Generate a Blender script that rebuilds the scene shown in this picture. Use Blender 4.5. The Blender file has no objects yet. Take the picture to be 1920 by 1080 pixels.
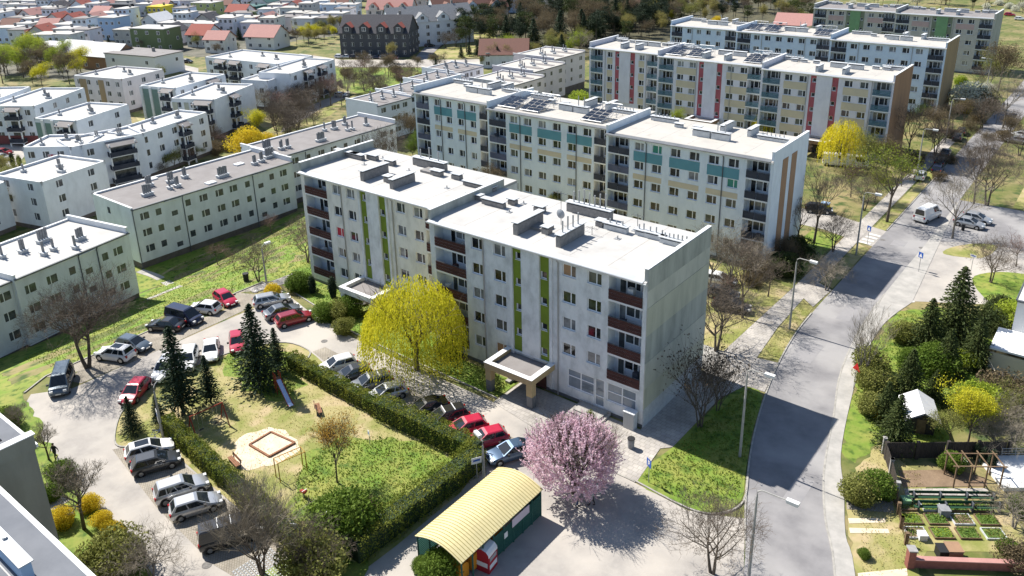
import bpy, bmesh, math, random
from mathutils import Vector, Matrix
rad = math.radians
SC = bpy.context.scene
COL = SC.collection
RND = random.Random(11)

# ---------------------------------------------------------------- camera
CAM_H = 46.3
FPX, PPX, PPY = 1534.3, 960.0, 388.0          # focal length and principal point of the 1920 px wide photograph
_p, _r, _y = rad(20.28), rad(1.27), rad(-38.46)
_f = Vector((math.sin(_y)*math.cos(_p), math.cos(_y)*math.cos(_p), -math.sin(_p)))
_rt = Vector((math.cos(_y), -math.sin(_y), 0.0))
_dn = _f.cross(_rt)
CX = _rt*math.cos(_r) + _dn*math.sin(_r)
CD = -_rt*math.sin(_r) + _dn*math.cos(_r)
cam_data = bpy.data.cameras.new('camera')
cam = bpy.data.objects.new('camera', cam_data); COL.objects.link(cam)
cam_data.sensor_width = 36.0
cam_data.lens = FPX/1920*36.0
cam_data.shift_y = -(540-PPY)/1920
cam_data.clip_start = 0.5
cam_data.clip_end = 6000
cam.matrix_world = Matrix.Translation((0, 0, CAM_H)) @ Matrix((CX, -CD, -_f)).transposed().to_4x4()
SC.camera = cam

# ---------------------------------------------------------------- sky, sun, exposure
SUN_EL, SUN_AZ = 49.0, 178.5                  # degrees; azimuth of the direction TOWARDS the sun, counter-clockwise from +x
world = bpy.data.worlds.new('World'); SC.world = world
world.use_nodes = True
wn = world.node_tree.nodes; wl = world.node_tree.links
bg = wn['Background']
sky = wn.new('ShaderNodeTexSky'); sky.sky_type = 'NISHITA'
sky.sun_disc = False
sky.sun_elevation = rad(SUN_EL)
sky.sun_rotation = rad(90-SUN_AZ)             # clockwise from +y
sky.altitude = 100; sky.air_density = 1.0; sky.dust_density = 0.5; sky.ozone_density = 1.6
wl.new(sky.outputs[0], bg.inputs[0])
bg.inputs[1].default_value = 0.085
sun_d = bpy.data.lights.new('sun', 'SUN'); sun_d.energy = 5.0; sun_d.angle = rad(0.5); sun_d.color = (1.0, 0.95, 0.87)
sun = bpy.data.objects.new('sun', sun_d); COL.objects.link(sun)
_s = Vector((math.cos(rad(SUN_AZ))*math.cos(rad(SUN_EL)), math.sin(rad(SUN_AZ))*math.cos(rad(SUN_EL)), math.sin(rad(SUN_EL))))
sun.rotation_euler = _s.to_track_quat('Z', 'Y').to_euler()
sun.location = (-200, 60, 200)
SC.view_settings.view_transform = 'Standard'
SC.view_settings.look = 'None'
SC.view_settings.gamma = 1.0
SC.view_settings.exposure = 0.78
SC.view_settings.use_curve_mapping = False
SC.cycles.max_bounces = 5
SC.cycles.diffuse_bounces = 3
SC.cycles.transparent_max_bounces = 6

# ---------------------------------------------------------------- ground shape, pixel -> ground
def sstep(t):
    t = min(1.0, max(0.0, t)); return t*t*(3-2*t)
LOW = -5.0
def tz(x, y):
    k = min(1.0, max(0.0, (y-55)/40.0))
    a = 84+k*21; b = 110+k*13
    return LOW*sstep((-x-a)/(b-a))
def ray(px, py):
    return CX*((px-PPX)/FPX) + CD*((py-PPY)/FPX) + _f
def G(px, py, dz=0.0):
    """ground point seen at a pixel of the photograph (dz metres above the ground)"""
    d = ray(px, py); z = 0.0
    for i in range(12):
        t = (z+dz-CAM_H)/d.z
        z = tz(d.x*t, d.y*t)
    t = (z+dz-CAM_H)/d.z
    return Vector((d.x*t, d.y*t, z+dz))
def AZ(px, py, z):
    d = ray(px, py); t = (z-CAM_H)/d.z
    return Vector((d.x*t, d.y*t, z))

# ---------------------------------------------------------------- materials
MATS = {}
def mat(name, c, c2=None, rough=0.85, scale=0.4, detail=4.0, stretch=None, bump=0.0, bscale=8.0, metal=0.0, contrast=(0.35, 0.65), coords='pos', spec=0.3, trans=0.0, c3=None, c3scale=3.0, c3lim=(0.55, 0.7), alpha=None):
    m = bpy.data.materials.new(name); m.use_nodes = True
    n = m.node_tree.nodes; l = m.node_tree.links
    b = n['Principled BSDF']
    b.inputs['Roughness'].default_value = rough
    b.inputs['Metallic'].default_value = metal
    b.inputs['Specular IOR Level'].default_value = spec
    if c2 is None and bump == 0 and c3 is None:
        b.inputs['Base Color'].default_value = (*c, 1)
        MATS[name] = m; return m
    if coords == 'pos':
        g = n.new('ShaderNodeNewGeometry'); co = g.outputs['Position']
    else:
        g = n.new('ShaderNodeTexCoord'); co = g.outputs['Object']
    if stretch:
        mp = n.new('ShaderNodeMapping'); mp.inputs['Scale'].default_value = stretch
        l.new(co, mp.inputs[0]); co2 = mp.outputs[0]
    else: co2 = co
    col = None
    if c2 is not None:
        t = n.new('ShaderNodeTexNoise'); t.inputs['Scale'].default_value = scale; t.inputs['Detail'].default_value = detail
        t.inputs['Roughness'].default_value = 0.65
        l.new(co2, t.inputs['Vector'])
        r = n.new('ShaderNodeMapRange'); r.inputs[1].default_value = contrast[0]; r.inputs[2].default_value = contrast[1]
        l.new(t.outputs['Fac'], r.inputs[0])
        mx = n.new('ShaderNodeMix'); mx.data_type = 'RGBA'
        mx.inputs[6].default_value = (*c, 1); mx.inputs[7].default_value = (*c2, 1)
        l.new(r.outputs[0], mx.inputs[0]); col = mx.outputs[2]
    if c3 is not None:
        t = n.new('ShaderNodeTexNoise'); t.inputs['Scale'].default_value = c3scale; t.inputs['Detail'].default_value = 5.0
        l.new(co, t.inputs['Vector'])
        r = n.new('ShaderNodeMapRange'); r.inputs[1].default_value = c3lim[0]; r.inputs[2].default_value = c3lim[1]
        l.new(t.outputs['Fac'], r.inputs[0])
        mx = n.new('ShaderNodeMix'); mx.data_type = 'RGBA'
        if col is not None: l.new(col, mx.inputs[6])
        else: mx.inputs[6].default_value = (*c, 1)
        mx.inputs[7].default_value = (*c3, 1)
        l.new(r.outputs[0], mx.inputs[0]); col = mx.outputs[2]
    if col is not None: l.new(col, b.inputs['Base Color'])
    else: b.inputs['Base Color'].default_value = (*c, 1)
    if bump:
        t = n.new('ShaderNodeTexNoise'); t.inputs['Scale'].default_value = bscale; t.inputs['Detail'].default_value = 4.0
        l.new(co2, t.inputs['Vector'])
        bp = n.new('ShaderNodeBump'); bp.inputs['Strength'].default_value = bump; bp.inputs['Distance'].default_value = 0.05
        l.new(t.outputs['Fac'], bp.inputs['Height']); l.new(bp.outputs[0], b.inputs['Normal'])
    MATS[name] = m
    return m
def leafmat(name, c, c2, scale=1.2, tr=0.35, contrast=(0.35, 0.65)):
    """thin foliage: diffuse with some light passing through"""
    m = mat(name, c, c2, rough=0.7, scale=scale, coords='obj', contrast=contrast, spec=0.15)
    n = m.node_tree.nodes; l = m.node_tree.links
    b = n['Principled BSDF']; out = n['Material Output']
    t = n.new('ShaderNodeBsdfTranslucent'); ms = n.new('ShaderNodeMixShader'); ms.inputs[0].default_value = tr
    src = b.inputs['Base Color'].links[0].from_socket
    l.new(src, t.inputs[0]); l.new(b.outputs[0], ms.inputs[1]); l.new(t.outputs[0], ms.inputs[2]); l.new(ms.outputs[0], out.inputs[0])
    return m

# ---------------------------------------------------------------- mesh helpers
class MB:
    def __init__(s): s.v = []; s.f = []; s.m = []; s.M = Matrix.Identity(4); s.mi = 0
    def P(s, *pts):
        i0 = len(s.v)
        for p in pts: s.v.append(tuple(s.M @ Vector(p)))
        return i0
    def quad(s, a, b, c, d):
        i = s.P(a, b, c, d); s.f.append((i, i+1, i+2, i+3)); s.m.append(s.mi)
    def poly(s, pts):
        i = s.P(*pts); s.f.append(tuple(range(i, i+len(pts)))); s.m.append(s.mi)
    def box(s, x0, x1, y0, y1, z0, z1, skip=''):
        i = s.P((x0,y0,z0),(x1,y0,z0),(x1,y1,z0),(x0,y1,z0),(x0,y0,z1),(x1,y0,z1),(x1,y1,z1),(x0,y1,z1))
        F = {'b':(0,3,2,1),'t':(4,5,6,7),'f':(0,1,5,4),'r':(1,2,6,5),'k':(2,3,7,6),'l':(3,0,4,7)}
        for k, q in F.items():
            if k in skip: continue
            s.f.append(tuple(i+j for j in q)); s.m.append(s.mi)
    def tube(s, pts, rs, n=6, cap=True, up=None):
        rings = []
        for k, p in enumerate(pts):
            p = Vector(p)
            a = Vector(pts[max(0, k-1)]); b = Vector(pts[min(len(pts)-1, k+1)])
            d = (b-a)
            if d.length < 1e-9: d = Vector((0,0,1))
            d.normalize()
            u = d.orthogonal().normalized() if abs(d.z) > 0.99 else d.cross(Vector((0,0,1))).normalized()
            w = d.cross(u)
            r = rs[k] if isinstance(rs, (list, tuple)) else rs
            rings.append(s.P(*[p+(u*math.cos(2*math.pi*j/n)+w*math.sin(2*math.pi*j/n))*r for j in range(n)]))
        for k in range(len(rings)-1):
            a, b = rings[k], rings[k+1]
            for j in range(n):
                s.f.append((a+j, a+(j+1)%n, b+(j+1)%n, b+j)); s.m.append(s.mi)
        if cap:
            s.f.append(tuple(rings[0]+j for j in reversed(range(n)))); s.m.append(s.mi)
            s.f.append(tuple(rings[-1]+j for j in range(n))); s.m.append(s.mi)
    def prism(s, pts, z0, z1, bottom=True):
        n = len(pts)
        i = s.P(*[(p[0], p[1], z0) for p in pts], *[(p[0], p[1], z1) for p in pts])
        for j in range(n):
            k = (j+1) % n
            s.f.append((i+j, i+k, i+n+k, i+n+j)); s.m.append(s.mi)
        s.f.append(tuple(i+n+j for j in range(n))); s.m.append(s.mi)
        if bottom: s.f.append(tuple(i+j for j in reversed(range(n)))); s.m.append(s.mi)
    def mesh(s, name, mats, smooth=False):
        me = bpy.data.meshes.new(name); me.from_pydata(s.v, [], s.f)
        for k in (mats if isinstance(mats, (list, tuple)) else [mats]):
            me.materials.append(MATS[k] if isinstance(k, str) else k)
        if any(s.m): me.polygons.foreach_set('material_index', s.m)
        if smooth: me.polygons.foreach_set('use_smooth', [True]*len(s.f))
        me.update(); return me
    def build(s, name, mats, parent=None, smooth=False):
        return link(name, s.mesh(name, mats, smooth), parent)
def link(name, me, parent=None, loc=None, rz=0.0, sc=None):
    o = bpy.data.objects.new(name, me); COL.objects.link(o)
    if parent: o.parent = parent
    if loc is not None: o.location = loc
    if rz: o.rotation_euler = (0, 0, rz)
    if sc is not None: o.scale = sc if isinstance(sc, (tuple, list)) else (sc, sc, sc)
    return o
def thing(name, label, cat, loc=(0,0,0), rz=0.0, group=None, sc=None):
    o = link(name, None, None, loc, rz, sc); return tag(o, label, cat, group)
def tag(o, label=None, cat=None, group=None, kind=None):
    if label: o['label'] = label
    if cat: o['category'] = cat
    if group: o['group'] = group
    if kind: o['kind'] = kind
    return o
def copy_tree(o, parent=None):
    c = o.copy(); COL.objects.link(c); c.parent = parent
    for ch in KIDS.get(o.name, None) or [k for k in o.children]: copy_tree(ch, c)
    return c
KIDS = {}
def wall(mb, u0, u1, v0, v1, holes, depth=0.16):
    """wall in the local plane y=0 (outside is -y) with real openings and reveals"""
    us = sorted({u0, u1, *[h[0] for h in holes], *[h[1] for h in holes]}); vs = sorted({v0, v1, *[h[2] for h in holes], *[h[3] for h in holes]})
    us = [u for u in us if u0-1e-6 <= u <= u1+1e-6]; vs = [v for v in vs if v0-1e-6 <= v <= v1+1e-6]
    for i in range(len(us)-1):
        run = None
        for j in range(len(vs)):
            solid = False
            if j < len(vs)-1:
                cu, cv = (us[i]+us[i+1])/2, (vs[j]+vs[j+1])/2
                solid = not any(h[0] < cu < h[1] and h[2] < cv < h[3] for h in holes)
            if solid and run is None: run = vs[j]
            if not solid and run is not None:
                mb.quad((us[i],0,run),(us[i+1],0,run),(us[i+1],0,vs[j]),(us[i],0,vs[j])); run = None
    for h in holes:
        d = h[4] if len(h) > 4 else depth
        a, b, c, e = h[:4]
        mb.quad((a,0,c),(a,d,c),(a,d,e),(a,0,e)); mb.quad((b,d,c),(b,0,c),(b,0,e),(b,d,e))
        mb.quad((a,0,e),(a,d,e),(b,d,e),(b,0,e)); mb.quad((a,d,c),(a,0,c),(b,0,c),(b,d,c))
# ================================================================ materials
mat('ground_mat', (0.115, 0.135, 0.032), (0.25, 0.205, 0.095), scale=0.10, detail=9, contrast=(0.40, 0.60), bump=0.7, bscale=2.5, c3=(0.05, 0.085, 0.018), c3scale=0.5, c3lim=(0.50, 0.66))
mat('lawn_mat', (0.13, 0.22, 0.024), (0.235, 0.25, 0.055), scale=0.30, detail=9, contrast=(0.38, 0.62), bump=0.8, bscale=3.0, c3=(0.06, 0.115, 0.014), c3scale=1.1, c3lim=(0.50, 0.68))
mat('drygrass_mat', (0.34, 0.295, 0.13), (0.20, 0.215, 0.055), scale=0.22, detail=9, contrast=(0.42, 0.58), bump=0.7, bscale=3.0, c3=(0.40, 0.32, 0.18), c3scale=0.35, c3lim=(0.52, 0.66))
mat('sand_mat', (0.66, 0.57, 0.44), (0.56, 0.46, 0.33), scale=0.8, detail=6, bump=0.3)
mat('soil_mat', (0.16, 0.11, 0.07), (0.24, 0.17, 0.11), scale=0.7, detail=6, bump=0.6, bscale=5)
mat('asphalt_mat', (0.245, 0.238, 0.24), (0.185, 0.18, 0.184), scale=0.5, detail=10, bump=0.15, bscale=30, c3=(0.31, 0.30, 0.295), c3scale=0.14, c3lim=(0.45, 0.62))
mat('asphalt_pale_mat', (0.37, 0.345, 0.315), (0.27, 0.252, 0.235), scale=0.5, detail=10, contrast=(0.38, 0.72), bump=0.15, bscale=30, c3=(0.44, 0.405, 0.36), c3scale=0.12, c3lim=(0.45, 0.62))
mat('patch_mat', (0.24, 0.235, 0.24), (0.29, 0.28, 0.28), scale=0.5, detail=6)
mat('concrete_mat', (0.42, 0.40, 0.37), (0.30, 0.29, 0.27), scale=0.6, detail=7, bump=0.2, bscale=10)
mat('kerb_mat', (0.40, 0.38, 0.34), (0.25, 0.24, 0.22), scale=1.5, detail=5)
mat('paint_mat', (0.72, 0.70, 0.66), (0.42, 0.41, 0.40), scale=1.6, detail=6, contrast=(0.45, 0.75))
def pavmat(name, c, c2, mortar, sx, sy, size=0.02, rot=0.0):
    m = bpy.data.materials.new(name); m.use_nodes = True
    n = m.node_tree.nodes; l = m.node_tree.links; b = n['Principled BSDF']; b.inputs['Roughness'].default_value = 0.9
    b.inputs['Specular IOR Level'].default_value = 0.2
    g = n.new('ShaderNodeNewGeometry'); mp = n.new('ShaderNodeMapping'); mp.inputs['Rotation'].default_value = (0, 0, rot)
    l.new(g.outputs['Position'], mp.inputs[0])
    t = n.new('ShaderNodeTexBrick'); t.inputs['Scale'].default_value = 1.0
    t.inputs['Brick Width'].default_value = sx; t.inputs['Row Height'].default_value = sy; t.inputs['Mortar Size'].default_value = size
    t.inputs['Color1'].default_value = (*c, 1); t.inputs['Color2'].default_value = (*c2, 1); t.inputs['Mortar'].default_value = (*mortar, 1)
    l.new(mp.outputs[0], t.inputs[0])
    ns = n.new('ShaderNodeTexNoise'); ns.inputs['Scale'].default_value = 0.5; ns.inputs['Detail'].default_value = 7
    l.new(g.outputs['Position'], ns.inputs['Vector'])
    r = n.new('ShaderNodeMapRange'); r.inputs[1].default_value = 0.3; r.inputs[2].default_value = 0.7; r.inputs[3].default_value = 0.72; r.inputs[4].default_value = 1.15
    l.new(ns.outputs['Fac'], r.inputs[0])
    mx = n.new('ShaderNodeVectorMath'); mx.operation = 'SCALE'
    l.new(t.outputs['Color'], mx.inputs[0]); l.new(r.outputs[0], mx.inputs['Scale']); l.new(mx.outputs[0], b.inputs['Base Color'])
    bp = n.new('ShaderNodeBump'); bp.inputs['Strength'].default_value = 0.4; bp.inputs['Distance'].default_value = 0.02; bp.invert = True
    l.new(t.outputs['Fac'], bp.inputs['Height']); l.new(bp.outputs[0], b.inputs['Normal'])
    MATS[name] = m
pavmat('slab_mat', (0.44, 0.41, 0.37), (0.38, 0.355, 0.33), (0.27, 0.25, 0.22), 0.5, 0.5, 0.018)
pavmat('setts_mat', (0.36, 0.32, 0.27), (0.315, 0.285, 0.245), (0.22, 0.20, 0.15), 0.26, 0.18, 0.018, rad(38))

# ================================================================ ground
def ragged(pts, amp, step=0.7, seed=1):
    R = random.Random(seed); out = []; N = len(pts)
    for i in range(N):
        a, b = Vector(pts[i][:2]), Vector(pts[(i+1) % N][:2]); d = b-a; L = d.length
        if L < 1e-6: continue
        n = max(1, int(L/step)); nn = Vector((-d.y, d.x))/L
        for k in range(n): out.append(tuple(a+d*(k/n)+nn*R.uniform(-amp, amp)))
    return out
def sheet(name, pts, dz, m, cut=None, rag=0.0):
    if rag: pts = ragged(pts, rag, seed=len(pts))
    bm = bmesh.new()
    f = bm.faces.new([bm.verts.new((p[0], p[1], 0)) for p in pts])
    if f.normal.z < 0 or (f.normal_update() or f.normal.z < 0): f.normal_flip()
    if min(p[0] for p in pts) < -84:
        bmesh.ops.triangulate(bm, faces=bm.faces[:])
        xs = [p[0] for p in pts]; ys = [p[1] for p in pts]
        st = cut or 4.0
        for ax, lo, hi in ((0, max(min(xs), -126), max(xs)), (1, max(min(ys), 10), min(max(ys), 130))):
            v = math.ceil(lo/st)*st
            while v < hi:
                co = [0, 0, 0]; no = [0, 0, 0]; co[ax] = v; no[ax] = 1
                bmesh.ops.bisect_plane(bm, geom=bm.verts[:]+bm.edges[:]+bm.faces[:], plane_co=co, plane_no=no); v += st
    for v in bm.verts: v.co.z = tz(v.co.x, v.co.y)+dz
    for f in bm.faces:
        f.normal_update()
        if f.normal.z < 0: f.normal_flip()
    me = bpy.data.meshes.new(name); bm.to_mesh(me); bm.free(); me.materials.append(MATS[m])
    return tag(link(name, me), kind='structure')
def smooth_line(pts, n=4, closed=False):
    out = []; N = len(pts)
    for i in range(N if closed else N-1):
        p0 = pts[(i-1) % N] if closed or i > 0 else pts[i]; p1 = pts[i]; p2 = pts[(i+1) % N]; p3 = pts[(i+2) % N] if closed or i+2 < N else pts[i+1]
        for k in range(n):
            t = k/n
            out.append(tuple(0.5*((2*p1[a])+(-p0[a]+p2[a])*t+(2*p0[a]-5*p1[a]+4*p2[a]-p3[a])*t*t+(-p0[a]+3*p1[a]-3*p2[a]+p3[a])*t**3) for a in (0, 1)))
    if not closed: out.append(tuple(pts[-1][:2]))
    return out
def kerb(pts, w=0.15, h=0.12, m='kerb_mat', name='kerb'):
    mb = MB(); rows = []
    for i, p in enumerate(pts):
        a = Vector(pts[max(0, i-1)][:2]); b = Vector(pts[min(len(pts)-1, i+1)][:2]); d = (b-a).normalized(); nn = Vector((-d.y, d.x))*w/2
        z = tz(p[0], p[1]); q = Vector(p[:2])
        rows.append(mb.P((*(q-nn), z-0.1), (*(q-nn), z+h), (*(q+nn), z+h), (*(q+nn), z-0.1)))
    for i in range(len(rows)-1):
        a, b = rows[i], rows[i+1]
        for j in range(3): mb.f.append((a+j, b+j, b+j+1, a+j+1)); mb.m.append(0)
    for r in (rows[0], rows[-1]): mb.f.append((r, r+1, r+2, r+3)); mb.m.append(0)
    return tag(mb.build(name, m), kind='structure')

# one ground sheet to the horizon: fine where it slopes, coarse elsewhere
def ground():
    xs = [-3000, -1500, -800, -400, -250, -180, -150]+[-130+2.5*i for i in range(20)]+[-80, -60, -30, 0, 60, 200, 600, 1500, 3000]
    ys = [-600, -100, 0, 20, 40]+[45+5*i for i in range(16)]+[140, 200, 300, 500, 900, 1800, 4000]
    mb = MB()
    for y in ys:
        for x in xs: mb.v.append((x, y, tz(x, y)))
    nx = len(xs)
    for j in range(len(ys)-1):
        for i in range(nx-1): mb.f.append((j*nx+i, j*nx+i+1, (j+1)*nx+i+1, (j+1)*nx+i)); mb.m.append(0)
    tag(mb.build('ground', 'ground_mat'), kind='structure')
ground()
RD, PV, LW = 0.02, 0.05, 0.008
# main road with its bend, right hand pavement
mainL = smooth_line([(-14.0, 38), (-16.2, 46.6), (-18.8, 53.0), (-20.6, 57.8), (-22.4, 63.6), (-24.0, 70.3), (-25.2, 77.1), (-26.0, 84.4), (-26.2, 92), (-26.2, 105), (-26.2, 130), (-26.2, 180), (-26.2, 230), (-26.2, 300)])
mainR = smooth_line([(-5.5, 34), (-10.9, 50.5), (-13.5, 56.2), (-15.5, 62.0), (-17.4, 70.4), (-19.4, 79.2), (-20.6, 92), (-20.6, 108), (-20.4, 121), (-20.4, 150), (-20.4, 180), (-20.4, 230), (-20.4, 300)])
sheet('road', mainL+mainR[::-1], RD, 'asphalt_mat')
pavR = smooth_line([(-3.5, 34), (-9.7, 51.3), (-11.6, 55.2), (-13.3, 60.3), (-15.0, 64.9), (-16.7, 73.0), (-18.2, 82.5), (-18.6, 92), (-17.4, 99.5)])
sheet('pavement', mainR[:-13]+pavR[::-1], PV, 'concrete_mat')
kerb([p for p in mainL if 50 < p[1] < 92], h=0.1)
kerb([p for p in mainL if 117 < p[1] < 170], h=0.1)
kerb([p for p in mainR if p[1] < 100], h=0.065)
# yard of asphalt between shelter and road, inner road, turning loop
inner = [(-14.0, 38), (-16.2, 46.6), (-18.6, 52.2), (-21.0, 51.0), (-22.6, 50.4), (-27.7, 50.8), (-31.6, 50.9), (-44.5, 53.0), (-62, 53.2), (-67, 53.6), (-72, 54.3), (-75, 54.6), (-80.2, 55.8), (-81.8, 55.0), (-82, 48), (-82, 34), (-82.0, 29),
         (-84.4, 25.9), (-80, 22.2), (-74, 20), (-68.5, 19.0), (-55.5, 16.6), (-40, 14.5), (-20, 12), (-12, 30)]
sheet('road', inner, RD-0.006, 'asphalt_pale_mat')
sheet('road', [(-18.5, 52.3), (-16.2, 46.6), (-14.0, 38), (-12, 30), (-20, 12), (-26, 12.8), (-28.5, 42), (-29.5, 50.9), (-27.7, 50.8), (-22.6, 50.4), (-21.0, 51.0)], RD-0.002, 'asphalt_pale_mat')
# the block of green inside the loop: playground
play = smooth_line([(-40, 46.2), (-52, 46.5), (-62, 47.3), (-68, 48.6), (-71.6, 48.2), (-74.2, 45), (-75.4, 40), (-75.6, 34), (-74, 30.4), (-71.5, 28.2), (-69.0, 26.9), (-67.6, 27.4), (-66.4, 29.4), (-58, 29.0), (-50, 28.4), (-43, 27.6), (-40.5, 27.0), (-39, 28)], closed=True, n=3)
sheet('lawn', play, RD+0.01, 'drygrass_mat')
kerb(smooth_line([(-66.8, 47.5), (-68, 48.6), (-71.6, 48.2), (-74.2, 45), (-75.4, 40), (-75.6, 34), (-74, 30.4), (-71.5, 28.2), (-69.0, 26.9), (-67.6, 27.4), (-66.6, 29.0)]), h=0.12)
sheet('lawn', smooth_line([(-40.6, 43.8), (-46, 43.9), (-50, 42.5), (-53, 38.5), (-52, 34), (-48, 31), (-42, 30.2), (-40.2, 36)], closed=True), RD+0.014, 'lawn_mat', rag=0.75)
sheet('lawn', smooth_line([(-75.0, 42), (-74.6, 45), (-70, 47), (-64, 44.5), (-62, 41), (-66, 39.5), (-71, 40.2)], closed=True), RD+0.014, 'lawn_mat', rag=0.75)
# car bays in setts
sheet('parking_bays', [(-68.5, 26.3), (-66.4, 29.3), (-58, 28.9), (-50, 28.3), (-45, 27.8), (-44.5, 24.2), (-48.4, 23.8), (-58.0, 24.6)], RD+0.006, 'setts_mat')
sheet('parking_bays', [(-39.5, 46.6), (-52, 46.7), (-62, 47.5), (-67.5, 48.7), (-67.2, 50.2), (-62, 50.0), (-52, 49.8), (-39, 49.6)], RD+0.006, 'setts_mat')
sheet('parking_bays', [(-87.0, 28.5), (-87.3, 34), (-87.6, 42), (-88.0, 53), (-87.6, 56.5), (-82.6, 56.0), (-82.4, 50), (-82, 38), (-82.2, 30)], RD+0.006, 'setts_mat')
kerb([(-85.2, 25.6), (-87.05, 28.5), (-87.35, 34), (-87.65, 42), (-88.05, 53), (-87.7, 56.6), (-82.6, 56.1)], h=0.13)
# lawns
sheet('lawn', [(-128, 10), (-128, 58), (-118, 75), (-110, 96), (-104.2, 100), (-104, 88), (-83.2, 76), (-83.2, 61.2), (-82.5, 57.6), (-87.4, 57.2), (-88.3, 53), (-87.9, 42), (-87.5, 34), (-87.2, 28.5), (-85.5, 25.3), (-86, 18), (-92, 6)], LW, 'lawn_mat')
sheet('lawn', [(-82.4, 60.9), (-82.2, 57.2), (-76, 56.2), (-73.0, 55.3), (-68.5, 54.6), (-64.6, 54.2), (-57.5, 54.0), (-49.6, 53.9), (-45.2, 53.8), (-45.2, 57.2), (-57.4, 57.4), (-57.4, 60.2), (-66, 60.6), (-72, 60.9)], RD+0.012, 'lawn_mat')
kerb([(-82.3, 57.1), (-76, 56.1), (-73.0, 55.2), (-68.5, 54.5), (-64.6, 54.1), (-57.5, 53.9), (-49.6, 53.8), (-45.1, 53.7)], h=0.12)
sheet('lawn', smooth_line([(-27.9, 51.2), (-22.7, 50.8), (-20.6, 51.6), (-19.6, 54), (-20.8, 57.8), (-22.6, 63.6), (-24.1, 69.6), (-26.0, 70.2), (-27.2, 66.5), (-27.4, 57)], closed=True, n=3), RD+0.012, 'lawn_mat')
kerb(smooth_line([(-27.9, 51.0), (-22.7, 50.6), (-20.4, 51.5), (-19.4, 54), (-20.6, 57.8)]), h=0.12)
sheet('lawn', [(-31.3, 51.2), (-28.3, 51.1), (-28.2, 56.0), (-31.2, 54.2), (-33.6, 53.2), (-33.2, 51.4)], RD+0.012, 'drygrass_mat')
sheet('lawn', [(-27.4, 76.4), (-25.35, 77.2), (-26.2, 84.4), (-26.5, 91.0), (-28.3, 92.8), (-28.0, 84)], RD+0.012, 'drygrass_mat')
sheet('lawn', [(-30.9, 74), (-30.5, 95), (-34.8, 96.5), (-57, 96.5), (-60, 99), (-82, 99.5), (-84, 77), (-57.5, 77), (-57, 73), (-32, 72.8)], LW, 'drygrass_mat')
sheet('lawn', [(-18.4, 83), (-18.2, 96), (-15, 99.6), (-12, 100.5), (-8, 97), (-8, 70.5), (-12.9, 69), (-13.6, 64.5), (-15.2, 65.5), (-16.9, 73.4)], LW, 'lawn_mat', rag=0.4)
sheet('lawn', [(-13.4, 63.8), (-12.6, 68.5), (-8.5, 66), (-6, 55), (-4, 44), (-3, 34), (-3.3, 33.8), (-9.5, 51.3), (-11.4, 55.2), (-13.1, 60.3)], LW, 'drygrass_mat', rag=0.3)
# pavements
sheet('pavement', [(-31.0, 57.6), (-28.2, 56.2), (-27.6, 50.9), (-31.3, 50.9), (-33.3, 51.3), (-33.7, 53.3), (-31.4, 54.3)], PV, 'slab_mat')
sheet('pavement', [(-31.0, 57.6), (-45.0, 57.6), (-45.0, 52.95), (-33.7, 51.0), (-33.6, 53.3), (-31.4, 54.3)], PV-0.004, 'slab_mat')
sheet('pavement', [(-31.05, 57.6), (-28.2, 56.2), (-27.4, 57), (-27.3, 66.5), (-26.2, 70.4), (-24.2, 70.4), (-25.1, 76.6), (-27.4, 76.2), (-28.1, 84), (-28.3, 93), (-26.6, 91.4), (-26.3, 97.3), (-28.3, 98.5), (-28.4, 118), (-28.2, 180), (-30.6, 180), (-30.4, 96), (-30.9, 72.9), (-31.0, 66)], PV, 'slab_mat')
sheet('lawn', [(-28.2, 98.8), (-26.35, 97.8), (-26.4, 113.4), (-28.2, 114.5)], RD+0.012, 'drygrass_mat')
sheet('lawn', [(-28.0, 122), (-26.4, 121.6), (-26.4, 168), (-28.0, 168)], RD+0.012, 'drygrass_mat')
sheet('lawn', [(-30.8, 98), (-30.8, 116), (-35.2, 116), (-35.2, 98)], LW, 'lawn_mat')
sheet('road', [(-26.2, 114.5), (-26.2, 121.5), (-34, 124), (-80, 124), (-80, 118.5), (-34, 117)], RD-0.004, 'asphalt_pale_mat')
sheet('road', [(-30.9, 70.8), (-30.9, 75.5), (-58, 76.0), (-58, 74.2)], RD-0.006, 'concrete_mat')
# the lot right of the road beyond the gardens
sheet('road', [(-20.5, 100), (-17.4, 99.9), (-9.5, 104.5), (-2, 108), (6, 112), (14, 118), (14, 190), (-9, 190), (-9.5, 140), (-13.5, 140), (-14, 129), (-20.4, 128.6)], RD-0.004, 'asphalt_pale_mat')
sheet('lawn', smooth_line([(-12.6, 109.6), (-9, 104.2), (-3, 105.5), (0, 110), (-3, 116), (-9, 116), (-12.4, 113)], closed=True, n=3), RD+0.012, 'lawn_mat')
sheet('lawn', smooth_line([(-17.6, 117.3), (-13.2, 118.8), (-12.2, 124.3), (-14.6, 124.0), (-17.2, 120.5)], closed=True, n=3), RD+0.012, 'drygrass_mat')
sheet('road', [(-20.4, 121), (-13.8, 124.6), (-8, 124.6), (-8, 142), (-20.4, 142)], RD+0.002, 'asphalt_mat')
sheet('lawn', [(-13, 143), (-9.4, 141), (-9.4, 190), (-13.4, 190)], RD+0.012, 'drygrass_mat')
sheet('pavement', [(-9.2, 145), (14, 135), (14, 142), (-9.2, 152)], PV, 'concrete_mat')
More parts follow.
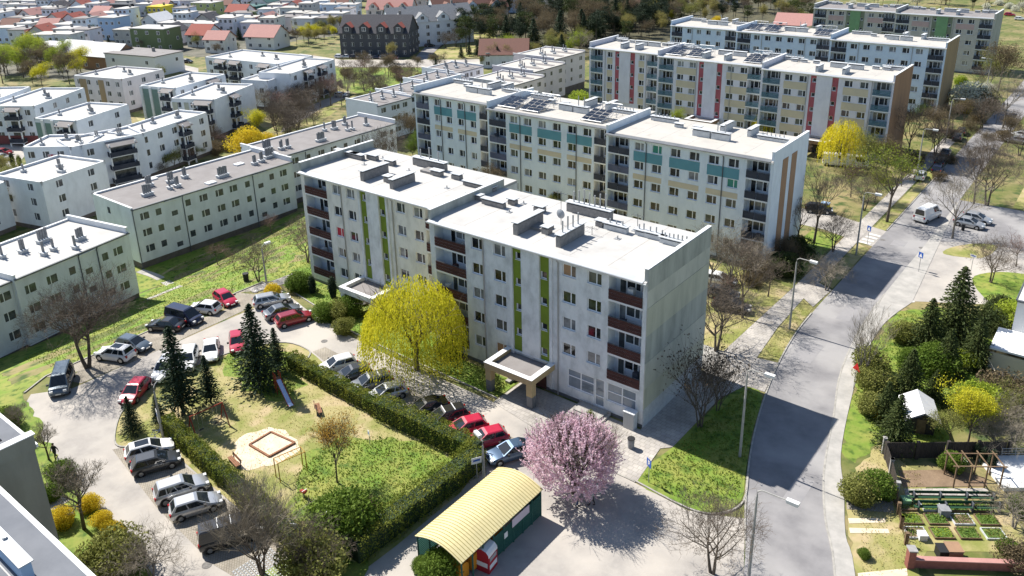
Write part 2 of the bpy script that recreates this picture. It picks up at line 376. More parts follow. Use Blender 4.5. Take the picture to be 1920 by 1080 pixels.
# painted markings and patches on the asphalt
def strip(name, p, q, w, m='paint_mat', dz=RD+0.008):
    a = Vector(p); b = Vector(q); n = (b-a).normalized(); n = Vector((-n.y, n.x))*w/2
    return sheet(name, [a-n, b-n, b+n, a+n], dz, m)
for i in range(4): strip('road_marking', (-28.2+0.1*i, 115.2+1.25*i), (-26.6+0.1*i, 115.1+1.25*i), 0.55, dz=PV+0.006)
for i in range(3): strip('road_marking', (-20.5+0.55*i, 106.5-2.6*i), (-18.4+0.55*i, 104.8-2.6*i), 0.6)
for a in (((-23.5, 90), (-22.0, 94.5)), ((-24.6, 78), (-22.4, 83)), ((-17, 56), (-15.6, 60)), ((-24.4, 116.5), (-22.6, 119)), ((-32, 47), (-29, 49.4))):
    (x0, y0), (x1, y1) = a
    sheet('asphalt_patch', [(x0, y0), (x1, y0+0.3), (x1, y1), (x0, y1-0.3)], RD+0.006, 'patch_mat')
kerb([(-31.5, 50.95), (-27.7, 50.9)], h=0.08)
# paths worn into the slope beside the low blocks
def path(name, pts, w, m, dz=0.02):
    L = smooth_line([tuple(G(*p)[:2]) for p in pts], 5); A = []; B = []
    for i, p in enumerate(L):
        a = Vector(L[max(0, i-1)]); b = Vector(L[min(len(L)-1, i+1)]); d = (b-a).normalized(); n = Vector((-d.y, d.x))*w/2
        A.append(tuple(Vector(p)-n)); B.append(tuple(Vector(p)+n))
    return sheet(name, A+B[::-1], dz, m, cut=2.0)
path('path', [(262, 508), (300, 522), (335, 540)], 1.3, 'concrete_mat', 0.05)
path('path', [(285, 528), (330, 500), (400, 470), (470, 440), (560, 400)], 0.5, 'drygrass_mat', 0.04)
path('path', [(470, 545), (520, 530), (560, 515)], 2.0, 'slab_mat', 0.05)
path('path', [(275, 562), (300, 552), (330, 540)], 0.9, 'concrete_mat', 0.05)

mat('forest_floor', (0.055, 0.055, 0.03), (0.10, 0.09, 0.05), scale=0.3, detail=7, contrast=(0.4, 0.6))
mat('town_floor', (0.075, 0.078, 0.055), (0.15, 0.14, 0.11), scale=0.12, detail=8, contrast=(0.42, 0.58))  # darkened for gardens and trees, with shadow between houses put into the colour
gpx = lambda *pts: [tuple(G(*p)[:2]) for p in pts]
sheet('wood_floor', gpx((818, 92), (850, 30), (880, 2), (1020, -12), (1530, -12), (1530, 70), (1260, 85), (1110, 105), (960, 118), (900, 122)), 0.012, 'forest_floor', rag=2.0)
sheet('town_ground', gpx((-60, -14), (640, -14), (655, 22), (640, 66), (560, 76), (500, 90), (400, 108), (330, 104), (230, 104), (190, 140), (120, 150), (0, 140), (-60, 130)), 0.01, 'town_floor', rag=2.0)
sheet('lawn', gpx((0, 700), (45, 745), (70, 785), (85, 820), (112, 870), (165, 932), (200, 975), (255, 1030), (300, 1095), (0, 1095)), RD+0.014, 'lawn_mat', rag=0.3)
sheet('path', gpx((88, 948), (122, 930), (132, 938), (98, 958)), RD+0.03, 'slab_mat')
sheet('lawn', gpx((475, 1085), (560, 1045), (610, 1020), (690, 1040), (690, 1095)), RD+0.03, 'lawn_mat', rag=0.3)
# ================================================================ five-storey apartment blocks
mat('plaster_grey', (0.69, 0.72, 0.735), (0.47, 0.495, 0.50), scale=0.9, detail=8, stretch=(1, 1, 0.55), contrast=(0.42, 0.70), bump=0.15, bscale=12, c3=(0.74, 0.76, 0.77), c3scale=0.4)
mat('plaster_cream', (0.74, 0.735, 0.69), (0.55, 0.545, 0.50), scale=0.9, detail=8, stretch=(1, 1, 0.5), contrast=(0.45, 0.72), bump=0.15, bscale=12)
mat('plaster_blue', (0.68, 0.75, 0.82), (0.57, 0.64, 0.71), scale=0.8, detail=7, stretch=(1, 1, 0.5), contrast=(0.42, 0.72))
mat('plaster_sky', (0.62, 0.73, 0.86), (0.53, 0.64, 0.79), scale=1.2, detail=7, contrast=(0.42, 0.72))
mat('plaster_lilac', (0.68, 0.68, 0.75), (0.58, 0.58, 0.64), scale=0.8, detail=7, stretch=(1, 1, 0.5), contrast=(0.42, 0.72))
mat('plaster_far', (0.50, 0.49, 0.46), (0.42, 0.41, 0.39), scale=0.8, detail=6)
mat('gable_grey', (0.42, 0.44, 0.41), (0.25, 0.27, 0.25), scale=0.7, detail=9, stretch=(1, 1, 0.22), contrast=(0.38, 0.70), bump=0.25, bscale=10)
mat('gable_pale', (0.50, 0.51, 0.46), (0.36, 0.375, 0.34), scale=0.8, detail=9, stretch=(1, 1, 0.25), contrast=(0.38, 0.70), bump=0.25, bscale=10)
mat('gable_olive', (0.48, 0.49, 0.41), (0.36, 0.37, 0.31), scale=0.7, detail=9, stretch=(1, 1, 0.22), contrast=(0.38, 0.70), bump=0.25, bscale=10)
mat('gable_brown', (0.33, 0.20, 0.12), (0.25, 0.155, 0.10), scale=0.8, detail=8, stretch=(1, 1, 0.15), contrast=(0.35, 0.7))
mat('gable_tan', (0.36, 0.26, 0.15), (0.25, 0.19, 0.12), scale=0.8, detail=8, stretch=(1, 1, 0.15), contrast=(0.35, 0.7))
mat('roof_felt', (0.49, 0.48, 0.46), (0.38, 0.37, 0.355), scale=0.35, detail=8, contrast=(0.35, 0.75), c3=(0.36, 0.34, 0.30), c3scale=0.8, c3lim=(0.62, 0.85))
mat('roof_felt_tan', (0.47, 0.445, 0.405), (0.39, 0.375, 0.345), scale=0.35, detail=8, contrast=(0.35, 0.75), c3=(0.33, 0.31, 0.28), c3scale=0.8, c3lim=(0.62, 0.85))
mat('roof_dark', (0.20, 0.185, 0.18), (0.25, 0.235, 0.23), scale=0.4, detail=8, contrast=(0.35, 0.7), bump=0.2, bscale=20)
mat('zinc', (0.42, 0.44, 0.46), (0.34, 0.36, 0.38), rough=0.55, metal=0.25, scale=0.6, contrast=(0.3, 0.7))
mat('zinc_dark', (0.12, 0.13, 0.145), (0.17, 0.18, 0.19), rough=0.6, metal=0.2, scale=0.6)
mat('white_metal', (0.74, 0.75, 0.75), (0.64, 0.65, 0.66), rough=0.5, scale=0.7)
mat('pvc', (0.84, 0.85, 0.86), rough=0.4)
mat('green_paint', (0.19, 0.265, 0.03), (0.145, 0.205, 0.025), scale=0.8, detail=6)
mat('green_pale', (0.20, 0.36, 0.19), (0.17, 0.30, 0.165), scale=0.8, detail=6)
mat('green_grey', (0.20, 0.23, 0.17), (0.17, 0.20, 0.15), scale=0.8, detail=6)
mat('red_paint', (0.40, 0.11, 0.135), (0.33, 0.09, 0.11), scale=0.8, detail=6)
mat('teal_paint', (0.125, 0.30, 0.36), (0.105, 0.26, 0.315), scale=0.6, detail=6)
mat('sand_paint', (0.60, 0.53, 0.39), (0.54, 0.48, 0.36), scale=0.6, detail=6)
mat('pink_paint', (0.50, 0.37, 0.36), (0.45, 0.33, 0.33), scale=0.6, detail=6)
mat('yellow_side', (0.74, 0.64, 0.44), (0.66, 0.56, 0.38), scale=0.6, detail=6)
mat('brown_board', (0.060, 0.026, 0.024), (0.095, 0.042, 0.036), scale=0.8, detail=6, stretch=(1, 1, 4))
mat('teal_board', (0.075, 0.15, 0.19), (0.10, 0.19, 0.235), scale=0.6, stretch=(1, 1, 4))
mat('dark_board', (0.030, 0.036, 0.050), (0.055, 0.060, 0.080), scale=0.5, detail=5)
mat('violet_board', (0.12, 0.13, 0.19), (0.075, 0.085, 0.13), scale=0.5, detail=4)
mat('loggia_wall', (0.72, 0.77, 0.82), (0.62, 0.67, 0.72), scale=0.5)
mat('brick_vent', (0.27, 0.26, 0.25), (0.17, 0.165, 0.165), scale=2.5, detail=6, contrast=(0.35, 0.7), bump=0.3, bscale=12)
mat('vent_pale', (0.55, 0.57, 0.58), (0.42, 0.44, 0.46), scale=2.0, detail=6)
mat('dark_slot', (0.02, 0.02, 0.022))
mat('pipe_grey', (0.35, 0.36, 0.37), rough=0.5, metal=0.4)
mat('pipe_dark', (0.085, 0.095, 0.11), rough=0.6)
mat('steel', (0.5, 0.52, 0.54), rough=0.4, metal=0.6)
mat('rust', (0.22, 0.10, 0.05), (0.14, 0.07, 0.04), scale=3)
mat('solar', (0.012, 0.014, 0.02), rough=0.12, spec=0.5)
def glass(name, c, c2, s=0.9):
    m = mat(name, c, c2, rough=0.06, scale=s, detail=2, spec=0.6, contrast=(0.4, 0.6))
glass('glass_dark', (0.012, 0.014, 0.018), (0.045, 0.05, 0.055))
glass('glass_mid', (0.05, 0.058, 0.062), (0.10, 0.11, 0.11))
glass('glass_curtain', (0.26, 0.27, 0.275), (0.14, 0.15, 0.16))
glass('glass_shop', (0.26, 0.30, 0.34), (0.22, 0.255, 0.29))
mat('blind_red', (0.50, 0.03, 0.06), rough=0.3)
mat('blind_orange', (0.42, 0.24, 0.13), (0.30, 0.2, 0.13), rough=0.3, scale=2)
mat('blind_green', (0.05, 0.24, 0.18), rough=0.3)
mat('blind_yellow', (0.38, 0.36, 0.04), rough=0.3)
WMESH = {}
def window_meshes(key, w, h, split=0.62, bars=None, fr=0.07):
    """frame, panes and sill of a window whose lower left corner is the origin, outside is -y"""
    if key in WMESH: return WMESH[key]
    mb = MB(); t = 0.06; cuts = [0, w]
    inner = bars if bars is not None else [split]
    mb.box(0, w, 0, t, 0, fr); mb.box(0, w, 0, t, h-fr, h); mb.box(0, fr, 0, t, fr, h-fr); mb.box(w-fr, w, 0, t, fr, h-fr)
    xs = [fr]
    for b in inner:
        x = b*w; mb.box(x-fr*0.75, x+fr*0.75, 0, t, fr, h-fr); xs += [x-fr*0.75, x+fr*0.75]
    xs.append(w-fr)
    frame = mb.mesh('window', 'pvc'); panes = []
    for i in range(0, len(xs), 2):
        p = MB(); p.quad((xs[i],0.025,fr),(xs[i+1],0.025,fr),(xs[i+1],0.025,h-fr),(xs[i],0.025,h-fr)); panes.append(p.mesh('pane', 'glass_dark'))
    sb = MB(); sb.box(-0.06, w+0.06, -0.20, 0.02, -0.06, -0.012)
    WMESH[key] = (frame, panes, sb.mesh('sill', 'white_metal'))
    return WMESH[key]
WR = random.Random(5)
def window(parent, key, x, y, z, w, h, rz=0.0, glassw=(6, 2, 2), pane=None, sill=True, detail=True, split=0.62, bars=None, flip=False):
    fr, panes, sl = window_meshes(key, w, h, split, bars)
    o = link('window', fr, parent, (x, y, z), rz)
    g = pane or WR.choices(('glass_dark', 'glass_mid', 'glass_curtain'), glassw)[0]
    for i, p in enumerate(panes):
        q = link('pane', p, o)
        gm = g if (i == 0 or WR.random() < 0.6) else 'glass_dark'
        if gm != 'glass_dark':
            q.material_slots[0].link = 'OBJECT'; q.material_slots[0].material = MATS[gm]
    if sill: link('sill', sl, o)
    return o
FL = [1.2+2.8*k for k in range(5)]          # finished floor levels
def vent(parent, x, y, z, lx, ly, h, m='brick_vent', pipes=0, pd=0.0, ph=0.5, name='chimney', cap=0.12):
    mb = MB()
    mb.box(x-lx/2, x+lx/2, y-ly/2, y+ly/2, z-0.05, z+h)
    o = mb.build(name, m, parent)
    c = MB(); c.box(x-lx/2-cap, x+lx/2+cap, y-ly/2-cap, y+ly/2+cap, z+h+0.16, z+h+0.24); c.build('cap', 'vent_pale', o)
    c = MB(); c.box(x-lx/2+0.06, x+lx/2-0.06, y-ly/2+0.06, y+ly/2-0.06, z+h, z+h+0.16, skip='tb'); c.build('slot', 'dark_slot', o)
    for i in range(pipes):
        t = (i+0.5)/pipes-0.5
        px = x+(t*lx*0.85 if lx >= ly else 0); py = y+(t*ly*0.85 if ly > lx else 0)
        p = MB(); p.tube([(px, py, z+h+0.2), (px, py, z+h+0.24+ph*(0.8+0.4*WR.random()))], 0.08, 6); p.build('flue', 'pipe_grey', o)
    return o
def block(name, label, origin, secs, o):
    """o: options. secs: list of dict(x0,x1,y,kind,...) in world coordinates"""
    ox, oy = origin
    T = thing(name, label, 'apartment block', (ox, oy, 0))
    TOP = 15.0; ROOF = 15.3; PAR = 16.3; DEP = 12.4
    for si, s in enumerate(secs):
        x0, x1, yf = s['x0']-ox, s['x1']-ox, s['y']-oy
        W = x1-x0; last = si == len(secs)-1
        T0 = Matrix.Translation((x0, yf, 0))
        ll = s.get('ll', (0.4, 3.85)); lr = s.get('lr', (W-3.55, W-0.4))
        lb = s.get('right_base', 0)               # lowest storey that has a right hand loggia
        wins = s['wins']; ww = s.get('ww', 1.5); WH = 1.2
        holes = []; pos = []
        for k in range(5):
            sill = FL[k]+0.93
            for i, wx in enumerate(wins):
                if (k, i) in s.get('nowin', ()): continue
                holes.append((wx, wx+ww, sill, sill+WH)); pos.append((k, i, wx, sill))
        st = s.get('stair')
        spos = []
        if st:
            for k in range(5):
                for j, (a, dz) in enumerate(((st[0]+0.34, 1.17), (st[1]-1.05, -0.07))):
                    z = FL[k]+dz
                    if z < 3.4: continue
                    spos.append((a, z)); holes.append((a, a+0.72, z, z+0.76, 0.2))
        logs = []
        for k in range(5):
            for side, (a, b) in (('l', ll), ('r', lr)):
                if side == 'r' and k < lb: continue
                if side == 'l' and k < s.get('left_base', 0): continue
                holes.append((a, b, FL[k]-0.02, FL[k]+2.55, 1.3)); logs.append((k, side, a, b))
        shop = s.get('shop', [])
        for h in shop: holes.append((h[0], h[1], h[2], h[3], 0.2))
        mb = MB(); mb.M = T0
        wall(mb, 0, W, 0.35, TOP, holes)
        # back wall of loggias, other outer walls
        for k, side, a, b in logs:
            z0, z1 = FL[k]-0.02, FL[k]+2.55
            mb.mi = 1
            mb.quad((a,1.3,z0),(b,1.3,z0),(b,1.3,z1),(a,1.3,z1))
            mb.quad((a+.003,0.01,z0),(a+.003,1.3,z0),(a+.003,1.3,z1),(a+.003,0.01,z1)); mb.quad((b-.003,1.3,z0),(b-.003,0.01,z0),(b-.003,0.01,z1),(b-.003,1.3,z1))
            mb.mi = 0
        mb.quad((W,0,0.35),(W,DEP,0.35),(W,DEP,TOP),(W,0,TOP)); mb.quad((0,DEP,0.35),(0,0,0.35),(0,0,TOP),(0,DEP,TOP)); mb.quad((W,DEP,0.35),(0,DEP,0.35),(0,DEP,TOP),(W,DEP,TOP))
        mb.build('wall', [s.get('wall', o['wall']), o.get('loggia', 'loggia_wall')], T)
        if s.get('leftside'):
            q = MB(); q.M = T0; q.box(-0.03, 0.0, 0.01, s['leftlen'], 0.4, 14.9); q.build('side_wall', s['leftside'], T)
        mb = MB(); mb.M = T0; mb.box(-0.02, W+0.02, -0.03, DEP+0.03, -0.3, 0.35, skip='b'); mb.build('plinth', 'zinc_dark', T)
        # roof, eaves
        mb = MB(); mb.M = T0
        mb.box(0.02, W-0.02, 0.55, DEP-0.1, TOP+0.02, ROOF); mb.quad((0.02,-0.32,TOP+0.06),(W-0.02,-0.32,TOP+0.06),(W-0.02,0.55,ROOF),(0.02,0.55,ROOF))
        rf = mb.build('roof', o['roof'], T)
        mb = MB(); mb.M = T0; mb.box(-0.05, W+(0.0 if last else -0.3), -0.42, -0.003, TOP-0.12, TOP+0.0); mb.build('eaves', 'white_metal', rf)
        mb = MB(); mb.M = T0; mb.tube([(0, -0.47, TOP+0.06), (W-0.3, -0.47, TOP+0.06)], 0.075, 6); mb.build('gutter', o.get('gutter', 'zinc'), rf)
        mb = MB(); mb.M = T0; mb.quad((0.05,-0.38,TOP+0.085),(W-0.32,-0.38,TOP+0.085),(W-0.32,0.25,TOP+0.26),(0.05,0.25,TOP+0.26)); mb.build('flashing', o.get('flash', 'zinc'), rf)
        for fx in [W*t for t in (0.17, 0.33, 0.5, 0.67, 0.83)]:      # seams of the roofing felt
            mb = MB(); mb.M = T0; mb.box(fx, fx+0.06, 0.6, DEP-0.2, ROOF, ROOF+0.012, skip='b'); mb.build('seam', 'roof_felt_tan' if o['roof'] == 'roof_felt' else 'roof_felt', rf)
        # fire walls above the roof
        for side in ((0, 1) if last else (0,)):
            a = 0.0 if side == 0 else W-0.32
            mb = MB(); mb.M = T0; mb.box(a, a+0.32, -0.05, DEP+0.05, TOP-0.1, PAR); pp = mb.build('parapet', s.get('parmat', o.get('parapet', 'gable_grey')), T)
            mb = MB(); mb.M = T0; mb.box(a-0.05, a+0.37, -0.1, DEP+0.1, PAR, PAR+0.06); mb.build('capping', 'white_metal', pp)
        # downpipes
        for dx in s.get('pipes', ()):
            mb = MB(); mb.M = T0; mb.tube([(dx, -0.36, TOP-0.1), (dx, -0.09, TOP-0.5), (dx, -0.09, 0.0)], 0.065, 6); mb.build('downpipe', o.get('pipe', 'pipe_grey'), T)
        # windows
        for k, i, wx, z in pos:
            pane = s.get('blinds', {}).get((k, i))
            window(T, 'std%.2f' % ww, x0+wx, yf+0.10, z, ww, WH, pane=pane)
        for a, z in spos:
            window(T, 'stair', x0+a, yf+0.14, z, 0.72, 0.76, bars=[], glassw=(5, 1, 0))
        # stair strips and middle panel
        if st:
            a, b = st[0], st[1]
            for (u, v) in ((a, a+1.1), (b-1.1, b)):
                hl = [(p[0], p[0]+0.72, p[1], p[1]+0.76, 0.02) for p in spos if u < p[0] < v]
                mb = MB(); mb.M = T0 @ Matrix.Translation((0, -0.012, 0)); wall(mb, u, v, 3.35, TOP-0.13, hl, 0.01); mb.build('stair_strip', o['strip'], T)
            mb = MB(); mb.M = T0; mb.box(a+1.12, b-1.12, -0.22, 0.0, 3.3, TOP-0.13); mb.build('stair_panel', o.get('stairpanel', o['wall']), T)
            if o.get('pilaster', True):
                for u in (a-0.36, b+0.03):
                    mb = MB(); mb.M = T0; mb.box(u, u+0.33, -0.17, 0.0, 0.4, TOP-0.13); mb.build('pilaster', o.get('pilmat', o['wall']), T)
        # coloured facade panels
        for (u0, u1, k0, h0, h1, m) in s.get('panels', ()):
            mb = MB(); mb.M = T0; mb.box(u0, u1, -0.02, 0.0, FL[k0]+h0, FL[k0]+h1); mb.build('facade_panel', m, T)
        # loggias
        for k, side, a, b in logs:
            mb = MB(); mb.M = T0; mb.box(a-0.04, b+0.04, -0.07, 1.28, FL[k]-0.22, FL[k]-0.025)
            sl = mb.build('balcony', 'white_metal' if not o.get('slabmat') else o['slabmat'], T)
            bm_ = s.get('bmat', o['bmat'])
            if callable(bm_): bm_ = bm_(k, side, si)
            z0, z1 = FL[k]-0.05, FL[k]+1.0
            if o.get('boards', 0):
                n = o['boards']; hb = (z1-z0)/n
                for j in range(n):
                    key = ('board', round(b-a, 2), n, o.get('gap', 0.02))
                    if key not in WMESH:
                        q = MB(); q.box(0, b-a, -0.045, 0, 0, hb-o.get('gap', 0.02)); WMESH[key] = q.mesh('board', bm_)
                    bo = link('board', WMESH[key], sl, (x0+a, yf-0.02-0.012*(j % 2), z0+j*hb))
                    if bo.data.materials[0] != MATS[bm_]:
                        bo.material_slots[0].link = 'OBJECT'; bo.material_slots[0].material = MATS[bm_]
            else:
                mid = (a+b)/2
                for (u, v) in ((a, mid-0.02), (mid+0.02, b)):
                    q = MB(); q.M = T0; q.box(u, v, -0.05, -0.01, z0+0.05, z1-0.06); q.build('balustrade', bm_, sl)
            q = MB(); q.M = T0; q.tube([(a, -0.03, z1+0.03), (b, -0.03, z1+0.03)], 0.03, 5); q.build('rail', 'pipe_dark', sl)
            L = b-a
            window(T, 'logwin', x0+b-min(2.35, L-1.0), yf+1.22, FL[k]+0.85, min(1.5, L*0.42), 1.35, sill=False, glassw=(5, 2, 2))
            window(T, 'logdoor', x0+b-min(3.1, L-0.25), yf+1.22, FL[k]+0.02, 0.75, 2.18, bars=[], sill=False, glassw=(5, 2, 1))
            if L > 3.2: window(T, 'logside', x0+b-0.8, yf+1.22, FL[k]+0.85, 0.7, 1.35, bars=[], sill=False, glassw=(5, 2, 1))
            if WR.random() < o.get('stuff', 0.5):      # pots, laundry and boxes kept on the loggia
                cx = a+0.4+WR.random()*(L-1.2); q = MB(); q.M = T0
                q.box(cx, cx+0.3+0.5*WR.random(), 0.25, 0.75, FL[k]-0.01, FL[k]+0.7+0.7*WR.random()); q.build('storage_box', WR.choice(('brown_board', 'vent_pale', 'dark_board', 'sand_paint')), sl)
    return T
W6 = [4.7, 7.5, 10.33, 13.15, 15.95, 18.75]
# ---- row 1: the grey block with the green stair strips
A1, B1 = -82.72, -57.35
row1 = block('apartment_block', 'large grey five-storey block with green stair strips and brown loggia boards, nearest the road', (A1, 57.97),
  [dict(x0=A1, x1=B1, y=61.0, wall='plaster_cream', wins=[6.06, 8.66, 17.2, 19.98], ww=1.4, ll=(0.7, 4.9), lr=(21.85, 25.0), stair=(11.2, 15.52), pipes=(7.65, 16.6), blinds={(2, 0): 'blind_red'}, nowin=()),
   dict(x0=B1, x1=-31.05, y=57.97, wall='plaster_grey', wins=[5.86, 8.79, 17.22, 20.05], ww=1.5, ll=(0.72, 5.0), lr=(22.35, 25.85), stair=(11.28, 15.73), pipes=(7.45, 16.75), right_base=1, nowin=((0, 2), (0, 3)),
        blinds={(4, 2): 'blind_orange', (0, 1): 'blind_orange'}, leftside='yellow_side', leftlen=3.0,
        shop=[(17.81, 20.93, 1.36, 3.42), (21.0, 22.08, 0.45, 3.5), (22.36, 25.55, 1.5, 3.5)])],
  dict(wall='plaster_grey', roof='roof_felt', strip='green_paint', bmat='brown_board', boards=6, gap=0.03, parapet='gable_grey', stuff=0.9))
# gable of row 1 in big concrete panels
def gable(T, x, y0, bands, ox, oy, th=0.05, dep=12.45):
    for i, (z0, z1, m, pr) in enumerate(bands):
        mb = MB(); mb.box(x-ox, x-ox+th+pr, y0-oy, y0-oy+dep, z0, z1); mb.build('gable_panel', m, T)
gable(row1, -31.05, 57.93, [(0.0, 2.02, 'vent_pale', 0.0), (2.05, 4.2, 'gable_olive', 0.03), (4.22, 6.9, 'gable_pale', 0.045), (6.92, 9.7, 'gable_grey', 0.03), (9.72, 12.5, 'gable_olive', 0.045), (12.52, 14.2, 'gable_pale', 0.03), (14.22, 16.28, 'gable_grey', 0.045)], A1, 57.97)
def pane(T, o, ox, oy, x0, x1, y, z0, z1, g, bars=(), zbar=None, name='shop_window'):
    mb = MB(); w, h = x1-x0, z1-z0
    mb.M = Matrix.Translation((x0-ox, y-oy, z0)); f = 0.09
    mb.box(0, w, -0.03, 0.05, 0, f); mb.box(0, w, -0.03, 0.05, h-f, h); mb.box(0, f, -0.03, 0.05, f, h-f); mb.box(w-f, w, -0.03, 0.05, f, h-f)
    for b in bars: mb.box(b*w-0.05, b*w+0.05, -0.03, 0.05, f, h-f)
    if zbar: mb.box(f, w-f, -0.025, 0.045, zbar*h-0.04, zbar*h+0.04)
    fr = mb.build(name, 'pvc', T)
    xs = [0]+[b*w for b in bars]+[w]
    for i in range(len(xs)-1):
        q = MB(); q.M = mb.M; q.quad((xs[i],0.03,0),(xs[i+1],0.03,0),(xs[i+1],0.03,h),(xs[i],0.03,h)); q.build('pane', g, fr)
    return fr
O1 = (A1, 57.97)
pane(row1, None, *O1, B1+17.81, B1+20.93, 58.08, 1.36, 3.42, 'glass_shop', (0.5,), 0.62)
pane(row1, None, *O1, B1+21.0, B1+22.08, 58.08, 0.45, 3.5, 'glass_shop', (), 0.36, 'shop_door')
pane(row1, None, *O1, B1+22.36, B1+25.55, 58.08, 1.5, 3.5, 'glass_shop', (0.52,), 0.52)
# faint lettering on the shop panes
def text(parent, s, loc, size, m, rot=(math.pi/2, 0, 0), name='lettering'):
    c = bpy.data.curves.new(name, 'FONT'); c.body = s; c.size = size; c.align_x = 'CENTER'; c.align_y = 'CENTER'; c.extrude = 0.002
    t_ = bpy.data.objects.new(name, c); COL.objects.link(t_)
    me = bpy.data.meshes.new_from_object(t_.evaluated_get(bpy.context.evaluated_depsgraph_get())); bpy.data.objects.remove(t_); me.materials.clear(); me.materials.append(MATS[m])
    o = link(name, me, parent, loc); o.rotation_euler = rot
    return o
mat('letter_grey', (0.12, 0.14, 0.16))
text(row1, 'SZKOLENIA\nKURSY\nUBEZPIECZENIA', (B1+20.1-A1, 0.125, 2.05), 0.2, 'letter_grey')
text(row1, 'BIURO\nOTWARTE', (B1+21.54-A1, 0.125, 2.3), 0.17, 'letter_grey')
# steps before the shop and the utility cabinet at the corner
st_ = MB(); st_.box(0, 3.6, 0, 1.9, 0, 0.16); st_.box(0.35, 3.25, 0.4, 1.9, 0.16, 0.32); st_.box(0.0, 3.6, 1.9, 2.0, 0, 0.4)
tag(link('entrance_steps', st_.mesh('entrance_steps', 'concrete_mat'), None, (-38.0, 55.9, PV)), 'two low concrete steps before the shop door of the grey block', 'steps')
def porch(T, x0, x1, y0, y1, z, ox, oy, c='porch_paint', posts=True):
    mb = MB(); mb.M = Matrix.Translation((-ox, -oy, 0))
    mb.box(x0, x1, y0, y0+0.45, z-0.62, z+0.02); mb.box(x0, x0+0.5, y0+0.45, y1, z-0.62, z+0.02); mb.box(x1-0.5, x1, y0+0.45, y1, z-0.62, z+0.02)
    p = mb.build('porch_canopy', c, T)
    q = MB(); q.M = mb.M; q.box(x0+0.5, x1-0.5, y0+0.45, y1, z-0.55, z-0.38); q.build('canopy_roof', 'roof_dark', p)
    q = MB(); q.M = mb.M
    q.box(x0-0.04, x1+0.04, y0-0.04, y0+0.5, z+0.022, z+0.07); q.box(x0-0.04, x0+0.54, y0+0.5, y1-0.01, z+0.022, z+0.07); q.box(x1-0.54, x1+0.04, y0+0.5, y1-0.01, z+0.022, z+0.07); q.box(x0+0.54, x1-0.54, y1-0.25, y1-0.01, z+0.022, z+0.07)
    q.build('canopy_edge', 'white_metal', p)
    for xx in (x0+0.05, x1-0.75):
        q = MB(); q.M = mb.M; q.box(xx, xx+0.7, y0+0.1, y0+0.75, 1.35, z-0.62); q.box(xx+0.02, xx+0.68, y0+0.12, y0+0.73, -0.1, 1.35); q.m = [0]*6+[1]*6; q.build('porch_pillar', [c, 'zinc_dark'], p)
    q = MB(); q.M = mb.M; q.box(x0+1.2, x1-1.0, y1-0.12, y1-0.04, 0.1, z-0.66); e = q.build('porch_back', 'brown_board', p)
    q = MB(); q.M = mb.M; q.box(x0+2.2, x0+3.4, y1-0.2, y1-0.12, 0.1, 2.2); q.build('entrance_door', 'dark_board', p)
    for i in range(3):
        q = MB(); q.M = mb.M; q.box(x0+0.75, x0+1.3, y1-0.6-0.45*i, y1-0.15-0.45*i, 0.05, 0.8-0.25*i); q.build('step', 'concrete_mat', p)
    return p
mat('porch_paint', (0.46, 0.36, 0.19), (0.38, 0.30, 0.17), scale=0.8, detail=6)
porch(row1, -47.0, -41.05, 54.1, 57.95, 3.3, *O1)
porch(row1, -72.4, -66.6, 57.1, 60.98, 3.3, *O1, c='plaster_cream')
cb = thing('utility_cabinet', 'grey metal utility cabinet with white top at the shop corner', 'cabinet', (-32.0, 57.35, 0))
q = MB(); q.box(-0.55, 0.55, -0.35, 0.35, 0, 1.75); q.build('body', 'vent_pale', cb)
q = MB(); q.box(-0.6, 0.6, -0.4, 0.4, 1.75, 1.83); q.build('lid', 'white_metal', cb)
for xx in (-0.5, 0.02):
    q = MB(); q.box(xx, xx+0.48, -0.375, -0.352, 0.12, 1.66); q.build('door', 'zinc', cb)
# ---- rows 2 and 4 (garden side), rows 3 and 5 (stair side)
def back(x0, x1, y, n, **k):
    d = dict(x0=x0, x1=x1, y=y, wins=W6 if n == 6 else [4.85, 7.6, 10.3, 13.1], ww=1.5 if n == 6 else 1.25)
    if n == 4: d['ll'] = (0.4, 3.5)
    d.update(k); return d
def pairs(x0, w, ww, cols):
    out = []
    for a, b in cols:
        out.append((w[a]-0.12, w[b]+ww+0.12, 3, 2.2, 3.65, 'teal_paint'))
        out.append((w[a]-0.12, w[b]+ww+0.12, 2, 2.3, 3.1, 'sand_paint'))
    return out
P6 = pairs(0, W6, 1.5, ((0, 1), (2, 3), (4, 5))); P4 = pairs(0, [4.85, 7.6, 10.3, 13.1], 1.25, ((0, 1), (2, 3)))
row2 = block('apartment_block', 'pale blue five-storey block with teal bands below the top windows, behind the grey block', (-103.4, 98.1),
  [back(-103.4, -84.6, 102.7, 4, panels=P4, pipes=(6.4, 12.0)),
   back(-84.6, -60.25, 100.5, 6, panels=P6, pipes=(6.8, 17.6), leftside='yellow_side', leftlen=2.2),
   back(-60.25, -35.4, 98.1, 6, panels=P6, pipes=(6.6, 18.1), leftside='yellow_side', leftlen=2.4, blinds={(4, 1): 'blind_green', (3, 5): 'blind_green'})],
  dict(wall='plaster_blue', roof='roof_felt_tan', bmat=lambda k, s, i: ('violet_board', 'dark_board', 'violet_board', 'dark_board', 'violet_board')[(k+i*2) % 5] if s == 'l' else 'dark_board', parapet='plaster_blue', flash='zinc_dark', gutter='zinc_dark', pipe='pipe_dark', stuff=0.5))
gable(row2, -35.4, 98.05, [(0.0, 16.28, 'plaster_blue', 0.0)], -103.4, 98.1)
mat('tan_panel', (0.36, 0.22, 0.13), (0.30, 0.19, 0.12), scale=0.7, detail=6)
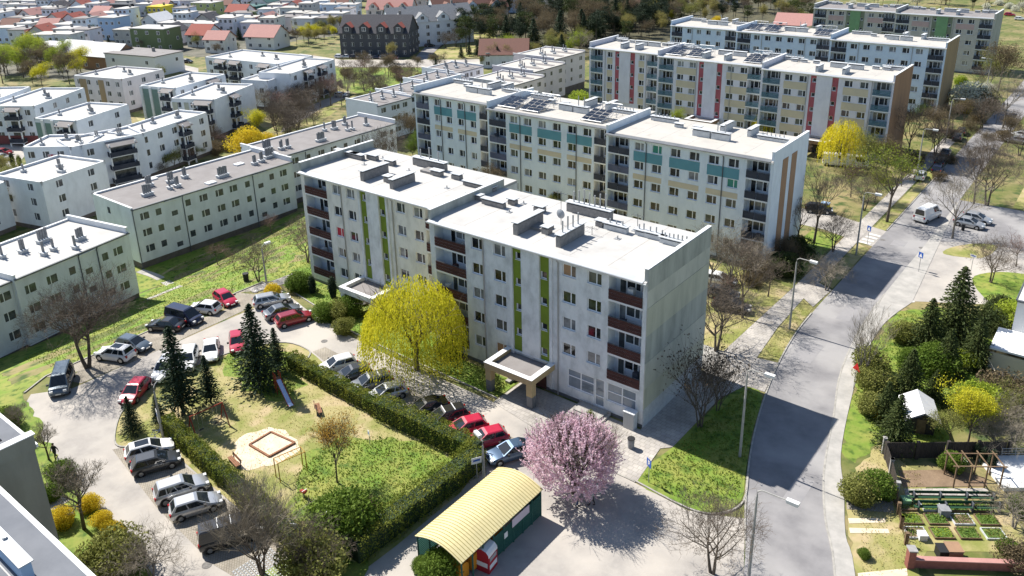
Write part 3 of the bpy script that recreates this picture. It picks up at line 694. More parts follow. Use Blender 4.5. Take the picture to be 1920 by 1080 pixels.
for (a, b) in ((3.0, 4.9), (6.2, 8.1)):
    q = MB(); q.box(68.04, 68.10, a, b, 0.6, 14.6); q.build('facade_panel', 'tan_panel', row2)
def stairs(x0, x1, y, n, **k):
    if n == 4: d = dict(x0=x0, x1=x1, y=y, wins=[W6[0], W6[1], W6[4], W6[5]], ww=1.5, stair=(9.75, 14.9))
    else: d = dict(x0=x0, x1=x1, y=y, wins=[4.85, 13.05], ww=1.3, stair=(6.95, 12.0), ll=(0.4, 3.6))
    d.update(k); return d
CP = [(u0, u1, k0, 2.22, 3.62, 'sand_paint') for (u0, u1) in ((4.6, 9.1), (15.85, 20.35)) for k0 in (0, 1, 2, 3)]
CP2 = [(u0, u1, k0, 2.22, 3.62, 'sand_paint') for (u0, u1) in ((4.75, 6.2), (12.95, 14.4)) for k0 in (0, 1, 2, 3)]
row3 = block('apartment_block', 'lilac grey five-storey block with red stair strips and brown right gable', (-103.1, 155.8),
  [stairs(-103.1, -84.4, 159.8, 2, panels=CP2, pipes=(4.3, 15.0)), stairs(-84.4, -60.45, 157.8, 4, panels=CP, pipes=(9.2, 16.9), leftside='white_metal', leftlen=2), stairs(-60.45, -35.8, 155.8, 4, panels=CP, pipes=(9.2, 20.9), leftside='white_metal', leftlen=2)],
  dict(wall='plaster_lilac', roof='roof_felt_tan', strip='red_paint', stairpanel='plaster_lilac', bmat='teal_board', boards=4, gap=0.08, parapet='plaster_lilac', pilaster=False, stuff=0.3))
gable(row3, -35.8, 155.75, [(0.0, 16.28, 'gable_brown', 0.0)], -103.1, 155.8)
row4 = block('apartment_block', 'plain sky blue five-storey block with dark loggia panels and tan gable', (-104.0, 198.0),
  [back(-104.0, -84.8, 201.0, 4, pipes=(6.4,)), back(-84.8, -60.9, 199.5, 6, pipes=(6.8, 17.6), leftside='white_metal', leftlen=1.5), back(-60.9, -36.0, 198.0, 6, pipes=(6.6, 18.1), leftside='white_metal', leftlen=1.5)],
  dict(wall='plaster_sky', roof='roof_felt_tan', bmat='dark_board', parapet='plaster_sky', stuff=0.3))
gable(row4, -36.0, 197.95, [(0.0, 16.28, 'gable_tan', 0.0)], -104.0, 198.0)
PP = [(u0, u1, k0, 2.22, 3.62, 'pink_paint') for (u0, u1) in ((4.6, 9.1), (15.85, 20.35)) for k0 in (3,)]
row5 = block('apartment_block', 'farthest five-storey block with pale green stair panels and pink bands', (-84.4, 253.6),
  [stairs(-84.4, -60.7, 255.2, 4, panels=PP), stairs(-60.7, -35.7, 253.6, 4, panels=PP, pipes=(9.2, 15.2))],
  dict(wall='plaster_far', roof='roof_dark', strip='green_grey', stairpanel='green_pale', bmat='dark_board', parapet='plaster_far', pilaster=False, stuff=0.3))
gable(row5, -35.7, 253.55, [(0.0, 16.28, 'gable_grey', 0.0)], -84.4, 253.6)
# ---- roof furniture
def rp(px, py, z=15.3):
    return AZ(px, py, z)
def vents(T, org, items):
    for it in items:
        p = rp(it[0], it[1]); lx, ly, h = it[2:5]
        vent(T, p.x-org[0]+lx/2, p.y-org[1]+ly/2, 15.3, lx, ly, h, *it[5:])
vents(row1, O1, [(962, 440, 0.55, 4.4, 1.15), (1042, 463, 0.55, 4.2, 1.1, 'brick_vent', 4, 0, 1.2), (875, 371, 2.0, 0.6, 0.45), (903, 382, 3.0, 0.6, 0.5), (952, 383, 0.9, 0.7, 0.5), (1000, 396, 1.2, 0.7, 0.5),
  (1062, 396, 5.4, 0.7, 0.9, 'brick_vent', 7, 0, 1.4), (1015, 438, 0.8, 0.8, 0.6), (1116, 424, 0.8, 0.7, 0.5), (1132, 429, 2.6, 0.55, 0.5, 'vent_pale', 3, 0, 0.5), (1190, 440, 1.2, 0.55, 0.4, 'vent_pale', 2, 0, 0.6), (1208, 445, 2.3, 0.55, 0.45, 'vent_pale', 3, 0, 0.5), (1236, 455, 3.2, 0.55, 0.45, 'vent_pale', 6, 0, 0.5)])
vents(row1, O1, [(676, 339, 0.55, 4.2, 1.1), (731, 354, 0.55, 3.7, 1.0), (628, 289, 4.2, 0.6, 0.5), (657, 296, 2.2, 0.6, 0.5), (687, 298, 1.8, 0.6, 0.5), (720, 308, 1.6, 0.7, 0.5), (774, 309, 5.4, 0.7, 0.9, 'brick_vent', 3, 0, 1.3), (807, 328, 1.6, 0.7, 0.5), (846, 335, 1.3, 0.7, 0.5), (719, 341, 0.9, 0.8, 0.6), (868, 347, 4.6, 0.7, 0.4)])
for (px, py) in ((991, 427), (790, 322)):
    p = rp(px, py); q = MB(); q.M = Matrix.Translation((p.x-O1[0], p.y-O1[1], 15.3)); q.box(0, 2.2, -0.2, 1.4, 0.0, 0.3); q.build('roof_hatch', 'brick_vent', row1)
for (px, py) in ((982, 382), (955, 398), (1158, 448), (1190, 433), (683, 309), (718, 297), (767, 320), (838, 353)):
    p = rp(px, py); q = MB(); q.M = Matrix.Translation((p.x-O1[0], p.y-O1[1], 15.3)); q.tube([(0,0,0), (0,0,0.35)], 0.07, 5); q.box(-0.3, 0.3, -0.25, 0.25, 0, 0.05); q.build('roof_pipe', 'pipe_grey', row1)
def antenna(px, py, label, h=3.4, dish=False, z=15.3, arms=4):
    p = rp(px, py, z); t = thing('antenna', label, 'antenna', p)
    q = MB(); q.tube([(0,0,0), (0,0,h)], 0.03, 5); q.build('mast', 'pipe_dark', t)
    if arms:
        q = MB(); q.tube([(-0.7,0,h-0.2), (0.7,0,h-0.2)], 0.02, 4)
        for i in range(arms): x = -0.6+1.2*i/(arms-1); q.tube([(x,-0.35,h-0.2), (x,0.35,h-0.2)], 0.012, 4)
        q.build('aerial', 'pipe_dark', t)
    if dish:
        q = MB(); n = 12
        for r in range(3):
            r0, r1 = r*0.17, (r+1)*0.17
            for j in range(n):
                a, b = 2*math.pi*j/n, 2*math.pi*(j+1)/n
                q.quad((r0*math.cos(a),0.5*r0*r0-0.1,r0*math.sin(a)),(r0*math.cos(b),0.5*r0*r0-0.1,r0*math.sin(b)),(r1*math.cos(b),0.5*r1*r1-0.1,r1*math.sin(b)),(r1*math.cos(a),0.5*r1*r1-0.1,r1*math.sin(a)))
        d = q.build('dish', 'zinc', t); d.location = (0.1, -0.25, h*0.35)
    return t
antenna(1052, 421, 'tall mast antenna with a round satellite dish on the grey block roof', 3.6, True)
antenna(1195, 432, 'thin mast antenna beside the row of flues on the grey block roof', 1.8, False)
antenna(1110, 440, 'low aerial lying across the middle of the grey block roof', 0.9, False, arms=6)
# vents of the other rows: the same kit on each section
def kit(T, org, x0, yf, W, pale=True):
    m = 'vent_pale' if pale else 'brick_vent'; X = x0-org[0]; Y = yf-org[1]
    vent(T, X+W*0.42, Y+2.6, 15.3, 0.5, 3.2, 0.95, m); vent(T, X+W*0.62, Y+2.6, 15.3, 0.5, 3.2, 0.95, m)
    vent(T, X+W*0.5, Y+7.6, 15.3, 3.0, 0.7, 0.8, m); vent(T, X+W*0.5+3.3, Y+7.6, 15.3, 2.8, 0.7, 0.8, m)
    for i, t in enumerate((0.12, 0.2, 0.3, 0.76, 0.84)): vent(T, X+W*t, Y+9.6, 15.3, 1.2, 0.6, 0.4, m)
    vent(T, X+W*0.88, Y+10.6, 15.3, 4.0, 0.6, 0.5, m, 6, 0, 0.5); vent(T, X+W*0.1, Y+10.8, 15.3, 3.6, 0.6, 0.5, m, 5, 0, 0.5)
def kit2(T, org, x0, yf, W):
    X = x0-org[0]; Y = yf-org[1]
    vent(T, X+W*0.5, Y+5.2, 15.3, 2.6, 0.7, 0.85, 'vent_pale'); vent(T, X+W*0.5+2.9, Y+5.1, 15.3, 2.6, 0.7, 0.85, 'vent_pale', 2, 0, 1.3)
    for t in (0.3, 0.42): vent(T, X+W*t, Y+8.0, 15.3, 1.2, 0.6, 0.4, 'vent_pale')
    vent(T, X+W*0.17, Y+9.7, 15.3, 4.4, 0.6, 0.5, 'vent_pale', 6, 0, 0.4); vent(T, X+W*0.86, Y+8.5, 15.3, 4.2, 0.6, 0.4, 'vent_pale', 6, 0, 0.4)
    vent(T, X+W*0.56, Y+10.0, 15.3, 0.5, 3.4, 0.9, 'vent_pale'); vent(T, X+W*0.72, Y+10.0, 15.3, 0.5, 3.0, 0.9, 'vent_pale')
O2, O3, O4, O5 = (-103.4, 98.1), (-103.1, 155.8), (-104.0, 198.0), (-84.4, 253.6)
for a in ((-103.4, 102.7, 18.8), (-84.6, 100.5, 24.4), (-60.25, 98.1, 24.8)): kit2(row2, O2, *a)
for a in ((-103.1, 159.8, 18.7), (-84.4, 157.8, 24), (-60.45, 155.8, 24.6)): kit(row3, O3, *a)
for a in ((-104.0, 201.0, 19.2), (-84.8, 199.5, 23.9), (-60.9, 198.0, 24.9)): kit2(row4, O4, *a)
for a in ((-84.4, 255.2, 23.7), (-60.7, 253.6, 25)): kit(row5, O5, *a)
def solar(T, org, x, y, w=3.6, l=6.2):
    """rack of collectors: tilted frame with dark panels and a lattice behind"""
    M0 = Matrix.Translation((x-org[0], y-org[1], 15.32)); q = MB(); q.M = M0
    zf = lambda t: 0.25+t*0.55
    for u in (0, w/3, 2*w/3, w): q.tube([(u, 0, zf(0)), (u, l, zf(1)+0.9)], 0.05, 4)
    for v in (0, 1): q.tube([(0, v*l, zf(v)+v*0.9), (w, v*l, zf(v)+v*0.9)], 0.05, 4)
    for u in (0, w):
        for t in (0, 0.35, 0.7, 1.0): q.tube([(u, t*l, 0), (u, t*l, zf(t)+t*0.9)], 0.04, 4)
        for t in (0.0, 0.35, 0.7): q.tube([(u, t*l, 0), (u, (t+0.3)*l, zf(t+0.3)+(t+0.3)*0.9)], 0.03, 4)
    o = q.build('solar_rack', 'steel', T)
    for i in range(3):
        for j in range(4):
            p = MB(); p.M = M0; a0, a1 = i*w/3+0.07, (i+1)*w/3-0.07; b0, b1 = j/4*0.62, (j+0.9)/4*0.62
            Z = lambda t: zf(t)+t*0.9+0.06
            p.quad((a0, b0*l, Z(b0)), (a1, b0*l, Z(b0)), (a1, b1*l, Z(b1)), (a0, b1*l, Z(b1))); p.build('collector_panel', 'solar', o)
for x, y in ((-83.2, 101.6), (-78.6, 101.5), (-66.9, 101.5)): solar(row2, O2, x, y)
for x, y in ((-83.0, 158.8), (-78.2, 158.8), (-65.6, 158.8)): solar(row3, O3, x, y)
for x, y in ((-83.0, 200.4), (-78.2, 200.4), (-65.8, 200.4)): solar(row4, O4, x, y)
porch(row3, -75.5, -69.4, 153.9, 157.78, 3.3, *O3, c='gable_brown')
porch(row3, -51.2, -45.2, 151.9, 155.78, 3.3, *O3, c='gable_brown')
# ================================================================ generic building
mat('wall_white', (0.74, 0.77, 0.81), (0.64, 0.675, 0.72), scale=0.5, detail=6)
mat('wall_offwhite', (0.68, 0.71, 0.74), (0.56, 0.585, 0.61), scale=0.6, detail=7, stretch=(1, 1, 0.5), contrast=(0.4, 0.7))
mat('wall_pinkish', (0.66, 0.615, 0.62), (0.58, 0.54, 0.55), scale=0.5, detail=6)
mat('plinth_dark', (0.10, 0.085, 0.075), (0.14, 0.12, 0.11), scale=1.0)
mat('pane_far', (0.035, 0.04, 0.05), (0.09, 0.10, 0.115), rough=0.1, scale=1.3, detail=2, spec=0.6)
FARW = {}
def far_window(parent, x, y, z, w, h, rz=0.0, m='pane_far', frame='pvc', name='window'):
    """one mesh: white frame with two dark lights, outside is -y"""
    key = (round(w, 2), round(h, 2), m, frame)
    if key not in FARW:
        q = MB(); q.box(-0.06, w+0.06, -0.05, 0.03, -0.06, h+0.06, skip='k'); q.mi = 1
        a = w*0.36 if w > 1.1 else w
        q.quad((0.03,-0.055,0.03),(a-0.05,-0.055,0.03),(a-0.05,-0.055,h-0.03),(0.03,-0.055,h-0.03))
        if w > 1.1: q.quad((a+0.05,-0.055,0.03),(w-0.03,-0.055,0.03),(w-0.03,-0.055,h-0.03),(a+0.05,-0.055,h-0.03))
        FARW[key] = q.mesh('window', [frame, m])
    return link(name, FARW[key], parent, (x, y, z), rz)
def stack(T, x, y, z, n, along='x', h=1.35, base='vent_pale'):
    """cluster of slim flues on a common plinth"""
    L = 0.36*n+0.2
    q = MB(); 
    bx = (L/2, 0.42) if along == 'x' else (0.42, L/2)
    q.box(x-bx[0], x+bx[0], y-bx[1], y+bx[1], z-0.05, z+0.42); q.box(x-bx[0]-0.1, x+bx[0]+0.1, y-bx[1]-0.1, y+bx[1]+0.1, z+0.42, z+0.5)
    o = q.build('chimney', base, T)
    for i in range(n):
        t = (i-(n-1)/2)*0.36; px, py = (x+t, y) if along == 'x' else (x, y+t)
        f = MB(); f.box(px-0.12, px+0.12, py-0.12, py+0.12, z+0.5, z+0.5+h*(0.9+0.2*WR.random())); f.build('flue', 'chimney_grey', o)
    return o
mat('chimney_grey', (0.27, 0.275, 0.285), (0.19, 0.195, 0.205), scale=3.0, detail=5)
def shell(T, x0, y0, W, D, z0, z1, sides, wm, roof='roof_dark', par=(0.5, 0, 0, 0), plinth=1.0, eaves='zinc_dark', capm='white_metal', plm='plinth_dark', th=0.25):
    """box building part. sides: dict side -> [(u, z, w, h)], par: parapet height on front, right, back, left"""
    frames = {'f': Matrix.Translation((x0, y0, 0)), 'r': Matrix.Translation((x0+W, y0, 0)) @ Matrix.Rotation(rad(90), 4, 'Z'),
              'k': Matrix.Translation((x0+W, y0+D, 0)) @ Matrix.Rotation(rad(180), 4, 'Z'), 'l': Matrix.Translation((x0, y0+D, 0)) @ Matrix.Rotation(rad(-90), 4, 'Z')}
    mb = MB()
    for k, M in frames.items():
        mb.M = M; L = W if k in 'fk' else D
        wall(mb, 0, L, z0+plinth, z1, [(u, u+w, z, z+h) for (u, z, w, h) in sides.get(k, ())], 0.12)
    wl_ = mb.build('wall', wm, T)
    if plinth > 0:
        q = MB(); q.box(x0+0.06, x0+W-0.06, y0+0.06, y0+D-0.06, z0-1.2, z0+plinth, skip='bt'); q.build('plinth', plm, T)
    q = MB(); q.box(x0, x0+W, y0, y0+D, z1-0.04, z1+0.12, skip='b'); rf = q.build('roof', roof, T)
    if eaves and par[0] == 0:
        q = MB(); q.box(x0-0.05, x0+W+0.05, y0-0.28, y0-0.003, z1-0.05, z1+0.16); q.build('eaves', eaves, rf)
    segs = [(x0, x0+W, y0, y0+th), (x0+W-th, x0+W, y0, y0+D), (x0, x0+W, y0+D-th, y0+D), (x0, x0+th, y0, y0+D)]
    for h, (a, b, c, d) in zip(par, segs):
        if h:
            q = MB(); q.box(a-0.003, b+0.003, c-0.003, d+0.003, z1-0.1, z1+h); pp = q.build('parapet', wm, T)
            q = MB(); q.box(a-0.06, b+0.06, c-0.06, d+0.06, z1+h, z1+h+0.06); q.build('capping', capm, pp)
    for k, M in frames.items():
        for (u, z, w, h) in sides.get(k, ()):
            p = M @ Vector((u, 0.08, z)); ang = {'f': 0, 'r': rad(90), 'k': rad(180), 'l': rad(-90)}[k]
            far_window(T, p.x, p.y, p.z, w, h, ang)
    return wl_, rf
# ---- the three-storey blocks down the slope on the left
def storeys(cols, n, z0, fh):
    return [(u, z0+fh*k+dz, w, h) for k in range(n) for (u, w, h, dz) in cols]
CW = lambda u: (u, 1.45, 1.15, 0.0); CS = lambda u: (u, 0.98, 1.1, 0.0); CT = lambda u: (u, 1.1, 0.85, -0.85)
def low_block(label, loc, rz, secs, roof, wm='wall_offwhite', name='apartment_block', group=None):
    T = thing(name, label, 'apartment block', loc, rz, group)
    for s in secs:
        x0, y0, W, D, H = s['b']
        sides = {'f': storeys(s['cols'], 3, 2.35, 2.62)}
        if s.get('side'): sides['l'] = s['side']
        if s.get('rside'): sides['r'] = s['rside']
        shell(T, x0, y0, W, D, 0.0, H, sides, wm, roof, par=(0, s.get('pr', 0.9), s.get('pk', 0.35), s.get('pl', 0.9)))
        for px in s.get('pipes', ()):
            q = MB(); q.tube([(x0+px, y0-0.3, H), (x0+px, y0-0.08, H-0.4), (x0+px, y0-0.08, 0)], 0.07, 5); q.build('downpipe', 'pipe_dark', T)
        for (u0, u1) in s.get('bays', ()):
            q = MB(); q.box(x0+u0, x0+u1, y0-0.35, y0-0.05, H-0.2, H-0.1); q.build('bay_cap', 'white_metal', T)
    return T
def roof_items(T, z, items):
    inv = T.matrix_world.inverted() if False else (Matrix.Translation(T.location) @ Matrix.Rotation(T.rotation_euler.z, 4, 'Z')).inverted()
    for (px, py, n) in items:
        p = inv @ AZ(px, py, z); stack(T, p.x, p.y, p.z, n)
L1c = [CW(1.0), CW(3.9), (7.0, 0.95, 1.1, 0), CT(9.2), CS(11.9), CW(13.7)]
low1 = low_block('pale three-storey block with white roof, seen in front of the bare parking lot tree', (-103.2, 33.0, LOW), rad(101.5),
  [dict(b=(0, 0, 16.4, 12.2, 10.0), cols=L1c, pr=0.9, pl=0.6, pipes=(8.6, 11.3), bays=((8.6, 11.0),)), dict(b=(-22, 0.7, 21.98, 12.2, 9.7), cols=[CW(20.2), CW(17.2), CS(14.6), CT(12.0), CW(8.8), CW(5.8)], pl=0.9, pr=0.0)], 'roof_felt')
roof_items(low1, LOW+10.1, [(44, 474, 2), (82, 454, 4), (83, 479, 1), (101, 470, 1), (151, 450, 3), (142, 467, 1), (5, 484, 1)])
L2c = [CW(1.2), CS(3.7), CT(6.2), CS(8.7), CW(11.2), CW(14.1), CW(16.75), CS(19.7), CT(22.2), CS(24.6), CW(26.8)]
low2 = low_block('three-storey block with dark grey roof beside the grass slope', (-116.0, 54.55, LOW), rad(90),
  [dict(b=(0, 0, 29.6, 11.8, 9.6), cols=L2c, pr=0.9, pl=0.35, pipes=(0.12, 8.3, 21.3), bays=((5.2, 8.2), (21.2, 24)), side=[(4.2, 7.6, 0.9, 1.1)])], 'roof_dark')
roof_items(low2, LOW+9.7, [(277, 367, 4), (280, 350, 3), (321, 343, 3), (319, 355, 1), (333, 351, 2), (347, 334, 2), (418, 332, 5), (478, 309, 2), (491, 304, 2), (506, 296, 5)])
low3 = low_block('three-storey block with dark grey roof half hidden behind the grey block', (-120.2, 84.3, LOW), rad(90),
  [dict(b=(0, 0, 29.2, 11.2, 9.6), cols=[CW(u) for u in (3.0, 9.0, 12.0, 18.0, 25.0)]+[CS(u) for u in (6.2, 15.2, 27.5)]+[CT(21.5)], pr=0.9, pl=0.9, pipes=(6, 20), bays=((4, 8), (19.5, 24)))], 'roof_dark')
roof_items(low3, LOW+9.7, [(501, 281, 5), (528, 281, 2), (540, 278, 2), (602, 265, 5), (609, 246, 1), (627, 243, 3), (647, 235, 2), (652, 246, 1), (661, 244, 1), (687, 236, 2)])
for (px, py) in ((448, 309), (395, 344), (285, 337)):
    p = (Matrix.Translation(low2.location) @ Matrix.Rotation(rad(90), 4, 'Z')).inverted() @ AZ(px, py, LOW+9.7)
    q = MB(); q.box(p.x-0.8, p.x+0.8, p.y-0.6, p.y+0.6, 9.7, 9.95); q.build('skylight', 'white_metal', low2)
# ---- the stepped low blocks further back
def step_block(label, parts, roof='roof_felt_tan', wm='wall_pinkish', base=LOW, H=9.6):
    x, y = parts[0][0], parts[0][2]
    T = thing('apartment_block', label, 'apartment block', (x, y, base), rad(90))
    for i, (xf, xb, y0, y1, dz) in enumerate(parts):
        W = y1-y0; D = xf-xb
        cols = [CW(u) for u in (1.2, 4.4, W-3.0)]+[CS(W/2+0.5)]
        shell(T, y0-y, x-xf, W, D, dz, H+dz, {'f': storeys(cols, 3, 2.3+dz, 2.62)}, wm, roof, par=(0, 0.5, 0.3, 0.7))
        for k in range(7):
            stack(T, y0-y+W*(0.12+0.13*k), x-xf+D*(0.3+0.4*((k*7) % 5)/5), H+dz+0.1, 1+(k*3) % 3, 'y')
        for k in range(2):
            q = MB(); q.box(y0-y+W*(0.3+0.35*k), y0-y+W*(0.42+0.35*k), x-xf+1.0, x-xf+D*0.6, H+dz+0.12, H+dz+0.2); q.build('roof_strip', 'roof_dark', T)
    return T
step_block('low terraced block with tan stepped roofs behind the blue block', [(-122.5, -136.5, 155.5, 168.8, 0), (-126.8, -140.5, 169.6, 184.4, 0.5), (-131.2, -145.5, 185.2, 201.0, 1.0)])
step_block('low terraced block with white end wall above the dark roofed blocks', [(-135.6, -146.2, 122.8, 133.8, 0), (-137.6, -148.2, 134.0, 146.5, 0), (-141.0, -151.5, 146.7, 159.0, 0.2), (-145.2, -157.0, 159.4, 171.5, 0.3)], wm='wall_white', roof='roof_dark', H=9.3)
# ---- the block at the lower left corner, roof seen from above
# ================================================================ far roads and fields
def gp(*pts): return [tuple(G(*p)[:2]) for p in pts]
sheet('road', gp((230, 104), (300, 112), (372, 128), (372, 140), (290, 128), (230, 118)), 0.03, 'asphalt_pale_mat')
sheet('road', gp((560, 100), (640, 112), (760, 112), (870, 112), (1000, 108), (1000, 120), (860, 126), (760, 126), (640, 126), (600, 118)), 0.03, 'asphalt_pale_mat')
sheet('road', gp((775, 112), (800, 85), (835, 62), (850, 66), (822, 90), (800, 112)), 0.034, 'asphalt_mat')
sheet('road', gp((660, 40), (690, 30), (700, 36), (672, 50), (640, 60), (640, 54)), 0.03, 'asphalt_pale_mat')
sheet('lawn', gp((610, 128), (860, 128), (845, 150), (790, 175), (700, 185), (640, 165), (612, 145)), 0.02, 'lawn_mat')
sheet('lawn', gp((802, 110), (826, 90), (856, 64), (880, 50), (915, 45), (930, 70), (940, 108)), 0.02, 'drygrass_mat')
sheet('lawn', gp((560, 180), (640, 150), (655, 190), (600, 230), (520, 260), (480, 230)), 0.02, 'drygrass_mat')
sheet('road', gp((545, 215), (600, 190), (655, 170), (655, 180), (600, 205), (550, 235), (525, 250)), 0.03, 'asphalt_pale_mat')
sheet('lawn', gp((240, 205), (275, 195), (300, 215), (265, 232)), 0.02, 'drygrass_mat')
sheet('road', gp((0, 262), (60, 268), (55, 282), (40, 300), (25, 315), (0, 312)), 0.03, 'asphalt_pale_mat')
sheet('path', gp((100, 368), (122, 360), (128, 378), (112, 392)), 0.03, 'concrete_mat')
# ================================================================ white estate of low blocks (left)
mat('wall_mint', (0.20, 0.29, 0.26), (0.17, 0.25, 0.225), scale=0.4)
mat('wall_redbrick', (0.24, 0.075, 0.07), (0.20, 0.065, 0.06), scale=0.4)
mat('stripe_red', (0.42, 0.10, 0.12), (0.6, 0.5, 0.5), scale=3, detail=0, contrast=(0.49, 0.51))
def est(label, FL_, FR_, BR_, H=9.0, wm='wall_white', base=LOW, front=None, right=None, left=None, roof='roof_felt', extras=(), par=(0.5, 0.5, 0.5, 0.5), nst=3):
    a, b, c = Vector(FL_), Vector(FR_), Vector(BR_)
    W = (b-a).length; D = (c-b).length; rz = math.atan2((b-a).y, (b-a).x)
    T = thing('apartment_block', label, 'apartment block', (a.x, a.y, base), rz, 'white low blocks of the left estate')
    auto = lambda L, n: [(L*(i+0.5)/n-0.65, 1.0+0.9+2.7*k, 1.3, 1.3) for i in range(n) for k in range(nst)]
    sides = {'f': auto(W, front if front is not None else max(2, int(W/3.4))), 'r': auto(D, right if right is not None else max(1, int(D/4.5)))}
    if left: sides['l'] = auto(D, left)
    shell(T, 0, 0, W, D, 0, H, sides, wm, roof, par=par, plinth=0.8)
    for e in extras:
        k = e[0]
        if k == 'panel':     # coloured band on the front
            _, u0, u1, z0, z1, m = e; q = MB(); q.box(u0, u1, -0.06, -0.02, z0, z1); q.build('facade_panel', m, T)
        if k == 'pillar':
            _, u0, m = e; q = MB(); q.box(u0, u0+0.7, -0.35, -0.02, 0.5, H+0.3); q.build('pillar', m, T)
        if k == 'balc':      # deep balcony stack with a dark canopy
            _, side, u0, u1 = e
            M = Matrix.Identity(4) if side == 'f' else Matrix.Translation((W, 0, 0)) @ Matrix.Rotation(rad(90), 4, 'Z')
            for z in [1.0+2.7*i for i in range(nst)]:
                q = MB(); q.M = M; q.box(u0, u1, -1.5, -0.02, z-0.15, z); bo = q.build('balcony', 'white_metal', T)
                q = MB(); q.M = M; q.box(u0, u1, -1.52, -1.44, z, z+0.95); q.box(u0, u0+0.08, -1.44, -0.02, z, z+0.95); q.box(u1-0.08, u1, -1.44, -0.02, z, z+0.95); q.build('balustrade', 'dark_board', bo)
                q = MB(); q.M = M; q.box(u0+0.4, u1-0.4, -0.05, -0.02, z+0.1, z+2.2); q.build('glazing', 'pane_far', bo)
            q = MB(); q.M = M
            for u in (u0, u1-0.25): q.box(u, u+0.25, -1.5, -1.25, 0, 1.0+2.7*nst-0.1)
            q.build('post', 'white_metal', T)
            q = MB(); q.M = M; q.poly([(u0-0.2,-1.8,2.7*nst+0.4),(u1+0.2,-1.8,2.7*nst+0.4),(u1+0.2,-0.02,2.7*nst+1.2),(u0-0.2,-0.02,2.7*nst+1.2)]); q.box(u0-0.2, u1+0.2, -1.8, -1.7, 2.7*nst+0.3, 2.7*nst+0.4); q.build('canopy', 'roof_dark', T)
    for i in range(3): stack(T, W*(0.2+0.28*i), D*(0.3+0.35*((i*2) % 3)/2), H+0.1, 1+i % 3, 'x', 1.0)
    return T
est('white angled wing nearest the left edge, with wide windows in two rows', (-168.1, 60.8), (-159.0, 67.8), (-164.5, 75.0), front=4, extras=(('panel', 4.6, 6.2, 1.0, 8.0, 'stripe_red'),))
est('white middle wing with stacked dark curved balconies', (-159.6, 65.9), (-157.6, 79.6), (-165.9, 80.8), front=2, H=9.12, extras=(('balc', 'f', 6.4, 11.6),))
est('white long wing running towards the yellow forsythia', (-157.8, 78.2), (-163.3, 97.6), (-171.0, 95.2), front=5, right=3, extras=(('balc', 'f', 11.0, 13.5),))
est('white block with four green window strips beside the small birch', (-191.1, 72.8), (-180.6, 76.9), (-186.0, 92.0), right=2, front=3, extras=(('pillar', 1.9, 'white_metal'), ('pillar', 4.6, 'white_metal'), ('panel', 0.1, 1.8, 0.9, 8.6, 'wall_mint'), ('panel', 2.7, 4.5, 0.9, 8.6, 'wall_mint'), ('balc', 'f', 7.0, 10.6)))
est('white block with red garage base at the left edge', (-213.5, 72.0), (-203.9, 78.2), (-211.8, 97.0), right=4, extras=(('balc', 'f', 4.5, 8.0), ('panel', 0, 11.3, 0.4, 2.4, 'wall_redbrick')))
est('grey block with a flat white roof at the far left edge', (-222, 66.0), (-215.6, 71.0), (-226, 90.0), right=4)
est('pinkish block with brown bays below the flat dark house', (-234.6, 101.8), (-217.5, 106.5), (-224.9, 119.5), wm='wall_pinkish', extras=(('panel', 2, 4.5, 0.9, 8.8, 'gable_tan'), ('panel', 9, 11.0, 0.9, 8.8, 'gable_tan')))
est('mint green block with white pillars and dark balconies', (-205.0, 104.8), (-193.8, 108.1), (-201.0, 125.5), extras=(('panel', 0.1, 7.0, 0.8, 8.8, 'wall_mint'), ('pillar', 0.1, 'white_metal'), ('pillar', 3.1, 'white_metal'), ('pillar', 6.1, 'white_metal'), ('balc', 'f', 7.6, 11.0), ('balc', 'r', 11, 15)))
est('white block in front of the mint one, with dark pitched balcony canopies', (-183.8, 101.0), (-173.3, 105.8), (-178.6, 123.2), right=1, extras=(('balc', 'f', 6.6, 11.0), ('balc', 'r', 6.0, 9.0), ('panel', 0.2, 1.6, 0.8, 8.6, 'gable_olive'), ('panel', 3.4, 4.6, 0.8, 8.6, 'gable_olive')))
est('long mint white block with curved balconies and roof clutter', (-229.0, 139.0), (-199.5, 143.5), (-203.5, 158.0), front=7, extras=(('balc', 'f', 5, 9), ('balc', 'f', 11, 15), ('balc', 'f', 23, 27), ('panel', 16, 20, 0.8, 3.4, 'wall_mint')))
est('white block with blank end wall at the end of the estate', (-193.8, 133.0), (-184.0, 136.2), (-191.8, 157.5), front=0, right=5, extras=(('balc', 'r', 6, 9), ('balc', 'r', 13, 16)))
est('low white block between the two green ones', (-196, 128.6), (-187.5, 131.2), (-195, 131.6+18), right=3, H=7.5, nst=2)
est('grey block with roof clutter beside the parked cars at the left edge', (-155.0, 50.5), (-143.5, 53.5), (-147.2, 66.0), front=2, right=2, wm='wall_offwhite', H=8.6)
est('grey block cut by the left edge behind the birch', (-160.5, 34.5), (-147, 38.2), (-152.0, 50.0), front=3, right=2, wm='wall_offwhite', H=8.2)
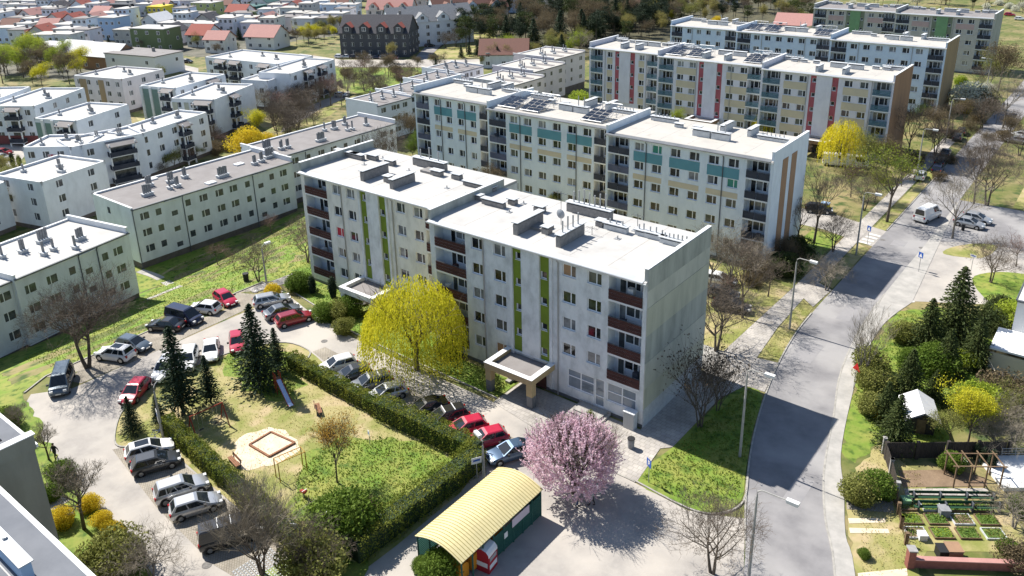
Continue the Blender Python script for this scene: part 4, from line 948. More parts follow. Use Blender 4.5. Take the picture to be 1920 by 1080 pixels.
# ================================================================ far town
TOWN_WALLS = {'white': 'wall_white', 'grey': 'plaster_far', 'pale blue': 'plaster_sky', 'cream': 'plaster_cream', 'lilac': 'plaster_lilac', 'pink': 'wall_pinkish'}
mat('tile_red', (0.33, 0.09, 0.065), (0.26, 0.075, 0.06), scale=1.5, stretch=(1, 1, 6))
mat('tile_pink', (0.45, 0.24, 0.21), (0.38, 0.20, 0.18), scale=1.5, stretch=(1, 1, 6))
mat('tile_brown', (0.20, 0.10, 0.075), (0.16, 0.085, 0.07), scale=1.5, stretch=(1, 1, 6))
mat('tile_dark', (0.05, 0.05, 0.06), (0.075, 0.075, 0.085), scale=1.5, stretch=(1, 1, 6))
mat('tile_white', (0.66, 0.66, 0.66), (0.58, 0.58, 0.59), scale=1.0)
mat('tile_green', (0.05, 0.115, 0.115), (0.065, 0.14, 0.135), scale=1.5)
mat('wall_yellow', (0.62, 0.50, 0.05)); mat('wall_lime', (0.42, 0.46, 0.20)); mat('wall_green', (0.13, 0.17, 0.085)); mat('wall_teal', (0.025, 0.12, 0.11)); mat('wall_dark', (0.07, 0.075, 0.085)); mat('wall_blue', (0.33, 0.46, 0.62)); mat('wall_bright', (0.72, 0.72, 0.71))
HPROTO = {}
def house_proto(kind):
    """kit of meshes for one town house, local origin at its front left corner"""
    if kind in HPROTO: return HPROTO[kind]
    W, D, H, roof = kind; parts = []
    mb = MB(); n = 2 if H < 7 else 3
    wins = {'f': [(W*(i+0.5)/3-0.6, 1.0+2.8*k, 1.3, 1.25) for i in range(3) for k in range(n) if (i*3+k*2) % 4 != 1], 'r': [(D*(i+0.5)/2-0.5, 1.0+2.8*k, 1.1, 1.2) for i in range(2) for k in range(n) if (i+k) % 2 == 0]}
    mb.M = Matrix.Identity(4); wall(mb, 0, W, -1, H, []); mb.M = Matrix.Translation((W, 0, 0)) @ Matrix.Rotation(rad(90), 4, 'Z'); wall(mb, 0, D, -1, H, [])
    mb.M = Matrix.Identity(4); mb.quad((W,D,-1),(0,D,-1),(0,D,H),(W,D,H)); mb.quad((0,D,-1),(0,0,-1),(0,0,H),(0,D,H))
    if roof == 'flat':
        q = MB(); q.box(-0.25, W+0.25, -0.25, D+0.25, H, H+0.3)
    else:
        ov = 0.5; q = MB(); hr = W*0.36 if roof == 'gable_y' else D*0.36
        if roof == 'gable_y':
            q.poly([(-ov,-ov,H-0.15),(W/2,-ov,H+hr),(W/2,D+ov,H+hr),(-ov,D+ov,H-0.15)]); q.poly([(W/2,-ov,H+hr),(W+ov,-ov,H-0.15),(W+ov,D+ov,H-0.15),(W/2,D+ov,H+hr)])
            q.poly([(-ov,-ov,H-0.32),(-ov,D+ov,H-0.32),(W/2,D+ov,H+hr-0.2),(W/2,-ov,H+hr-0.2)]); q.poly([(W/2,-ov,H+hr-0.2),(W/2,D+ov,H+hr-0.2),(W+ov,D+ov,H-0.32),(W+ov,-ov,H-0.32)])
            mb.poly([(0,0,H),(W,0,H),(W/2,0,H+hr-0.25)]); mb.poly([(W,D,H),(0,D,H),(W/2,D,H+hr-0.25)])
        else:
            q.poly([(-ov,-ov,H-0.15),(W+ov,-ov,H-0.15),(W+ov,D/2,H+hr),(-ov,D/2,H+hr)]); q.poly([(W+ov,D+ov,H-0.15),(-ov,D+ov,H-0.15),(-ov,D/2,H+hr),(W+ov,D/2,H+hr)])
            q.poly([(-ov,-ov,H-0.32),(-ov,D/2,H+hr-0.2),(W+ov,D/2,H+hr-0.2),(W+ov,-ov,H-0.32)]); q.poly([(W+ov,D+ov,H-0.32),(W+ov,D/2,H+hr-0.2),(-ov,D/2,H+hr-0.2),(-ov,D+ov,H-0.32)])
            mb.poly([(W,0,H),(W,D,H),(W,D/2,H+hr-0.25)]); mb.poly([(0,D,H),(0,0,H),(0,D/2,H+hr-0.25)])
    c = MB(); cx, cy, ch = W*0.62, D*0.6, (H+0.2 if roof == 'flat' else H+0.6); c.box(cx, cx+0.6, cy, cy+0.9, ch, ch+1.4)
    HPROTO[kind] = (mb.mesh('wall', 'wall_white'), q.mesh('roof', 'roof_felt'), c.mesh('chimney', 'brick_vent'), wins)
    return HPROTO[kind]
def town_house(label, loc, rz, kind, wm, rm, group=None, name='town_house'):
    wmesh, rmesh, cmesh, wins = house_proto(kind)
    T = thing(name, label, 'house', loc, rz, group)
    for nm, me, m in (('wall', wmesh, wm), ('roof', rmesh, rm), ('chimney', cmesh, None)):
        o = link(nm, me, T)
        if m and m != me.materials[0].name: o.material_slots[0].link = 'OBJECT'; o.material_slots[0].material = MATS[m]
    for (u, z, w, h) in wins['f']: far_window(T, u, -0.01, z, w, h)
    for (u, z, w, h) in wins['r']: far_window(T, kind[0]+0.01, u, z, w, h, rad(90))
    return T
def inside(p, poly):
    c = False; n = len(poly)
    for i in range(n):
        a, b = poly[i], poly[(i+1) % n]
        if (a[1] > p[1]) != (b[1] > p[1]) and p[0] < (b[0]-a[0])*(p[1]-a[1])/(b[1]-a[1])+a[0]: c = not c
    return c
def px_of(p):
    d = Vector(p)-Vector((0, 0, CAM_H)); x, y, z = CX.dot(d), CD.dot(d), _f.dot(d)
    return (PPX+FPX*x/z, PPY+FPX*y/z)
TR = random.Random(23)
KINDS_ = [(8, 8, 6.2, 'flat'), (9.5, 8, 6.4, 'flat'), (7, 9, 8.4, 'flat'), (10, 9, 6.0, 'flat'), (9, 8, 5.2, 'gable_x'), (8, 9, 5.4, 'gable_y')]
region = [(-60, -14), (640, -14), (655, 22), (640, 58), (560, 68), (500, 84), (400, 104), (330, 100), (262, 98), (190, 80), (120, 98), (70, 96), (0, 88), (-60, 80)]
special = []
def place(label, px, py, kind, wm, rm, ang=20.0):
    p = G(px, py); special.append(p); return town_house(label, p, rad(ang), kind, wm, rm, 'coloured houses of the far town')
place('bright yellow cube house among the far white houses', 281, 47, (8, 9, 8.6, 'flat'), 'wall_yellow', 'wall_yellow')
place('lime green flat-roofed house in the far town', 362, 38, (12, 10, 8.4, 'flat'), 'wall_lime', 'roof_felt')
place('dark teal house with green pitched roof in the far town', 445, 36, (12, 10, 6.2, 'flat'), 'wall_teal', 'tile_green')
place('dark green three-storey house above the school roof', 250, 95, (16, 10, 8.6, 'flat'), 'wall_green', 'roof_felt')
place('sky blue house left of the dark fir in the far town', 190, 75, (9, 9, 9.4, 'flat'), 'wall_blue', 'roof_felt')
place('white gabled house with a large bright roof in the far town', 268, 60, (9, 12, 5.0, 'gable_y'), 'wall_bright', 'tile_white')
place('house with wide orange pink tiled roof facing the street', 462, 92, (13, 11, 5.0, 'gable_x'), 'wall_bright', 'tile_pink')
place('house with bright red tiled roof near the street corner', 352, 88, (10, 10, 5.0, 'gable_x'), 'wall_offwhite', 'tile_red')
place('house with pink hipped roof left of the white gable', 172, 45, (10, 9, 5.2, 'gable_x'), 'wall_pinkish', 'tile_pink')
place('small house with pink gable at the far left', 38, 48, (8, 10, 5.2, 'gable_y'), 'wall_pinkish', 'tile_pink')
place('house with dark red gable behind the orange roofed one', 425, 42, (11, 9, 5.2, 'gable_x'), 'wall_pinkish', 'tile_red')
place('brown tiled gable house beside the lime green one', 400, 28, (11, 9, 5.4, 'gable_x'), 'wall_offwhite', 'tile_brown')
place('dark grey cube house in the far town centre', 205, 32, (13, 9, 6.4, 'flat'), 'wall_dark', 'wall_dark')
place('house with dark green pitched roof near the top', 472, 26, (10, 14, 6, 'gable_y'), 'wall_bright', 'tile_green')
place('low white barn-like house with a wide pale roof', 112, 118, (14, 10, 4.4, 'gable_x'), 'wall_offwhite', 'tile_white', 12)
place('white house with pale pitched roof left of the school', 152, 128, (18, 11, 4.8, 'gable_x'), 'gable_brown', 'tile_white', 12)
place('long white school building with dark flat roof', 202, 135, (24, 12, 6.4, 'flat'), 'wall_bright', 'roof_dark', 12)
place('pale hall with flat roof behind the yellow-green trees', 45, 108, (22, 12, 4.4, 'flat'), 'wall_offwhite', 'tile_white', 12)
ADJ = ['plain', 'tall', 'broad', 'long', 'gabled', 'narrow gabled']
nh = 0; e1 = Vector((math.cos(rad(28)), math.sin(rad(28)))); e2 = Vector((-e1.y, e1.x))
for r in range(-10, 30):
    j0 = TR.random()*10; j = -40
    while j < 60:
        j += 1
        if TR.random() < 0.10: continue
        c = Vector((-430, 240))+e1*(j*9.6+j0)+e2*(r*17.5+TR.uniform(-3.5, 3.5)); p = Vector((c.x, c.y, LOW))
        q = px_of(p)
        if not inside(q, region) or any((p-s).length < 14 for s in special): continue
        if nh >= 295: continue
        ki = TR.choices(range(6), (5, 4, 4, 3, 1.2, 1.2))[0]; kind = KINDS_[ki]
        wc = TR.choices(list(TOWN_WALLS), (6, 3, 2.5, 1.5, 2, 1))[0]
        rm = TR.choice(('roof_felt', 'roof_felt', 'roof_felt_tan', 'roof_dark')) if kind[3] == 'flat' else TR.choice(('tile_red', 'tile_brown', 'tile_dark', 'tile_pink', 'tile_dark'))
        rn = {'tile_red': 'red', 'tile_brown': 'brown', 'tile_dark': 'dark', 'tile_pink': 'pink', 'roof_dark': 'dark', 'roof_felt': 'pale', 'roof_felt_tan': 'pale'}[rm]
        town_house('%s %s house with %s roof in the far town' % (ADJ[ki], wc, rn), p, rad(28+TR.uniform(-5, 5)), kind, TOWN_WALLS[wc], rm, 'houses of the far town'); nh += 1
print('town houses', nh)
# ================================================================ tenements right of the town
def gabled_row(label, px, py, rz, W, D, H, n, wm, rm, dorm=None, cat='building', base=None):
    """tall terrace with steep roof, cross gables and dormers"""
    p = G(px, py) if base is None else Vector(base)
    T = thing('terraced_building', label, cat, p, rz)
    shell(T, 0, 0, W, D, 0, H, {'f': [(W*(i+0.5)/(n*2)-0.6, 1.0+2.8*k, 1.3, 1.4) for i in range(n*2) for k in range(int(H/2.8))], 'r': [(D*(i+0.5)/3-0.6, 1.0+2.8*k, 1.2, 1.4) for i in range(3) for k in range(int(H/2.8))]}, wm, rm, par=(0, 0, 0, 0), plinth=0.0, eaves=None)
    hr = D*0.45; q = MB()
    q.poly([(-0.4,-0.5,H-0.1),(W+0.4,-0.5,H-0.1),(W+0.4,D/2,H+hr),(-0.4,D/2,H+hr)]); q.poly([(W+0.4,D+0.5,H-0.1),(-0.4,D+0.5,H-0.1),(-0.4,D/2,H+hr),(W+0.4,D/2,H+hr)]); q.build('pitched_roof', rm, T)
    q = MB(); q.poly([(W,0,H),(W,D,H),(W,D/2,H+hr-0.15)]); q.poly([(0,D,H),(0,0,H),(0,D/2,H+hr-0.15)]); q.build('gable', wm, T)
    for i in range(n):
        cx = W*(i+0.5)/n; g = W/n*0.27; q = MB(); z0 = H-0.2; z1 = H+hr*0.62
        q.poly([(cx-g,-0.6,z0),(cx+g,-0.6,z0),(cx+g,-0.6,z1-g*0.8),(cx,-0.6,z1),(cx-g,-0.6,z1-g*0.8)])
        q.mi = 1; q.quad((cx-g-0.3,-0.9,z1-g*0.8-0.25),(cx,-0.9,z1+0.05),(cx,D/2,z1+0.05),(cx-g-0.3,D/2,z1-g*0.8-0.25)); q.quad((cx,-0.9,z1+0.05),(cx+g+0.3,-0.9,z1-g*0.8-0.25),(cx+g+0.3,D/2,z1-g*0.8-0.25),(cx,D/2,z1+0.05))
        q.mi = 0; q.quad((cx-g,D/3,z0),(cx-g,-0.6,z0),(cx-g,-0.6,z1-g*0.8),(cx-g,D/3,z1-g*0.8)); q.quad((cx+g,-0.6,z0),(cx+g,D/3,z0),(cx+g,D/3,z1-g*0.8),(cx+g,-0.6,z1-g*0.8))
        d = q.build('dormer', [wm, dorm or rm], T); far_window(d, cx-0.7, -0.62, z0+1.0, 1.4, 1.3)
    for i in range(3):
        q = MB(); q.box(W*(0.2+0.3*i), W*(0.2+0.3*i)+0.8, D*0.55, D*0.55+0.7, H+hr*0.6, H+hr+1.2); q.build('chimney', 'brick_vent', T)
    return T
gabled_row('tall terrace with dark roofs, red dormer tops and white ground floor', 640, 106, rad(28), 26, 13, 8.6, 4, 'wall_dark', 'tile_dark', 'tile_red')
gabled_row('white terrace with steep grey gables behind the dark one', 735, 92, rad(62), 34, 12, 9.5, 4, 'wall_white', 'chimney_grey')
gabled_row('white terrace with brown roof further along the street', 818, 62, rad(62), 34, 13, 9.0, 3, 'wall_white', 'tile_brown')
gabled_row('pink terrace with red gables near the top edge', 688, 42, rad(30), 22, 11, 6.0, 3, 'wall_pinkish', 'tile_pink', 'tile_red')
gabled_row('second pink terrace with red gables at the top edge', 742, 22, rad(30), 30, 11, 6.4, 4, 'wall_pinkish', 'tile_pink', 'tile_red')
gabled_row('large white building with dark roofs at the top edge', 862, 24, rad(30), 34, 14, 11, 3, 'wall_blue', 'tile_dark')
sg = [(900, 128, (16, 12, 4.6, 'gable_x'), 'wall_offwhite', 'tile_brown', 35, 'brown tiled family house beside the terraced low blocks'), (985, 38, (14, 14, 4.6, 'gable_y'), 'wall_bright', 'chimney_grey', 20, 'grey roofed house hidden among the pines'), (1150, 28, (12, 11, 4.6, 'gable_x'), 'wall_bright', 'tile_pink', 15, 'pink roofed house among the trees at the top'),
      (1450, 66, (14, 11, 4.4, 'gable_x'), 'wall_bright', 'tile_pink', 8, 'pink roofed house behind the sky blue block'), (1200, 10, (12, 11, 4.6, 'gable_x'), 'wall_pinkish', 'tile_red', 15, 'red roofed house at the top edge above the pines'), (1330, 8, (12, 11, 4.6, 'gable_x'), 'wall_pinkish', 'tile_pink', 8, 'small pink house at the top edge behind the pines')]
for px, py, k, wm, rm, a, lb in sg: town_house(lb, G(px, py), rad(a), k, wm, rm, None, 'family_house')
# ================================================================ vegetation kit
import numpy as np
NR = np.random.default_rng(3)
mat('bark', (0.085, 0.068, 0.052), (0.13, 0.108, 0.085), scale=3, coords='obj', bump=0.3)
mat('bark_grey', (0.15, 0.135, 0.115), (0.22, 0.20, 0.175), scale=3, coords='obj', bump=0.3)
mat('twig', (0.115, 0.088, 0.066), (0.17, 0.14, 0.11), scale=1.5, coords='obj')
mat('twig_pale', (0.21, 0.18, 0.14), (0.28, 0.245, 0.19), scale=1.5, coords='obj')
mat('twig_red', (0.17, 0.105, 0.09), (0.24, 0.16, 0.135), scale=1.5, coords='obj')
leafmat('leaf_willow', (0.46, 0.46, 0.025), (0.68, 0.62, 0.05), 0.9, 0.42)
leafmat('leaf_willow2', (0.62, 0.55, 0.025), (0.78, 0.68, 0.06), 0.9, 0.4)
leafmat('leaf_cherry', (0.70, 0.46, 0.55), (0.86, 0.70, 0.76), 1.0, 0.42)
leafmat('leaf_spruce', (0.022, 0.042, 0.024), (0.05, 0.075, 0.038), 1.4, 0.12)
leafmat('leaf_yew', (0.03, 0.05, 0.016), (0.085, 0.105, 0.03), 0.9, 0.15)
leafmat('leaf_pine', (0.018, 0.032, 0.018), (0.042, 0.06, 0.032), 0.35, 0.12)
leafmat('leaf_hedge', (0.10, 0.15, 0.02), (0.26, 0.27, 0.045), 0.9, 0.3)
leafmat('leaf_green', (0.085, 0.15, 0.018), (0.17, 0.24, 0.04), 0.9, 0.35)
leafmat('leaf_fresh', (0.24, 0.33, 0.03), (0.38, 0.44, 0.06), 0.7, 0.4)
leafmat('leaf_yellow', (0.58, 0.44, 0.02), (0.74, 0.58, 0.05), 0.9, 0.35)
leafmat('leaf_olive', (0.16, 0.18, 0.04), (0.29, 0.29, 0.085), 0.8, 0.3)
leafmat('leaf_birch', (0.24, 0.215, 0.065), (0.36, 0.32, 0.10), 0.5, 0.35)
leafmat('leaf_brown', (0.12, 0.092, 0.05), (0.19, 0.15, 0.09), 0.5, 0.3)
leafmat('leaf_orange', (0.36, 0.20, 0.03), (0.52, 0.32, 0.06), 0.7, 0.35)
leafmat('leaf_white', (0.62, 0.62, 0.50), (0.75, 0.75, 0.66), 0.8, 0.35)
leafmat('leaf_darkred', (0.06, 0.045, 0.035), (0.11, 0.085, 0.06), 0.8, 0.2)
def leafmesh(name, P, size, m, axis=None, aspect=0.55, jit=0.35):
    """small quads at the points P (N,3); axis: preferred long direction per leaf"""
    P = np.asarray(P, float); N = len(P)
    u = NR.normal(size=(N, 3)) if axis is None else np.asarray(axis, float)+NR.normal(size=(N, 3))*jit
    u /= np.linalg.norm(u, axis=1)[:, None]+1e-9
    w = NR.normal(size=(N, 3)); v = np.cross(u, w); v /= np.linalg.norm(v, axis=1)[:, None]+1e-9
    s = (size*(0.6+0.8*NR.random(N)))[:, None] if np.isscalar(size) else np.asarray(size)[:, None]
    a, b = u*s*0.5, v*s*0.5*aspect
    V = np.stack([P-a, P-b*1.0+a*0.15, P+a, P+b*1.0+a*0.15], axis=1).reshape(-1, 3)
    me = bpy.data.meshes.new(name)
    me.vertices.add(4*N); me.vertices.foreach_set('co', V.astype(np.float32).ravel())
    me.loops.add(4*N); me.loops.foreach_set('vertex_index', np.arange(4*N, dtype=np.int32))
    me.polygons.add(N); me.polygons.foreach_set('loop_start', np.arange(0, 4*N, 4, dtype=np.int32))
    me.update(calc_edges=True); me.materials.append(MATS[m]); return me
def skeleton(seed, h, spread=0.6, trunk=0.3, levels=5, kids=4, r0=0.16, stems=1, lift=0.25, min_r=0.012, droop=0.0, ratio=0.62):
    """tapered trunk, limbs and twigs; returns two builders and the twig tips"""
    R = random.Random(seed); A, B = MB(), MB(); tips = []
    def br(p, d, L, r, lev):
        n = 4 if lev <= 1 else 3; pts = [p]; rs = [r]; q = Vector(p); dd = Vector(d)
        for i in range(n):
            dd = (dd+Vector((R.uniform(-1, 1), R.uniform(-1, 1), R.uniform(-1, 1)))*(0.16 if lev else 0.06)+Vector((0, 0, lift*0.22-droop*0.25*lev/levels))).normalized()
            q = q+dd*(L/n); pts.append(q.copy()); rs.append(max(min_r*0.6, r*(1-0.55*(i+1)/n)))
        (A if lev <= 1 else B).tube(pts, rs, 7 if lev == 0 else (5 if lev == 1 else 3), cap=False)
        if lev >= levels: tips.append(q.copy()); return
        k = kids if lev > 0 else kids+2
        for j in range(k):
            t = R.uniform(0.35, 1.0) if lev else (R.uniform(0.55, 1.0) if levels > 3 else R.uniform(0.3, 1))
            i = min(n-1, int(t*n)); f = t*n-i; s = pts[i].lerp(pts[min(n, i+1)], f)
            az = 2*math.pi*(j/k)+R.uniform(-0.6, 0.6); sp = spread*(0.8+0.5*R.random())
            ux = dd.orthogonal().normalized(); uy = dd.cross(ux)
            nd = (dd*math.cos(sp)+(ux*math.cos(az)+uy*math.sin(az))*math.sin(sp)).normalized()
            br(s, nd, L*ratio*R.uniform(0.8, 1.2) if lev else h*(1-trunk)*0.55*R.uniform(0.8, 1.2), max(min_r, rs[i]*0.62), lev+1)
    for s in range(stems):
        a = 2*math.pi*s/max(1, stems)+0.7; d = Vector((math.cos(a)*0.16*(stems > 1), math.sin(a)*0.16*(stems > 1), 1)).normalized()
        br(Vector((math.cos(a)*0.12*(stems > 1), math.sin(a)*0.12*(stems > 1), -0.2)), d, h*(trunk+0.25), r0, 0)
    return A, B, tips
PROTO = {}
def bare(key, seed, h, tm='twig', bm_='bark', **k):
    A, B, tips = skeleton(seed, h, **k)
    PROTO[key] = [('trunk', A.mesh('trunk', bm_, True)), ('crown', B.mesh('crown', tm))]
def leafy(key, seed, h, lm, n=6, size=0.16, sd=0.28, tm='twig', bm_='bark', **k):
    A, B, tips = skeleton(seed, h, **k)
    for v, f in ((B.v, B.f),):
        o = len(A.v); A.v += v; A.f += [tuple(i+o for i in q) for q in f]; A.m += [0]*len(f)
    t = np.array([tuple(x) for x in tips]); P = np.repeat(t, n, axis=0)+NR.normal(size=(len(t)*n, 3))*sd
    PROTO[key] = [('trunk', A.mesh('trunk', bm_, True)), ('crown', leafmesh('crown', P, size, lm))]
bare('bare1', 1, 9, spread=0.55, levels=5, kids=4, r0=0.20, lift=0.5)
bare('bare2', 2, 9, spread=0.62, levels=5, kids=4, r0=0.18, lift=0.3, tm='twig_pale', bm_='bark_grey')
bare('bare3', 3, 8, spread=0.5, levels=4, kids=5, r0=0.14, stems=3, lift=0.6, tm='twig_pale', trunk=0.15)
bare('bare4', 4, 8, spread=0.75, levels=5, kids=4, r0=0.18, stems=2, lift=0.35, trunk=0.2)
bare('bare5', 9, 7, spread=0.7, levels=4, kids=5, r0=0.15, lift=0.25, tm='twig_red', trunk=0.25)
bare('thin', 14, 8, spread=0.42, levels=4, kids=4, r0=0.11, lift=0.8, tm='twig_pale', bm_='bark_grey', trunk=0.2, stems=2)
bare('big', 6, 12, spread=0.72, levels=5, kids=5, r0=0.30, stems=2, lift=0.3, trunk=0.28)
bare('pollard', 7, 6, spread=0.85, levels=4, kids=6, r0=0.17, lift=0.9, trunk=0.35, tm='twig_pale', ratio=0.55)
bare('oldapple', 12, 6, spread=0.8, levels=4, kids=5, r0=0.16, stems=2, lift=0.15, trunk=0.2, bm_='bark_grey', tm='twig_pale')
leafy('young_orange', 21, 6.5, 'leaf_orange', 4, 0.13, 0.22, spread=0.5, levels=4, kids=5, r0=0.10, lift=0.5)
leafy('young_fresh', 22, 8, 'leaf_fresh', 7, 0.2, 0.3, spread=0.55, levels=4, kids=5, r0=0.16, lift=0.5)
leafy('birch', 23, 11, 'leaf_birch', 8, 0.24, 0.4, spread=0.45, levels=4, kids=5, r0=0.15, lift=0.5, bm_='bark_grey', tm='twig_pale')
leafy('brownish', 24, 9, 'leaf_brown', 7, 0.2, 0.4, spread=0.6, levels=4, kids=5, r0=0.16, lift=0.4)
leafy('olive', 25, 9, 'leaf_olive', 8, 0.22, 0.38, spread=0.6, levels=4, kids=5, r0=0.16, lift=0.4)
leafy('greenish', 26, 8, 'leaf_green', 9, 0.2, 0.35, spread=0.6, levels=4, kids=5, r0=0.16, lift=0.4)
leafy('yellowtree', 27, 8, 'leaf_willow', 9, 0.22, 0.35, spread=0.6, levels=4, kids=5, r0=0.16, lift=0.4)
leafy('whitebloom', 28, 5.5, 'leaf_white', 4, 0.15, 0.25, spread=0.7, levels=4, kids=5, r0=0.11, lift=0.35, stems=2, trunk=0.15)
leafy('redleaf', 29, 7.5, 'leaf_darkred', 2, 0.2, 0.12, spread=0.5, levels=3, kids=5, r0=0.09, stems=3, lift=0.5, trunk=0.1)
leafy('ivytree', 30, 9, 'leaf_hedge', 6, 0.22, 0.35, spread=0.6, levels=4, kids=4, r0=0.2, lift=0.4)
def cloud(n, f, seed=0):
    """n points in the unit ball scaled by f(direction), more of them near the surface"""
    d = NR.normal(size=(n, 3)); d /= np.linalg.norm(d, axis=1)[:, None]
    r = NR.random(n)**0.45
    return d*r[:, None]*f(d)[:, None]
def lumpy(seed, amp=0.22, k=9):
    R = np.random.default_rng(seed); D = R.normal(size=(k, 3)); D /= np.linalg.norm(D, axis=1)[:, None]; A = R.uniform(-amp, amp, k)
    return lambda d: 1+(np.clip(d@D.T, 0, 1)**5*A).sum(axis=1)
def shrub(key, seed, n, lm, size, shape=(0.72, 0.72, 1), amp=0.5, stem='bark', squash=0.62):
    P = cloud(n, lumpy(seed, amp, 26))*np.array(shape); P[:, 2] = P[:, 2]*squash+shape[2]*squash*0.8
    P = P[P[:, 2] > 0.02]
    spr = NR.normal(size=(n//5, 3)); spr /= np.linalg.norm(spr, axis=1)[:, None]; spr[:, 2] = np.abs(spr[:, 2])      # loose sprays outside the body
    S_ = spr*(0.95+0.28*NR.random(n//5))[:, None]*np.array(shape); S_[:, 2] = S_[:, 2]*squash+shape[2]*squash*0.8
    P = np.concatenate([P, S_[NR.random(len(S_)) < 0.5]])
    A = MB(); R = random.Random(seed)
    for i in range(7):
        a = 2*math.pi*i/7; A.tube([(0.05*math.cos(a), 0.05*math.sin(a), -0.1), (0.35*shape[0]*math.cos(a), 0.35*shape[1]*math.sin(a), shape[2]*squash), (0.6*shape[0]*math.cos(a), 0.6*shape[1]*math.sin(a), shape[2]*squash*1.5)], [0.05, 0.035, 0.012], 4, cap=False)
    PROTO[key] = [('trunk', A.mesh('trunk', stem)), ('crown', leafmesh('crown', P, size, lm))]
shrub('shrub_green', 41, 8000, 'leaf_green', 0.085)
shrub('shrub_olive', 42, 7500, 'leaf_olive', 0.085)
shrub('shrub_yellow', 43, 7500, 'leaf_yellow', 0.085)
shrub('shrub_dark', 44, 8000, 'leaf_yew', 0.085)
shrub('shrub_fresh', 45, 7500, 'leaf_fresh', 0.085)
shrub('shrub_white', 46, 6500, 'leaf_white', 0.085)
shrub('shrub_brown', 47, 3500, 'leaf_brown', 0.085)
shrub('thuja', 48, 4500, 'leaf_spruce', 0.10, (0.36, 0.36, 1.9), 0.12, squash=0.55)
shrub('thuja_gold', 49, 4500, 'leaf_hedge', 0.10, (0.36, 0.36, 1.9), 0.12, squash=0.55)
def conifer(key, seed, h, rad0, n, lm, size, base=0.12, dens=14):
    R = random.Random(seed); A = MB(); A.tube([(0, 0, -0.2), (0, 0, h*0.5), (0, 0, h*0.98)], [0.17*h/9, 0.10*h/9, 0.015], 7, cap=False)
    P = []; U = []; z = h*base; lay = 0
    while z < h*0.985:
        t = (z/h-base)/(1-base); r = rad0*(1-t)**0.85*(0.85+0.3*R.random())+0.1; k = max(4, int(dens*(1-0.55*t)))
        for j in range(k):
            a = 2*math.pi*(j+R.random()*0.6)/k+lay; L = r*(0.75+0.45*R.random()); dx, dy = math.cos(a), math.sin(a); m = max(4, int(n*L/rad0))
            for i in range(m):
                s = (i+R.random())/m; sw = 0.22*L*(1-s)*(R.random()-0.5)*2; zz = z-L*0.42*s+0.16*L*s*s+R.uniform(-0.12, 0.07)
                P.append((dx*L*s-dy*sw, dy*L*s+dx*sw, zz)); U.append((dx-dy*0.4*np.sign(sw), dy+dx*0.4*np.sign(sw), -0.25))
        z += h*0.024*(1.1-0.5*t)+0.01; lay += 1.3
    PROTO[key] = [('trunk', A.mesh('trunk', 'bark', True)), ('crown', leafmesh('crown', P, size, lm, U, 0.42, 0.25))]
conifer('spruce1', 51, 9, 2.5, 17, 'leaf_spruce', 0.34, 0.10, 16)
conifer('spruce2', 52, 9, 2.0, 15, 'leaf_spruce', 0.34, 0.16, 15)
conifer('spruce3', 53, 9, 3.6, 22, 'leaf_yew', 0.36, 0.02, 18)
def pine(key, seed, h, lm, r=2.2, n=14, per=230, size=0.34, tr=0.55):
    R = random.Random(seed); A = MB(); A.tube([(0, 0, -0.2), (0.1, 0, h*0.5), (0, 0.1, h*0.95)], [0.19, 0.14, 0.04], 6, cap=False); P = []
    for i in range(n):
        a = R.random()*6.28; z = h*(tr+(1-tr)*R.random()*0.95); rr = r*math.sqrt(max(0.08, 1-((z/h-0.72)/0.34)**2))*R.uniform(0.35, 0.95); c = np.array((rr*math.cos(a), rr*math.sin(a), z))
        A.tube([(0, 0, z-rr*0.5), tuple(c)], [0.05, 0.015], 4, cap=False)
        P.append(c+NR.normal(size=(per, 3))*np.array((0.62, 0.62, 0.38))*r/2.2)
    PROTO[key] = [('trunk', A.mesh('trunk', 'bark', True)), ('crown', leafmesh('crown', np.concatenate(P), size, lm, None, 0.45))]
pine('pine1', 61, 13, 'leaf_pine', 2.6, 18, 170, 0.4); pine('pine2', 62, 12, 'leaf_pine', 2.2, 16, 160, 0.4, 0.45); pine('pine3', 63, 12, 'leaf_yew', 2.6, 18, 150, 0.42, 0.4)
def willow(key, seed, h, r, strands, per, lm, size=0.17):
    R = random.Random(seed); A, B, tips = skeleton(seed, h*0.9, spread=0.62, trunk=0.25, levels=3, kids=5, r0=0.32, lift=0.25)
    o = len(A.v); A.v += B.v; A.f += [tuple(i+o for i in q) for q in B.f]; A.m += [0]*len(B.f)
    P = []; U = []; f = lumpy(seed, 0.16, 12)
    for s in range(strands):
        a = R.random()*6.283; rr = r*math.sqrt(R.random())*0.98; dome = math.sqrt(max(0, 1-(rr/r)**2))
        k = float(f(np.array([[math.cos(a)*rr/r, math.sin(a)*rr/r, dome]]))[0])
        z0 = h*(0.42+0.56*dome)*(0.8+0.2*k)*R.uniform(0.72, 1.0); L = R.uniform(0.25, 0.62)*h*(0.35+0.75*rr/r); L = min(L, z0-R.uniform(0.3, 2.2)); 
        if L < 0.4: continue
        x, y = math.cos(a)*rr*k, math.sin(a)*rr*k; sw = R.uniform(-0.25, 0.25)
        m = max(3, int(per*L/(0.4*h)))
        for i in range(m):
            t = i/m; out = 0.55*math.sin(min(1, t*2.2)*1.57)
            P.append((x+math.cos(a)*out+sw*t+R.uniform(-.07, .07), y+math.sin(a)*out+R.uniform(-.07, .07), z0-L*t*t*0.35-L*t*0.65)); U.append((math.cos(a)*0.25, math.sin(a)*0.25, -1))
    PROTO[key] = [('trunk', A.mesh('trunk', 'bark', True)), ('crown', leafmesh('crown', P, size, lm, U, 0.34, 0.22))]
willow('willow', 71, 10.0, 4.9, 1900, 15, 'leaf_willow', 0.26)
willow('willow_far', 72, 9.5, 4.3, 800, 13, 'leaf_willow2', 0.34)
